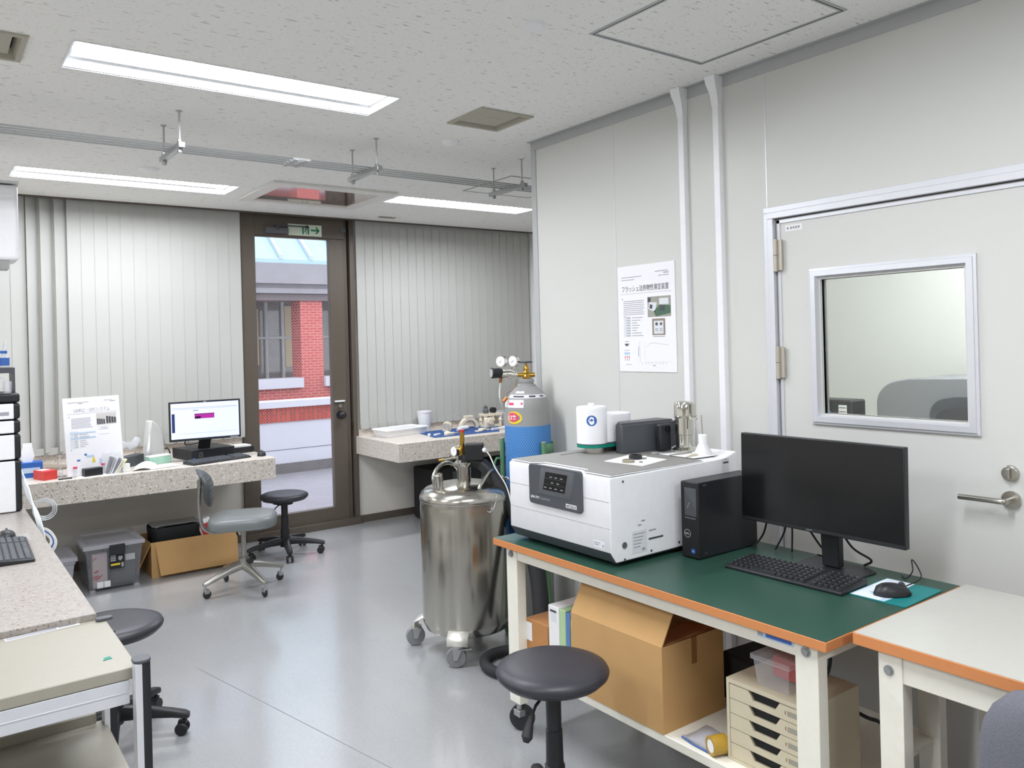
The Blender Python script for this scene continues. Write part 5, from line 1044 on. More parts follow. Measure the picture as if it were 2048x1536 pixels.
# ---- grey chair back, foreground right
t = thing('office_chair', 'grey fabric chair back at the lower right picture edge', 'chair', (1.80, 0.60, 0))
cc = Vector((1.765, 0.56, .612)); u = Vector((.3, -.95, 0)).normalized(); w = Vector((-u.y, u.x, 0)); rows = []
for i in range(13):
    s = -1 + 2 * i / 12; hw = .215 * max(.0, 1 - abs(s) ** 3.2) ** .42 + .002; th = .026 * max(0, 1 - abs(s) ** 4) ** .5 + .004
    rows.append([cc + Vector((0, 0, s * .205)) + u * (hw * math.copysign(abs(math.cos(a)) ** .7, math.cos(a))) + w * (th * math.sin(a) + .03 * math.cos(a) ** 2) for a in [2 * PI * k / 24 for k in range(24)]])
mb = MB(); mb.loft(rows); mb.build('backrest', M['grey_fabric'], t, angle=60)
mb = MB(); mb.tube([cc + w * .02 + Vector((0, 0, -.1)), cc + w * .06 + Vector((0, 0, -.2)), cc + w * .1 + Vector((0, 0, -.26)), cc + w * .25 + Vector((0, 0, -.28))], .018, 10); mb.build('back_support', M['black'], t)
mb = MB(); sc_ = cc + w * .27 + Vector((0, 0, .02)); mb.loft([[sc_ + u * (x * .20) + w * (y * .2) + Vector((0, 0, z)) for x, y in rrect(-1, 1, -1, 1, .3)] for z in (-.16, -.11)]); mb.build('seat', M['grey_fabric'], t, bevel=.02)
g0 = Vector((sc_.x, sc_.y, 0)); mb = MB(); mb.cyl(g0 + Vector((0, 0, .06)), g0 + Vector((0, 0, .27)), .025); mb.build('gas_column', M['black'], t)
for k in range(5):
    a = k * 2 * PI / 5; q = Vector((math.cos(a), math.sin(a), 0)); mb = MB(); mb.tube([g0 + q * .02 + Vector((0, 0, .09)), g0 + q * .27 + Vector((0, 0, .07))], [.025, .015], 10); mb.build('leg', M['black'], t)
    mb = MB(); mb.cyl(g0 + q * .265 + Vector((-.012, 0, .0252)), g0 + q * .265 + Vector((.012, 0, .0252)), .025, n=18); mb.cyl(g0 + q * .265 + Vector((0, 0, .03)), g0 + q * .265 + Vector((0, 0, .07)), .006, n=8); mb.build('caster', M['black'], t)

# ================================================================ analyser on the green bench
ix, iy0, iy1, it = 1.832, 1.968, 2.532, 1.048
t = thing('flash_analyser', 'large white laboratory analyser with dark control panel on the green bench', 'instrument', (2.15, 2.25, gz))
mb = MB(); mb.prism([(ix, .795), (ix + .025, .757), (2.49, .762), (2.49, 1.068), (2.42, it), (ix + .006, it - .004), (ix, it - .01)], 'y', iy0, iy1); mb.build('body', M['white_paint'], t, bevel=.004, seg=3)
mb = MB(); mb.prism([(ix + .008, .788), (ix + .03, .7575), (2.49, .7575), (2.49, .7575), (2.49, .753), (ix + .05, .753)], 'y', iy0 + .01, iy1 - .006); mb.hexa([(ix - .0005, iy0 + .004, .794), (ix + .024, iy0 + .004, .757), (ix + .024, iy1 - .003, .757), (ix - .0005, iy1 - .003, .794), (ix + .02, iy0 + .004, .80), (ix + .04, iy0 + .004, .77), (ix + .04, iy1 - .003, .77), (ix + .02, iy1 - .003, .80)]); mb.build('dark_plinth', M['charcoal'], t)
for xx in (ix + .07, 2.42):
    for yy in (iy0 + .05, iy1 - .05):
        mb = MB(); mb.cyl((xx, yy, gz), (xx, yy, .7535), .018, n=14); mb.build('foot', M['black'], t)
mb = MB()
for z in (.962, .873): mb.box(ix - .0008, ix + .001, iy0 + .004, iy1 - .004, z, z + .0015)
mb.build('panel_seams', M['ink_soft'], t)
# grey top plate with notch over the control panel
mb = MB(); top = [(ix + .012, iy0 + .006), (2.30, iy0 + .006), (2.30, iy0 + .17), (2.40, iy0 + .17), (2.40, iy1 - .01), (ix + .012, iy1 - .01), (ix + .012, 2.405), (ix + .055, 2.375), (ix + .055, 2.125), (ix + .012, 2.105)]
mb.prism(top, 'z', it + .0005, it + .0045); mb.build('grey_top_plate', M['grey_top'], t)
mb = MB(); mb.prism([(x + (-.0045 if x < 1.9 else .004), y + (-.004 if y < 2 else .004 if y > 2.5 else 0)) for x, y in top], 'z', it - .0008, it + .0022); mb.build('white_top_trim', M['white_paint'], t)
mb = MB(); mb.box(2.03, 2.17, 2.455, 2.462, it + .0046, it + .0052); mb.build('slot', M['black'], t)
# control panel
F = frame((ix, 2.393, .905), (0, -1, 0), (0, 0, 1))
mb = MB(); pr = rrect(0, .292, 0, .146, .014); mb.loft([[F @ Vector((x, y, o)) for x, y in pr] for o in (-.002, .010, .012)]); cp = mb.build('control_panel', M['charcoal'], t, bevel=.002)
mb = MB(); mb.loft([[F @ Vector(p) for p in l] for l in ([(.055, .04, .0121), (.236, .04, .0121), (.262, .14, .0121), (.075, .14, .0121)], [(.065, .046, .016), (.228, .046, .016), (.25, .134, .005 + .008), (.085, .134, .013)])]); mb.build('panel_bezel', M['charcoal_l'], cp)
G = F @ Matrix.Translation((0, 0, .0155)) @ Matrix.Rotation(-.03, 4, 'X')
mb = MB(); mb.fpoly(G, [(.088, .060), (.210, .060), (.226, .126), (.103, .126)], .0022); sc = mb.build('touch_screen', M['screen_off'], cp)
mb = MB()
for r, xs in ((.108, (.128, .156, .186)), (.088, (.135, .167)), (.068, (.096, .125, .155, .188))):
    for x in xs: mb.fr(G, x, x + .014, r, r + .0035, .0028)
mb.build('screen_text', mat_emit('screen text', (210, 214, 220), .5), sc)
mb = MB(); mb.fr(G, .095, .214, .082, .0827, .0026); mb.fr(G, .099, .219, .103, .1037, .0026); mb.build('screen_lines', M['charcoal_l'], sc)
text('LFA 717', F, .012, .0215, .0085, M['paper'], cp, 'model_lettering', width=.050, off=.0128, bold=.0004); text('HyperFlash', F, .067, .0215, .0085, M['ink_soft'], cp, 'model_lettering', width=.056, off=.0128)
mb = MB(); mb.fr(F, .212, .270, .012, .026, .0128); lp = mb.build('logo_plate', M['paper'], cp); text('NETZSCH', F, .215, .0145, .0092, M['charcoal'], lp, 'logo_lettering', width=.052, off=.0134, bold=.0004)
mb = MB(); mb.box(ix + .006, ix + .040, 2.14, 2.36, it - .012, it - .004); mb.build('hood_edge', M['charcoal_l'], cp)
F2 = frame((ix, 2.055, .803), (0, -1, 0), (0, 0, 1)); mb = MB(); mb.fr(F2, 0, .058, 0, .024, .0006); st = mb.build('id_sticker', M['ink_faint'], t); mb = MB(); mb.fr(F2, .004, .036, .015, .018, .0012); mb.fr(F2, .004, .03, .008, .011, .0012); mb.fr(F2, .046, .053, .005, .013, .0012); mb.build('sticker_print', M['ink_soft'], st)
S2 = frame((1.93, iy0, .775), (1, 0, 0), (0, 0, 1))
mb = MB(); mb.fr(S2, 0.0, .07, 0, .075, .0006); st = mb.build('rating_plate', M['ink_faint'], t); mb = MB()
for k in range(5): mb.fr(S2, .006, .06 - .006 * k, .064 - k * .011, .0665 - k * .011, .0012)
mb.fr(S2, .045, .06, .006, .014, .0012); mb.build('plate_print', M['ink_soft'], st)
mb = MB(); mb.fr(S2, .078, .15, .036, .042, .0012); mb.build('barcode_strip', M['ink'], t)
mb = MB(); mb.fr(S2, .045, .062, .105, .109, .0012); mb.fr(S2, .028, .044, .092, .096, .0012); mb.fr(S2, .08, .115, .066, .070, .0012); mb.build('side_print', M['ink_soft'], t)
mb = MB(); mb.cyl((1.893, iy0 + .002, .812), (1.893, iy0 - .003, .812), .0105, n=22); mb.build('round_port', M['charcoal_l'], t)
mb = MB()
for xx, zz in ((1.893, 1.026), (1.893, .764), (2.02, .772), (2.16, .778)): mb.cyl((xx, iy0 + .001, zz), (xx, iy0 - .002, zz), .004, n=8)
mb.build('screws', M['charcoal'], t)
S3 = frame((2.405, iy0, .985), (1, 0, 0), (0, 0, 1)); mb = MB(); mb.fr(S3, 0, .04, 0, .062, .0006); st = mb.build('rear_sticker', M['ink_faint'], t); mb = MB(); mb.fr(S3, .006, .036, .044, .05, .0012); mb.fr(S3, .018, .024, .058, .061, .0012); mb.build('sticker_print', M['ink'], st)
# towers
tz = it + .0046
def stadium(c, r, L, n=14):      # two half circles joined, long axis along +x/-y
    return [(c[0] + r * math.cos(a), c[1] + r * math.sin(a)) for a in [PI / 2 + PI * k / n for k in range(n + 1)]] + [(c[0] + L + r * math.cos(a), c[1] + r * math.sin(a)) for a in [-PI / 2 + PI * k / n for k in range(n + 1)]]
tc_ = (2.17, 2.425)
mb = MB(); mb.cyl((2.185, 2.42, tz), (2.185, 2.42, 1.075), .045, n=28); mb.box(2.19, 2.30, 2.38, 2.455, tz, 1.075); mb.build('metal_plinth', M['satin'], t)
mb = MB(); mb.prism(stadium(tc_, .0615, .13), 'z', 1.0755, 1.088); mb.build('green_band', M['teal'], t)
mb = MB(); mb.prism(stadium(tc_, .0617, .13), 'z', 1.0885, 1.091); mb.build('dark_band', M['charcoal'], t)
mb = MB(); pr = [(1.0915, 1.0), (1.228, 1.0), (1.234, .985), (1.2375, .95)]; mb.loft([[(tc_[0] + .0615 * s * math.cos(a), tc_[1] + .0615 * s * math.sin(a), z) for a in [2 * PI * k / 40 for k in range(40)]] for z, s in pr]); tw = mb.build('round_tower', M['white_paint'], t, angle=30)
mb = MB(); mb.cyl((tc_[0], tc_[1], 1.2376), (tc_[0], tc_[1], 1.250), .0135, n=20); mb.build('top_knob', M['white_paint'], tw)
mb = MB(); mb.prism(stadium((2.235, 2.425), .055, .075), 'z', 1.0915, 1.203); mb.build('rear_tower', M['white_paint'], t, bevel=.003)
mb = MB(); ang = math.radians(228)           # round blue eye protection symbol on the curved tower
def curved(mb_, pts, r, z0):
    mb_.add([(tc_[0] + r * math.cos(ang + x / r), tc_[1] + r * math.sin(ang + x / r), z0 + y) for x, y in pts], [tuple(range(len(pts)))])
pts = arc((0, 0), .021, 0, 345, 23); mb.add([(tc_[0] + .0622 * math.cos(ang), tc_[1] + .0622 * math.sin(ang), 1.185)] + [(tc_[0] + .0622 * math.cos(ang + x / .0622), tc_[1] + .0622 * math.sin(ang + x / .0622), 1.185 + y) for x, y in pts], [(0, 1 + k, 1 + (k + 1) % 24) for k in range(24)]); mb.build('blue_symbol', M['blue_box'], tw)
mb = MB(); curved(mb, [(-.011, -.002), (-.009, -.012), (.0, -.017), (.009, -.012), (.011, -.002), (.006, .001), (0, -.004), (-.006, .001)], .0629, 1.185); curved(mb, [(-.011, .004), (.011, .004), (.008, .0125), (0, .016), (-.008, .0125)], .0629, 1.185); mb.build('symbol_face', M['paper'], tw)
mb = MB(); db = [(2.26, 2.372), (2.222, 2.342), (2.212, 2.295), (2.50, 2.262), (2.50, 2.372)]
mb.prism(db, 'z', tz, 1.165); o = mb.build('laser_housing', M['charcoal'], t, bevel=.003)
mb = MB(); mb.hexa([(2.30, 2.2845, 1.165), (2.24, 2.292, 1.165), (2.24, 2.36, 1.165), (2.48, 2.36, 1.165), (2.30, 2.30, 1.172), (2.25, 2.30, 1.172), (2.25, 2.352, 1.172), (2.47, 2.352, 1.172)]) if 0 else mb.prism([(2.262, 2.366), (2.228, 2.34), (2.222, 2.31), (2.48, 2.28), (2.48, 2.366)], 'z', 1.1655, 1.172); mb.build('housing_lid', M['charcoal_l'], o)
# ---- objects standing on the analyser
t = thing('steel_vacuum_flask', 'tall polished steel flask standing at the back of the white analyser', 'flask', (2.445, 2.185, 1.05))
zb = 1.056; c = (2.448, 2.185, 0); r = .0395
mb = MB(); mb.lathe([(.0, zb), (.05, zb), (.052, zb + .004), (r - .004, zb + .014), (r - .004, 1.118)], c, 36); mb.lathe([(r - .002, 1.119), (r - .002, 1.186)], c, 36); mb.build('flask_body', M['chrome'], t)
mb = MB(); mb.lathe([(r + .001, 1.187), (r + .004, 1.19), (r + .001, 1.194), (r, 1.24), (r - .004, 1.2475), (r - .012, 1.249), (.02, 1.246), (0, 1.246)], c, 36); mb.build('flask_lid', M['chrome'], t)
mb = MB(); mb.tube([(c[0] - .02, c[1] - .04, 1.185), (c[0] + .01, c[1] - .052, 1.184), (c[0] + .025, c[1] - .043, 1.19)], .006, 8); mb.box(c[0] - .004, c[0] + .018, c[1] - r - .006, c[1] - r + .004, 1.19, 1.243); mb.build('clip', M['chrome'], t)
t = thing('dark_bracket', 'black glossy bracket on the analyser left of the steel flask', 'bracket', (2.40, 2.235, 1.053)); mb = MB(); mb.box(2.36, 2.425, 2.232, 2.2585, 1.053, 1.160); mb.build('bracket_body', M['black'], t, bevel=.006); mb = MB(); mb.cyl((2.40, 2.232, 1.14), (2.40, 2.226, 1.14), .012, n=18); mb.build('eyelet', M['screen_off'], t)
t = thing('funnel', 'white plastic funnel standing upside down with a thin rod on the analyser', 'funnel', (2.415, 2.06, 1.05))
c = (2.415, 2.065, 0); mb = MB(); mb.lathe([(.036, 1.053), (.034, 1.06), (.0175, 1.094), (.0165, 1.094), (.033, 1.056)], c, 32); mb.build('funnel_cone', M['milky'], t)
mb = MB(); mb.lathe([(.0165, 1.0942), (.0168, 1.128), (.014, 1.131), (0, 1.131)], c, 28); mb.build('funnel_neck', M['white'], t)
mb = MB(); mb.tube([(c[0], c[1], 1.131), (c[0] - .002, c[1] + .003, 1.206)], .0018, 8); mb.build('rod', M['satin'], t)
tt = it + .0048
mb = MB(); mb.add([(x, y, z) for z in (tt, tt + .0012) for x, y in ((2.035, 2.212), (2.222, 2.262), (2.225, 2.075), (2.052, 2.03))], [(3, 2, 1, 0), (4, 5, 6, 7), (0, 1, 5, 4), (1, 2, 6, 5), (2, 3, 7, 6), (3, 0, 4, 7)]); mb.build('filter_paper', M['paper'], label='white paper sheet with small parts on top of the white analyser', cat='paper')
t = thing('lens_holder', 'black ring holder lying on the white paper on the analyser', 'lens holder', (2.15, 2.17, tt + .0013)); c = (2.152, 2.165, 0)
mb = MB(); mb.lathe([(.012, tt + .0014), (.024, tt + .0014), (.0255, tt + .006), (.0245, tt + .015), (.02, tt + .018), (.013, tt + .0175), (.012, tt + .0014)], c, 28); mb.build('ring', M['black'], t); mb = MB(); mb.tube([(c[0] + .016, c[1] - .016, tt + .008), (c[0] + .028, c[1] - .03, tt + .008)], .006, 8); mb.build('arm', M['satin'], t)
mb = MB(); mb.lathe([(.0, tt + .0014), (.023, tt + .0014), (.023, tt + .010), (.02, tt + .0115), (0, tt + .0115)], (2.075, 2.125, 0), 28); mb.build('sample_disc', pm('grey brown glass disc', (150, 142, 122), .2, coat=.5), label='greyish brown disc lying on the white paper before the black ring', cat='disc')
mb = MB(); mb.box(2.10, 2.112, 2.088, 2.096, tt + .0014, tt + .004); mb.build('tiny_part', M['charcoal'], label='tiny dark part on the white paper beside the grey brown disc', cat='part')
wz_ = 1.058
mb = MB(); mb.add([(x, y, z) for z in (1.0535, 1.0545) for x, y in ((2.305, 2.235), (2.47, 2.16), (2.45, 2.01), (2.31, 2.02))], [(3, 2, 1, 0), (4, 5, 6, 7), (0, 1, 5, 4), (1, 2, 6, 5), (2, 3, 7, 6), (3, 0, 4, 7)]); mb.build('white_tray_paper', M['paper'], label='white paper with tweezers at the back of the analyser before the steel flask', cat='paper')
for k, (a, b, lab, m) in enumerate((((2.29, 2.20), (2.40, 2.165), 'brownish tweezers nearest to the steel flask', 'zinc'), ((2.30, 2.13), (2.405, 2.115), 'steel tweezers in the middle of the white paper', 'satin'), ((2.30, 2.05), (2.41, 2.075), 'beige tweezers nearest to the bench front', 'beige'))):
    a = Vector((*a, 1.0565)); b = Vector((*b, 1.0575)); d_ = (b - a).normalized(); n = Vector((-d_.y, d_.x, 0)); mb = MB()
    for s in (-1, 1): mb.loft([[a + n * (s * .0005 - .0008) + Vector((0, 0, -.0012)), a + n * (s * .0005 + .0008) + Vector((0, 0, -.0012)), a + n * (s * .0005 + .0008) + Vector((0, 0, .001)), a + n * (s * .0005 - .0008) + Vector((0, 0, .001))], [a.lerp(b, .55) + n * (s * .006 - .003) + Vector((0, 0, -.002)), a.lerp(b, .55) + n * (s * .006 + .003) + Vector((0, 0, -.002)), a.lerp(b, .55) + n * (s * .006 + .003) + Vector((0, 0, .002)), a.lerp(b, .55) + n * (s * .006 - .003) + Vector((0, 0, .002))], [b + n * (s * .001 - .003) + Vector((0, 0, -.002)), b + n * (s * .001 + .003) + Vector((0, 0, -.002)), b + n * (s * .001 + .003) + Vector((0, 0, .002)), b + n * (s * .001 - .003) + Vector((0, 0, .002))]])
    mb.build('tweezers', M[m], label=lab + ' on the analyser', cat='tweezers', group='tweezers on the analyser')

# ---- computer tower
t = thing('computer_tower', 'slim black computer tower on the green bench between analyser and monitor', 'computer', (2.29, 1.892, gz))
px0, px1, py0, py1, pz = 2.135, 2.452, 1.852, 1.928, 1.005
mb = MB(); mb.box(px0, px1, py0, py1, gz + .003, pz); mb.build('case', M['black'], t, bevel=.003)
mb = MB(); mb.box(px0 - .004, px0 + .0, py0 + .001, py1 - .001, gz + .004, pz - .002); fp = mb.build('front_plate', M['black_matt'], t, bevel=.002)
F = frame((px0 - .004, py1, gz), (0, -1, 0), (0, 0, 1))
mb = MB(); mb.fr(F, .018, .07, .148, .245, .0008); mb.build('front_grille', M['charcoal'], fp)
mb = MB(); mb.fr(F, .018, .066, .138, .143, .0012); mb.build('drive_slot', M['charcoal_l'], fp)
mb = MB(); mb.add([F @ Vector((.028 + rr * math.cos(a), .086 + rr * math.sin(a), .001)) for rr in (.0125, .0145) for a in [2 * PI * k / 28 for k in range(28)]], [(k, (k + 1) % 28, 28 + (k + 1) % 28, 28 + k) for k in range(28)]); rg = mb.build('logo_ring', M['alu_dull'], fp); text('DELL', F, .028, .0825, .0068, M['alu_dull'], rg, 'logo_lettering', 'CENTER', .019, .0012, .0003)
mb = MB(); mb.fr(F, .044, .06, .02, .036, .001); sb = mb.build('blue_sticker', M['blue_box'], fp); text('intel', F, .052, .026, .004, M['paper'], sb, 'sticker_lettering', 'CENTER', .012, .0016)
mb = MB()
for k in range(3): mb.fr(F, .03 + k * .004, .033 + k * .004, .175 + k * .007, .18 + k * .007, .0014)
mb.build('ports', M['ink_soft'], fp)
F = frame((px0, py0, gz), (1, 0, 0), (0, 0, 1)); mb = MB(); mb.fr(F, .024, .042, .252, .256, .0008); mb.fr(F, .024, .040, .018, .021, .0008); mb.build('side_print', M['charcoal_l'], t)
# ---- monitor
t = thing('monitor', 'large dark switched off monitor on the green bench before the door', 'monitor', (2.36, 1.52, gz))
F = frame((2.318, 1.815, .862), (.0, -1, 0), (.018, 0, 1)); mW, mH = .585, .303
mb = MB(); mb.fr(F, 0, mW, 0, mH, -.024, .024); mb.build('bezel', M['black'], t, bevel=.003)
mb = MB(); mb.fr(F, .004, mW - .004, .014, mH - .004, .0008); mb.build('screen', M['screen_off'], t)
mb = MB(); mb.fr(F, .255, .278, .004, .009, .0008); mb.build('bezel_logo', M['charcoal_l'], t)
mb = MB(); mb.hexa([(2.365, 1.535, gz + .008), (2.365, 1.475, gz + .008), (2.395, 1.475, gz + .008), (2.395, 1.535, gz + .008), (2.355, 1.54, 1.0), (2.355, 1.47, 1.0), (2.385, 1.47, 1.0), (2.385, 1.54, 1.0)]); mb.build('stand_neck', M['black'], t, bevel=.004)
mb = MB(); mb.loft([[(2.285, 1.62, z), (2.285, 1.42, z), (2.33, 1.385, z), (2.43, 1.385, z), (2.455, 1.43, z), (2.455, 1.62, z)] for z in (gz, gz + .006)]); mb.build('stand_base', M['black'], t, bevel=.003)
for k, (pts, r) in enumerate(((((2.40, 1.83, .74 + .006), (2.42, 1.80, .80), (2.40, 1.76, .90)), .0035), (((2.43, 1.76, .745), (2.43, 1.72, .82), (2.38, 1.68, .90)), .003), (((2.44, 1.70, .745), (2.43, 1.69, .83), (2.38, 1.66, .90)), .003), (((2.47, 1.62, .746), (2.46, 1.575, .752), (2.44, 1.60, .80), (2.38, 1.62, .89)), .0035), (((2.45, 1.44, .75), (2.46, 1.42, .77), (2.42, 1.46, .81), (2.39, 1.49, .88)), .004))):
    mb = MB(); mb.tube(spline(pts, 6), r, 6); mb.build('cable', M['cable'], t)
keyboard('keyboard', frame((2.128, 1.742, gz), (.014, -.425, 0), (1, .1, 0)), .412, .15, 'black wired keyboard on the green bench before the dark monitor', M['black'], M['black'], 3)
mb = MB(); F = frame((2.176, 1.330, gz), (.005, -.16, 0), (.2, .02, 0)); pr = rrect(0, .168, 0, .225, .008); mb.loft([[F @ Vector((x, y, z)) for x, y in pr] for z in (.0004, .0028)]); mp_ = mb.build('mouse_pad', pm('teal mouse pad', (24, 122, 122), .5, noise=(60, .08)), label='teal and white mouse pad on the green bench', cat='mouse pad')
mb = MB(); mb.fpoly(F, [(.004, .004), (.088, .004), (.094, .12), (.088, .222), (.004, .222)], .0033); wp = mb.build('white_print', pm('white pad print', (226, 234, 246), .5, noise=None), mp_)
mb = MB(); mb.fpoly(F, [(.088, .004), (.105, .004), (.112, .12), (.094, .12)], .0032); mb.fpoly(F, [(.03, .06), (.06, .04), (.066, .10)], .0036); mb.build('pale_print', M['pale_blue'], mp_)
mb = MB(); mb.fr(F, .022, .052, .128, .136, .0037); mb.build('pad_lettering', M['ink'], mp_)
m_ = mouse('computer_mouse', (2.257, 1.240, gz + .0034), math.radians(-38), 'black wired mouse on the teal mouse pad', M['black'], .108, .062, .033)
mb = MB(); mb.tube(spline([(2.315, 1.256, gz + .012), (2.36, 1.25, gz + .008), (2.42, 1.24, gz + .02), (2.46, 1.27, gz + .04), (2.455, 1.285, gz + .06), (2.44, 1.275, gz + .03), (2.43, 1.29, gz + .006), (2.46, 1.32, gz + .003)], 6), .0018, 6); mb.build('mouse_cable', M['cable'], m_)

# ---- poster on the partition
pb = thing('wall_poster', 'white instrument poster on the partition beside the conduits', 'poster', (R, 2.58, 1.352))
F = frame((R - .004, 2.766, 1.352), (0, -1, 0), (0, 0, 1)); pw, ph = .356, .490
mb = MB(); mb.fr(F, 0, pw, 0, ph, -.004, .004); mb.build('board', M['poster'], pb)
text('フラッシュ法熱物性測定装置', F, .028, .372, .022, M['ink'], pb, 'title', width=.292)
mb = MB(); mb.fr(F, .018, .335, .360, .3612); mb.fr(F, .024, .155, .436, .439); mb.fr(F, .024, .11, .424, .427); mb.fr(F, .24, .318, .450, .4535); mb.fr(F, .29, .322, .441, .4455); mb.fr(F, .26, .322, .431, .434); mb.build('headline', M['ink_soft'], pb)
mb = MB()
for k in range(9): mb.fr(F, .035, .172 - random.uniform(0, .012) if k < 8 else .05, .325 - k * .0088, .3278 - k * .0088)
for k in range(8): mb.fr(F, .052, .078, .2475 - k * .0118, .2512 - k * .0118); mb.fr(F, .088, .088 + (.07, .055, .035, .05, .04, .03, .06, .07)[k], .2475 - k * .0118, .2505 - k * .0118)
mb.fr(F, .22, .29, .158, .161); mb.fr(F, .215, .23, .027, .031); mb.fr(F, .04, .064, .138, .141); mb.fr(F, .035, .068, .098, .100); mb.fr(F, .124, .127, .07, .115); mb.fr(F, .04, .08, .032, .034)
for k in range(8): mb.fr(F, .146 + k * .021, .152 + k * .021, .038, .040)
mb.build('text_block', M['ink_soft'], pb)
mb = MB(); mb.fr(F, .034, .079, .160, .256, .0004); mb.build('table_tint', M['ink_faint'], pb)
mb = MB(); mb.fr(F, .134, .1348, .045, .14); mb.fr(F, .168, .1685, .045, .14); mb.fr(F, .168, .33, .045, .0455)
for k in range(14):
    x0, x1 = .180 + k * .0095, .1895 + k * .0095; f = lambda x: .105 + .028 * (1 - math.exp(-(x - .178) * 90)) - max(0, (x - .2) * .11)
    mb.fpoly(F, [(x0, f(x0)), (x1, f(x1)), (x1, f(x1) + .001), (x0, f(x0) + .001)])
mb.build('graph', M['ink_soft'], pb)
mb = MB(); mb.fr(F, .026, .031, .335, .340); mb.build('blue_mark', M['blue_ink'], pb)
mb = MB(); mb.fpoly(F, [(.038, .13), (.038, .124), (.05, .117), (.064, .124), (.064, .13)]); mb.build('sensor_mark', M['charcoal_l'], pb)
mb = MB(); mb.fpoly(F, rrect(.032, .07, .078, .090, .005)); mb.build('sample_mark', M['pale_blue'], pb)
mb = MB()
for k in range(3): x = .038 + k * .013; mb.fr(F, x - .001, x + .001, .05, .068); mb.fpoly(F, [(x - .004, .066), (x + .004, .066), (x, .073)])
mb.build('red_arrows', M['red_ink'], pb)
mb = MB(); mb.fr(F, .190, .330, .248, .340); p1 = mb.build('photo_print', pm('photo print', (158, 156, 146), .5, noise=(40, .2)), pb)
mb = MB(); mb.fpoly(F, [(.240, .250), (.328, .262), (.328, .296), (.262, .302), (.228, .272)], .0012); mb.build('photo_bench', pm('photo green', (74, 104, 84), .5, noise=(60, .3)), p1)
mb = MB(); mb.fpoly(F, [(.195, .285), (.235, .27), (.248, .312), (.20, .316)], .0012); mb.fr(F, .262, .318, .302, .33, .0012); mb.build('photo_white_shapes', M['ink_faint'], p1)
mb = MB(); mb.fpoly(F, [(.202, .288), (.218, .284), (.222, .302), (.206, .306)], .0016); mb.fpoly(F, [(.262, .276), (.292, .272), (.296, .294), (.27, .3)], .0016); mb.fr(F, .192, .21, .316, .336, .0016); mb.build('photo_dark_shapes', M['charcoal'], p1)
mb = MB(); mb.fr(F, .216, .294, .166, .240); p2 = mb.build('photo_print', pm('sample photo', (146, 128, 118), .5, noise=(50, .15)), pb)
mb = MB(); mb.fr(F, .226, .284, .172, .230, .001); mb.build('photo_tray', M['ink_faint'], p2)
mb = MB(); mb.fpoly(F, arc((.243, .216), .0075, 0, 345, 15), .0016); mb.fpoly(F, arc((.270, .216), .0065, 0, 345, 15), .0016)
for ux in (.238, .247, .265, .274):
    for uy in (.186, .194): mb.fr(F, ux - .002, ux + .002, uy - .002, uy + .002, .0016)
mb.build('photo_samples', M['charcoal'], p2)

# ================================================================ under the green bench
t = thing('carton', 'large brown cardboard carton with raised front flap under the green bench', 'carton', (1.95, 1.96, SZ))
cx0, cx1, cy0, cy1, ch = 1.822, 2.112, 1.742, 2.172, .550
mb = MB(); th = .005; mb.box(cx0, cx0 + th, cy0, cy1, SZ, ch); mb.box(cx1 - th, cx1, cy0, cy1, SZ, ch); mb.box(cx0 + th, cx1 - th, cy0, cy0 + th, SZ, ch); mb.box(cx0 + th, cx1 - th, cy1 - th, cy1, SZ, ch); mb.box(cx0 + th, cx1 - th, cy0 + th, cy1 - th, SZ, SZ + th); mb.build('carton_body', M['cardboard'], t)
mb = MB(); mb.hexa([(cx0, cy0, ch), (cx0 + .004, cy0, ch), (cx0 + .004, cy1, ch), (cx0, cy1, ch), (cx0 + .062, cy0, ch + .108), (cx0 + .066, cy0, ch + .108), (cx0 + .066, cy1, ch + .108), (cx0 + .062, cy1, ch + .108)]); mb.build('front_flap', M['cardboard'], t)
mb = MB(); mb.hexa([(cx0 + .01, cy0, ch), (cx1 - .01, cy0, ch), (cx1 - .01, cy0 + .004, ch), (cx0 + .01, cy0 + .004, ch), (cx0 + .02, cy0 + .14, ch - .02), (cx1 - .01, cy0 + .14, ch - .02), (cx1 - .01, cy0 + .144, ch - .02), (cx0 + .02, cy0 + .144, ch - .02)]); mb.build('folded_flap', M['cardboard_d'], t)
mb = MB(); mb.box(cx0 + .135, cx0 + .16, cy0 - .0006, cy0, ch - .085, ch); mb.build('tape_strip', M['tape'], t)
t = thing('small_carton', 'small brown carton with white label beside the binders under the green bench', 'carton', (1.93, 2.42, SZ))
mb = MB(); mb.box(1.858, 2.06, 2.352, 2.485, SZ, .443); mb.build('carton_body', M['cardboard_d'], t, bevel=.002); F = frame((1.858, 2.482, .37), (0, -1, 0), (0, 0, 1)); mb = MB(); mb.fr(F, 0, .035, -.01, .06, .0006); mb.build('white_label', M['paper'], t)
def binder(y0, y1, h, mat, lab, x0=1.858):
    t = thing('binder', lab, 'binder', (x0 + .14, (y0 + y1) / 2, SZ), group='binders under the green bench')
    mb = MB(); mb.box(x0, x0 + .27, y0, y1, SZ, h); mb.build('cover', mat, t, bevel=.003)
    return t
t = binder(2.284, 2.345, .528, M['white'], 'thick white ring binder between the small carton and the large carton')
F = frame((1.858, 2.342, SZ), (0, -1, 0), (0, 0, 1)); mb = MB(); mb.fr(F, .008, .045, .225, .233, .0006); lab_ = mb.build('spine_print', M['ink'], t); mb = MB(); mb.fr(F, .012, .04, .19, .222, .0006); mb.build('spine_label', M['ink_faint'], t)
binder(2.247, 2.281, .527, pm('pale green cover', (176, 204, 160), .5), 'pale green and white binder right of the thick white ring binder')
binder(2.222, 2.245, .520, pm('steel blue cover', (88, 128, 186), .5), 'narrow blue binder next to the large carton')
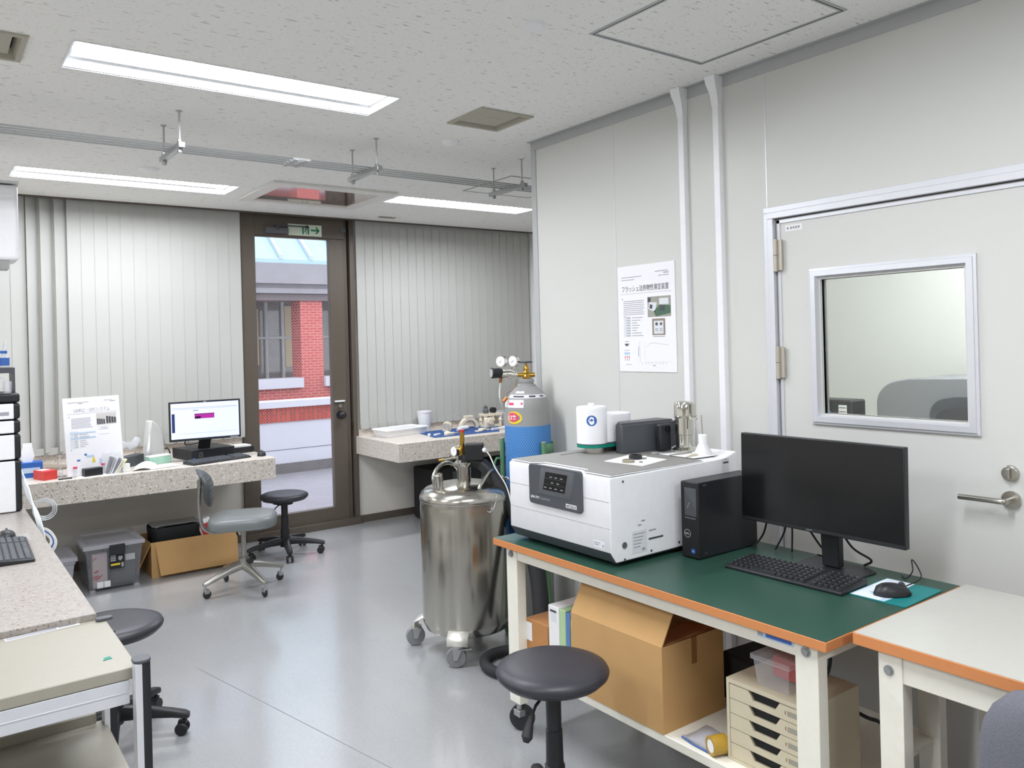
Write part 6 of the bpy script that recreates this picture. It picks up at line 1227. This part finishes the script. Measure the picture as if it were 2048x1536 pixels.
binder(2.182, 2.219, .505, M['yellow_ink'], 'narrow yellow binder squeezed against the large carton')
# drawer cabinet
t = thing('drawer_cabinet', 'beige letter size drawer cabinet on the shelf under the green bench', 'cabinet', (2.03, 1.39, SZ))
dx0, dx1, dy0_, dy1_, dz = 1.866, 2.105, 1.262, 1.532, .516
mb = MB(); mb.box(dx0 + .012, dx1, dy0_, dy1_, SZ, dz); mb.box(dx0, dx0 + .012, dy0_, dy0_ + .009, SZ, dz); mb.box(dx0, dx0 + .012, dy1_ - .009, dy1_, SZ, dz); mb.box(dx0, dx0 + .012, dy0_ + .009, dy1_ - .009, dz - .012, dz); mb.box(dx0, dx0 + .012, dy0_ + .009, dy1_ - .009, SZ, SZ + .008); mb.build('body', M['beige'], t)
nD = 5; hh = (dz - .013 - SZ - .009) / nD; F = frame((dx0 + .002, dy1_ - .010, SZ + .009), (0, -1, 0), (0, 0, 1)); dw = dy1_ - dy0_ - .020
for k in range(nD):
    y0 = k * hh; y1 = y0 + hh - .0022; n0, n1 = dw * .26, dw * .66; dd = hh * .56
    mb = MB(); pts = [(0, y0), (dw, y0), (dw, y1), (n1 + .004, y1), (n1 - .012, y1 - dd), (n0 + .016, y1 - dd), (n0, y1), (0, y1)]
    mb.loft([[F @ Vector((x, y, o)) for x, y in pts] for o in (-.004, .0)]); dr = mb.build('drawer', M['beige'], t)
    mb = MB(); mb.fpoly(F, [(n0, y1), (n0 + .016, y1 - dd), (n1 - .012, y1 - dd), (n1 + .004, y1)], -.009); mb.build('grip_recess', M['black_matt'], dr)
    mb = MB(); mb.fr(F, dw * .74, dw * .75, y0 + hh * .38, y0 + hh * .62, .0006); mb.fr(F, dw * .935, dw * .945, y0 + hh * .38, y0 + hh * .62, .0006); mb.build('label_slots', M['tape'], dr)
    mb = MB(); mb.fr(F, dw * .77, dw * .90, y0 + hh * .34, y0 + hh * .66, .0006); mb.build('label_window', M['cream_top'], dr)
t = thing('lidded_box', 'clear plastic box with lid and red contents on the beige drawer cabinet', 'box', (1.95, 1.385, dz))
q = [(1.888, 1.452), (1.888, 1.335), (2.095, 1.335), (2.095, 1.452)]
def qo(e, z): return [(q[0][0] - e, q[0][1] + e, z), (q[1][0] - e, q[1][1] - e, z), (q[2][0] + e, q[2][1] - e, z), (q[3][0] + e, q[3][1] + e, z)]
mb = MB(); mb.loft([qo(-.008, dz + .0005), qo(0, dz + .075), qo(.004, dz + .076)], cap=False); mb.add(qo(-.008, dz + .0005), [(0, 1, 2, 3)]); mb.build('box_body', M['clear_plastic'], t)
mb = MB(); mb.loft([qo(.006, dz + .074), qo(.006, dz + .088), qo(-.006, dz + .092), qo(-.018, dz + .1)]); mb.build('lid', M['clear_plastic'], t)
mb = MB(); mb.box(1.96, 2.085, 1.347, 1.44, dz + .008, dz + .068); mb.build('red_tray', M['red_plastic'], label='red plastic part inside the clear lidded box on the drawer cabinet', cat='tray', bevel=.004)
mb = MB(); mb.hexa([(2.13, 1.60, SZ), (2.30, 1.55, SZ), (2.34, 1.75, SZ), (2.17, 1.80, SZ), (2.13, 1.60, .44), (2.30, 1.55, .46), (2.34, 1.75, .46), (2.17, 1.80, .44)]); mb.build('dark_case', M['black_matt'], bevel=.01, label='black equipment case in the shade behind the drawer cabinet', cat='case')
mb = MB(); gr = 7; rows = [[(1.845 + .11 * i / 6 + .01 * j / 4, 1.575 + .12 * j / 4, SZ + .003 + .02 * math.sin(PI * i / 6) * math.sin(PI * j / 4 + .2) + .006 * random.random()) for i in range(7)] for j in range(5)]; mb.loft(rows, cap=False, closed=False); bw = mb.build('bubble_pack', M['cloudy_plastic'], label='clear bubble packet with blue edge beside the drawer cabinet on the lower shelf', cat='packet', solid=.002)
mb = MB(); mb.tube([Vector(p) + Vector((-.002, 0, .0)) for p in [(1.843, 1.575, SZ + .004), (1.844, 1.64, SZ + .005), (1.853, 1.695, SZ + .006)]], .0025, 6); mb.build('blue_edge', M['blue_ink'], bw)
t = thing('tape_roll', 'roll of brown yellow packing tape lying on its side at the shelf edge', 'tape', (1.85, 1.565, SZ))
a0 = Vector((1.836, 1.572, SZ + .0285)); ax = Vector((1, -.35, 0)).normalized()
mb = MB(); mb.lathe([(.019, 0), (.028, 0), (.028, .05), (.019, .05), (.019, 0)], a0, 30, ax); mb.build('tape', pm('amber tape', (176, 140, 52), .3), t)
mb = MB(); mb.lathe([(.0, .001), (.0188, .001), (.0188, .049), (0, .049)], a0, 26, ax); mb.build('core', M['paper'], t)
mb = MB(); mb.tube(spline([(2.115, 1.275, .432), (2.13, 1.25, .420), (2.17, 1.24, .40), (2.20, 1.235, .36), (2.21, 1.235, .288)], 6), .0055, 8); mb.build('black_cable', M['cable'], label='thick black cable bowing out behind the drawer cabinet', cat='cable')
mb = MB(); mb.tube(spline([(1.95, 1.262, .585), (1.952, 1.256, .60), (1.955, 1.252, .63), (1.95, 1.254, .66)], 6), .005, 8); mb.build('black_cable', M['cable'], label='short black cable rising behind the bench leg above the drawer cabinet', cat='cable')

# ================================================================ liquid nitrogen vessel
t = thing('nitrogen_vessel', 'stainless steel cryogenic vessel on casters in the middle of the room', 'cryogenic vessel', (2.135, 3.39, 0))
c = (2.164, 3.376, 0); Rv = .2215
mb = MB(); mb.lathe([(.12, .096), (.17, .098), (.205, .112), (.2195, .145), (Rv, .155), (Rv, .712), (Rv - .001, .716), (Rv - .001, .742)], c, 72); mb.build('shell', M['steel'], t, angle=30)
mb = MB(); mb.lathe([(Rv + .002, .7425), (Rv + .002, .752), (.215, .772), (.195, .79), (.15, .806), (.09, .818), (.045, .822), (0, .823)], c, 72); mb.build('domed_top', M['steel'], t, angle=40)
mb = MB(); mb.lathe([(Rv + .0008, .736), (Rv + .0012, .7375), (Rv + .0008, .739)], c, 72); mb.build('weld_bead', M['zinc'], t)
mb = MB(); mb.lathe([(.034, .8225), (.034, .895), (.03, .896)], c, 32); mb.build('neck', M['steel'], t)
mb = MB(); mb.lathe([(.045, .897), (.047, .901), (.047, .913), (.043, .917), (.0, .917)], c, 32); mb.box(c[0] - .075, c[0] - .04, c[1] - .02, c[1] + .004, .902, .912); mb.build('clamp_ring', M['chrome'], t)
vr = Vector((.806, -.591, 0)); vf = Vector((.591, .806, 0)); o = Vector(c)
def V(x, z, d=0): return o + vr * x + vf * d + Vector((0, 0, z))
mb = MB(); mb.tube([V(.0, .917), V(.0, .96)], .013, 14); mb.tube([V(-.005, .925, 0), V(.04, .922, 0), V(.085, .905, 0)], [.03, .033, .03], 16); mb.build('valve_elbow', M['black_matt'], t)
mb = MB(); mb.X = Matrix.Translation(V(.055, .962)) @ Matrix.Rotation(math.atan2(vr.y, vr.x), 4, 'Z'); mb.box(-.046, .046, -.04, .04, -.038, .042); mb.build('valve_block', M['black_matt'], t, bevel=.006)
mb = MB(); mb.cyl(V(-.005, .955), V(-.005, 1.062), .0115, n=18); mb.cyl(V(-.005, .95), V(-.005, .985), .016, n=6); mb.build('safety_valve', M['brass'], t); mb = MB(); mb.cyl(V(-.005, 1.0625), V(-.005, 1.074), .0122, n=18); mb.build('red_cap', M['red_plastic'], t)
mb = MB(); gd = (-vr * .75 - vf * .65).normalized(); gc = V(-.045, .968); mb.cyl(gc - gd * .022, gc + gd * .004, .0265, n=28); g = mb.build('pressure_gauge', M['chrome'], t); mb = MB(); mb.cyl(gc + gd * .0041, gc + gd * .0052, .023, n=28); mb.build('dial', M['poster'], g); F = frame(gc + gd * .0054, (-gd).cross(Vector((0, 0, 1))) * -1 if 0 else Vector((0, 0, 1)).cross(gd), (0, 0, 1)); mb = MB(); mb.fpoly(F, [(-.001, -.002), (.003, -.001), (.012, .014)], .0004); mb.build('needle', M['ink'], g)
mb = MB(); mb.tube([V(-.03, .917), V(-.03, .945)], .006, 10); mb.tube([V(-.03, .938), V(-.06, .936, -.01), V(-.10, .93, -.02)], .007, 10); mb.tube([V(-.06, .95, -.01), V(-.08, .95, -.015)], .008, 8); mb.build('pipe_fitting', M['chrome'], t); mb = MB(); mb.tube([V(-.10, .93, -.02), V(-.122, .928, -.024)], [.007, .004], 10); mb.build('outlet_tip', M['brass'], t)
mb = MB(); mb.tube(spline([V(-.145, .80, -.03), V(-.150, .85, -.02), V(-.12, .895, .03), V(-.07, .90, .07), V(-.035, .86, .10), V(-.03, .815, .11)], 6), .0095, 12); mb.build('lifting_handle', M['steel'], t)
mb = MB(); mb.tube(spline([V(.075, .79, -.13), V(.085, .815, -.12), V(.12, .86, -.06), V(.15, .875, 0), V(.16, .86, .05), V(.165, .80, .09)], 6), .0095, 12); mb.build('lifting_handle', M['steel'], t)
mb = MB(); p = V(-.115, .80, -.10); q_ = p + Vector((-.012, -.008, .075)); mb.cyl(p, q_, .023, n=26); mb.build('pressure_plug', M['chrome'], t, bevel=.004)
mb = MB(); mb.cyl(V(.115, .80, .02), V(.12, .855, .02), .032, n=20); mb.tube([V(.12, .84, .02), V(.17, .835, -.0), V(.19, .80, -.03)], .014, 10); mb.build('fill_valve', M['black'], t)
mb = MB(); mb.tube([V(.055 + .028 * math.cos(a), .788 + .006 * math.sin(a), -.145 + .022 * math.sin(a)) for a in [2 * PI * k / 20 for k in range(20)]], .0028, 6, closed=True)
ch_ = spline([V(.085, .775, -.165), V(.098, .735, -.178), V(.125, .70, -.185), V(.15, .72, -.172), V(.165, .775, -.14)], 8)
for k in range(len(ch_) - 1):
    if k % 2 == 0: mb.tube([ch_[k], ch_[k + 1]], .0028, 5)
    else: mb.tube([ch_[k], ch_[k + 1]], .0016, 5)
mb.build('retaining_chain', M['zinc'], t)
mb = MB(); mb.tube(spline([V(.105, .975, -.03), V(.13, .95, -.04), V(.16, .885, -.06), V(.21, .80, -.07), V(.235, .70, -.09), V(.255, .55, -.06)], 8), .0032, 8); mb.build('white_tube', M['white_cable'], t); mb = MB(); mb.sphere(V(.105, .975, -.035), .012, 12); mb.build('tube_fitting', M['white'], t)
for k in range(4):
    a = math.radians(226 + 90 * k); u = Vector((math.cos(a), math.sin(a), 0)); w = Vector((-u.y, u.x, 0)); Z = Vector((0, 0, 1)); b0 = o
    mb = MB(); rows = [[b0 + u * r + w * s + Z * z for s in (-.05, .05)] for r, z in ((.14, .150), (.2225, .148), (.262, .128), (.268, .098), (.262, .094))]
    mb.loft(rows, cap=False, closed=False); br = mb.build('caster_bracket', M['bright_steel'], t, solid=.005, angle=12)
    w = (vf, (vr * .95 + vf * .3).normalized(), w, (vf * .95 - vr * .3).normalized())[k]; u_ = w.cross(Z) if k in (0, 3) else u
    mb = MB(); pc_ = b0 + u * .262; u = u_; mb.cyl(pc_ + Z * .086, pc_ + Z * .096, .026, n=18)
    for s in (-1, 1): mb.loft([[pc_ + w * (s * .020 + d) + u * x + Z * z for x, z in ((-.022, .086), (.022, .086), (.012 - .012, .036), (-.012 - .006, .036))] for d in (-.002, .002)])
    if k in (0,): mb.loft([[pc_ + w * (x) + u * y + Z * z for x, y in ((-.02, .02), (.02, .02), (.012, .075), (-.012, .07))] for z in (.082, .087)])
    cs = mb.build('caster', M['zinc'], t)
    wc_ = pc_ - u * .006 + Z * .0472
    mb = MB(); mb.lathe([(.034, -.014), (.044, -.014), (.047, -.009), (.047, .009), (.044, .014), (.034, .014)], wc_, 28, w); mb.build('tyre', M['rubber_grey'], cs)
    mb = MB(); mb.lathe([(0, -.012), (.034, -.012), (.034, .012), (0, .012)], wc_, 24, w); mb.build('wheel_hub', M['black'], cs)
# insulated transfer hose
t = thing('transfer_hose', 'thick black insulated hose slanting down from the steel vessel head behind the analyser', 'hose', tuple(V(.2, .75)))
mb = MB(); mb.tube(spline([V(.086, .905), V(.115, .878, -.005), V(.145, .838, -.01)], 6), .031, 20); mb.build('hose_collar', M['black'], t)
mb = MB(); pts = spline([V(.14, .845, -.01), V(.19, .765, -.025), V(.25, .67, -.05), V(.305, .57, -.09), V(.345, .42, -.16), V(.36, .25, -.24), V(.36, .09, -.30)], 8); mb.tube(pts, .040, 20); mb.build('foam_sleeve', M['hose'], t)
mb = MB(); mb.tube(spline([(2.46, 2.93, .03), (2.39, 3.03, .03), (2.28, 3.125, .027), (2.17, 3.155, .027), (2.085, 3.115, .027), (2.045, 3.02, .027), (2.07, 2.92, .027), (2.16, 2.80, .027), (2.26, 2.68, .027), (2.45, 2.60, .03)], 10), .0245, 16); mb.build('floor_hose', M['hose'], label='black hose looping over the floor between steel vessel and green bench', cat='hose')

# ================================================================ gas cylinder
t = thing('gas_cylinder', 'tall grey gas cylinder with blue net sleeve beside the partition end', 'gas cylinder', (2.508, 3.295, 0))
c = (2.508, 3.295, 0); Rc = .114
mb = MB(); mb.lathe([(.0, .012), (.095, .012), (Rc, .03), (Rc, 1.165), (.112, 1.19), (.103, 1.218), (.085, 1.244), (.066, 1.262), (.052, 1.272), (.05, 1.275)], c, 48); mb.build('body', M['cyl_grey'], t, angle=40)
mb = MB(); mb.lathe([(.050, 1.273), (.048, 1.282), (.036, 1.286), (.036, 1.294), (.0385, 1.296), (.0385, 1.309), (.033, 1.312), (0, 1.312)], c, 40); mb.build('neck_collar', M['cyl_grey'], t, angle=30)
mb = MB(); mb.lathe([(Rc + .0025, .42), (Rc + .004, .425), (Rc + .004, 1.070), (Rc + .002, 1.078)], c, 48); mb.build('net_sleeve', M['blue_net'], t)
o = Vector(c)
mb = MB(); mb.lathe([(.019, 1.3125), (.021, 1.325), (.016, 1.335), (.019, 1.345), (.014, 1.355), (.016, 1.362), (.012, 1.375), (.006, 1.385), (.006, 1.392)], c, 20); mb.tube([o + vr * -.045 + Z * 1.334, o + vr * .045 + Z * 1.332], .011, 14); mb.build('brass_valve', M['brass'], t)
mb = MB(); mb.lathe([(.008, 1.393), (.03, 1.394), (.034, 1.398), (.03, 1.404), (.008, 1.404), (0, 1.404)], c, 20); mb.build('hand_wheel', M['charcoal'], t)
rg = thing('pressure_regulator', 'chrome pressure regulator with two round gauges on the gas cylinder', 'regulator', tuple(o + Z * 1.33))
mb = MB(); mb.tube([o + vr * -.046 + Z * 1.336, o + vr * -.09 + Z * 1.338], .013, 14); mb.tube([o + vr * -.075 + Z * 1.338, o + vr * -.125 + Z * 1.335], .023, 18); mb.tube([o + vr * -.10 + Z * 1.338, o + vr * -.10 + Z * 1.312], .010, 10); mb.tube([o + vr * -.075 + Z * 1.345, o + vr * -.065 + Z * 1.38], .006, 8); mb.tube([o + vr * -.12 + Z * 1.345, o + vr * -.13 + Z * 1.385], .006, 8); mb.build('regulator_body', M['chrome'], rg)
mb = MB(); kd = (-vr * .88 - vf * .35).normalized(); kp = o + vr * -.128 + Z * 1.347; mb.cyl(kp, kp + kd * .055, .026, .029, n=12); kn = mb.build('adjust_knob', M['black'], rg, bevel=.003); mb = MB(); mb.cyl(kp + kd * .0551, kp + kd * .057, .022, n=20); mb.build('knob_disc', M['alu_dull'], kn)
for x, lab in ((-.066, 'right'), (-.128, 'left')):
    gp = o + vr * x + Z * 1.405; fd = (-vf * .85 - vr * .5).normalized(); mb = MB(); mb.cyl(gp + fd * -.018, gp + fd * .006, .029, n=30); g = mb.build('gauge', M['chrome'], rg); mb = MB(); mb.cyl(gp + fd * .0061, gp + fd * .0075, .025, n=30); mb.build('dial', M['poster'], g); F = frame(gp + fd * .008, Vector((0, 0, 1)).cross(fd), (0, 0, 1)); mb = MB(); mb.fpoly(F, [(-.008, -.006), (-.006, -.008), (.013, .008)], .0003); mb.build('needle', M['ink'], g)
mb = MB(); mb.cyl(o + vr * -.132 + Z * 1.325, o + vr * -.135 + Z * 1.296, .008, n=12); mb.build('brass_outlet', M['copper'], rg)
mb = MB(); mb.tube(spline([o + vr * -.135 + Z * 1.296, o + vr * -.14 + Z * 1.25, o + vr * -.138 + vf * .01 + Z * 1.21, o + vr * -.125 + vf * .05 + Z * 1.16, o + vr * -.09 + vf * .10 + Z * 1.05, o + vr * -.06 + vf * .125 + Z * .6], 6), .0042, 8); mb.build('white_gas_tube', M['white_cable'], label='thin white gas tube hanging from the regulator of the gas cylinder', cat='tube')
mb = MB(); mb.tube([o + vr * -.104 - vf * .06 + Z * 1.222, o + vr * -.122 - vf * .065 + Z * 1.202], .010, 10); mb.tube(spline([o + vr * -.104 - vf * .05 + Z * 1.222, o + vr * -.095 - vf * .03 + Z * 1.245, o + vr * -.065 + Z * 1.265, o + vr * -.05 + Z * 1.31], 5), .0016, 6); mb.build('spare_fitting', M['copper'], label='copper fitting on a thin chain at the shoulder of the gas cylinder', cat='fitting')
# labels on the curved body: angle measured from the view direction
av = math.atan2(-vf.y, -vf.x)
def cyl_patch(mb_, x0, x1, z0, z1, r, n=10, prof=None):
    def rr(z): return r if z < 1.12 else r - (z - 1.115) ** 2 * 2.6 - .0
    vs = []; 
    for z in (z0, (z0 + z1) / 2, z1):
        for k in range(n + 1):
            x = x0 + (x1 - x0) * k / n; a = av + x / Rc; q = (prof(z) if prof else r); vs.append((c[0] + q * math.cos(a), c[1] + q * math.sin(a), z))
    mb_.add(vs, [(j * (n + 1) + k, j * (n + 1) + k + 1, (j + 1) * (n + 1) + k + 1, (j + 1) * (n + 1) + k) for j in range(2) for k in range(n)])
pf = [(1.03, .114), (1.165, .114), (1.19, .112), (1.218, .103), (1.244, .085), (1.262, .066)]
def prof(z, e=.0012):
    for (z0, r0), (z1, r1) in zip(pf, pf[1:]):
        if z0 <= z <= z1: return r0 + (r1 - r0) * (z - z0) / (z1 - z0) + e
    return .114 + e
bdy = [q for q in t.children if q.name.startswith('body')][0]
mb = MB(); cyl_patch(mb, -.13, .145, 1.219, 1.236, Rc, 24, lambda z: prof(z)); b1 = mb.build('white_band', M['ink_faint'], bdy); mb = MB(); cyl_patch(mb, -.09, -.02, 1.224, 1.231, Rc, 6, lambda z: prof(z, .002)); cyl_patch(mb, .01, .05, 1.224, 1.232, Rc, 6, lambda z: prof(z, .002)); cyl_patch(mb, .08, .11, 1.224, 1.231, Rc, 6, lambda z: prof(z, .002)); mb.build('band_print', M['ink'], bdy)
mb = MB(); cyl_patch(mb, -.085, -.02, 1.243, 1.253, Rc, 8, lambda z: prof(z)); mb.build('small_label', M['paper'], bdy)
mb = MB(); cyl_patch(mb, -.165, -.02, 1.172, 1.211, Rc, 14, lambda z: prof(z)); mb.build('white_label', M['poster'], bdy); mb = MB(); cyl_patch(mb, -.035, -.025, 1.188, 1.199, Rc, 3, lambda z: prof(z, .002)); cyl_patch(mb, -.11, -.075, 1.185, 1.197, Rc, 6, lambda z: prof(z, .002)); mb.build('pink_print', M['pink'], bdy)
def cyl_disc(mb_, xc, zc, rx, rz, e, n=26):
    vs = [(c[0] + (Rc + e) * math.cos(av + xc / Rc), c[1] + (Rc + e) * math.sin(av + xc / Rc), zc)]
    for k in range(n):
        x = xc + rx * math.cos(2 * PI * k / n); z = zc + rz * math.sin(2 * PI * k / n); a = av + x / Rc; vs.append((c[0] + (Rc + e) * math.cos(a), c[1] + (Rc + e) * math.sin(a), z))
    mb_.add(vs, [(0, 1 + k, 1 + (k + 1) % n) for k in range(n)])
mb = MB(); cyl_disc(mb, -.074, 1.122, .046, .032, .0014); sy = mb.build('yellow_sticker', M['yellow_ink'], bdy); mb = MB(); cyl_disc(mb, -.081, 1.124, .033, .023, .0022); mb.build('pink_sticker_disc', M['pink'], bdy)
ta = av - .081 / Rc; nx, ny = math.cos(ta), math.sin(ta); F = frame((c[0] + (Rc + .004) * nx, c[1] + (Rc + .004) * ny, 1.114), (-ny, nx, 0), (0, 0, 1)); text('12充', F, 0, 0, .019, M['paper'], bdy, 'sticker_lettering', 'CENTER', .048, .0, .0008)
# green cylinder stand
t = thing('cylinder_stand', 'green steel cylinder stand with band and chain around the gas cylinder', 'stand', (2.508, 3.295, 0))
G = M['green_paint']
mb = MB(); mb.box(c[0] - .095, c[0] + .14, c[1] - .16, c[1] + .11, 0, .01); mb.build('base_plate', G, t)
pA = o + vr * -.134 + vf * .03; pB = o + vr * .075 - vf * .115
for pp, zt in ((pA, 1.005), (pB, .995)):
    mb = MB(); mb.cyl(Vector((pp.x, pp.y, .0105)), Vector((pp.x, pp.y, zt)), .0125, n=18); pst = mb.build('post', G, t); mb = MB(); mb.lathe([(.013, 0), (.012, .005), (0, .006)], (pp.x, pp.y, zt + .0005), 18); mb.build('post_cap', M['cream_top'], pst)
mb = MB(); aa = math.atan2((pB - o).y, (pB - o).x); ab = math.atan2((pA - o).y, (pA - o).x)
if ab < aa: ab += 2 * PI
n = 22; lo = [(c[0] + .128 * math.cos(aa + (ab - aa) * k / n), c[1] + .128 * math.sin(aa + (ab - aa) * k / n)) for k in range(n + 1)]
mb.loft([[(x, y, z) for x, y in lo] for z in (.935, .985)], cap=False, closed=False); mb.build('band', G, t, solid=.004)
mb = MB(); mb.box(pB.x - .004, pB.x + .004, pB.y - .05, pB.y - .0, .60, .64) if 0 else mb.tube([pB + Z * .2, pA + Z * .25], .008, 8) if 0 else mb.tube([Vector((2.44, 3.06, .02)), Vector((2.50, 3.15, .52))], .011, 10); mb.build('brace', G, t)
mb = MB(); hook = pA + vr * -.03 - vf * .02; mb.tube(spline([pA + Z * .90 + vr * -.012, hook + Z * .905, hook + vr * -.012 + Z * .87, hook + Z * .84], 5), .006, 8); mb.build('hook', G, t)
chn = spline([hook + Z * .85, hook - vf * .04 + Z * .83, o + vr * -.11 - vf * .085 + Z * .815, o + vr * -.05 - vf * .118 + Z * .82, o + vr * .03 - vf * .125 + Z * .83, pB + Z * .85 - vf * .015], 9)
def chain(name, pts, parent):
    mb = MB(); up = Vector((0, 0, 1)); k = 0; L = 0; P = [Vector(p) for p in pts]; d = [0]
    for a, b in zip(P, P[1:]): d.append(d[-1] + (b - a).length)
    def atd(s):
        for i in range(len(d) - 1):
            if d[i + 1] >= s: return P[i].lerp(P[i + 1], (s - d[i]) / max(1e-9, d[i + 1] - d[i]))
        return P[-1]
    s = .010
    while s < d[-1] - .01:
        a, b = atd(s - .013), atd(s + .013); ce = (a + b) / 2; tdir = (b - a).normalized(); n1 = tdir.orthogonal().normalized() if abs(tdir.z) > .95 else tdir.cross(up).normalized(); n2 = tdir.cross(n1); nn = n1 if k % 2 else n2
        mb.tube([ce + tdir * (.0125 * math.cos(q)) + nn * (.0075 * math.sin(q)) for q in [2 * PI * j / 12 for j in range(12)]], .0024, 5, closed=True); s += .018; k += 1
    return mb.build(name, M['zinc'], parent)
chain('chain', chn, t); chain('chain', spline([hook + Z * .845, hook + vr * -.01 + Z * .80, hook + vr * -.008 + Z * .74], 8), t)
# ================================================================ side room, seen through the door window
t = thing('side_table', 'table in the side room under the machines', 'table', (4.25, 1.6, 0)); mb = MB(); mb.box(3.75, 4.8, .2, 3.2, .70, .74); mb.build('table_top', M['white_top'], t)
for xx in (3.8, 4.72):
    for yy in (.25, 3.1):
        mb = MB(); mb.box(xx, xx + .05, yy, yy + .05, 0, .699); mb.build('leg', M['cream_paint'], t)
t = thing('grey_machine', 'large grey machine with rounded corner seen through the door window', 'machine', (4.35, 1.6, .74))
outer = [(2.37, .742), (2.37, 1.12)] + [(2.23 + .14 * math.cos(a), 1.12 + .125 * math.sin(a)) for a in [PI * k / 16 for k in range(1, 8)]] + [(2.20, 1.255), (1.0, 1.29), (1.0, .742)]
outer = [(y, z) for y, z in outer]; mb = MB(); mb.prism(outer, 'x', 4.2, 4.7); mb.build('outer_shell', pm('mid grey housing', (132, 132, 136), .45), t, bevel=.006)
inner = [(2.07, .742), (2.07, 1.07)] + [(1.98 + .09 * math.cos(a), 1.07 + .09 * math.sin(a)) for a in [PI * k / 16 for k in range(1, 8)]] + [(1.95, 1.168), (1.02, 1.195), (1.02, .742)]
mb = MB(); mb.prism(inner, 'x', 4.17, 4.1995); mb.build('inner_frame', M['charcoal'], t); mb = MB(); mb.prism([(y - .03 if y > 1.5 else y, z - (.045 if z > 1 else 0)) for y, z in inner], 'x', 4.15, 4.1695); mb.build('front_window', pm('dark grey face', (66, 67, 70), .25), t)
t = thing('black_computer', 'black box computer with white label seen through the door window', 'computer', (4.2, 2.6, .74))
mb = MB(); mb.box(4.1, 4.24, 2.455, 2.75, .742, 1.135); mb.build('case', M['black'], t, bevel=.01)
F = frame((4.1, 2.75, .742), (0, -1, 0), (0, 0, 1)); mb = MB(); mb.fr(F, .215, .265, .27, .365, .0008); lb = mb.build('white_label', M['paper'], t); mb = MB()
for k in range(4): mb.fr(F, .219, .261, .282 + k * .022, .286 + k * .022, .0016)
mb.build('label_lines', M['ink'], lb); mb = MB(); mb.fr(F, .09, .17, .24, .33, .0008); mb.build('blue_label', M['blue_box'], t)
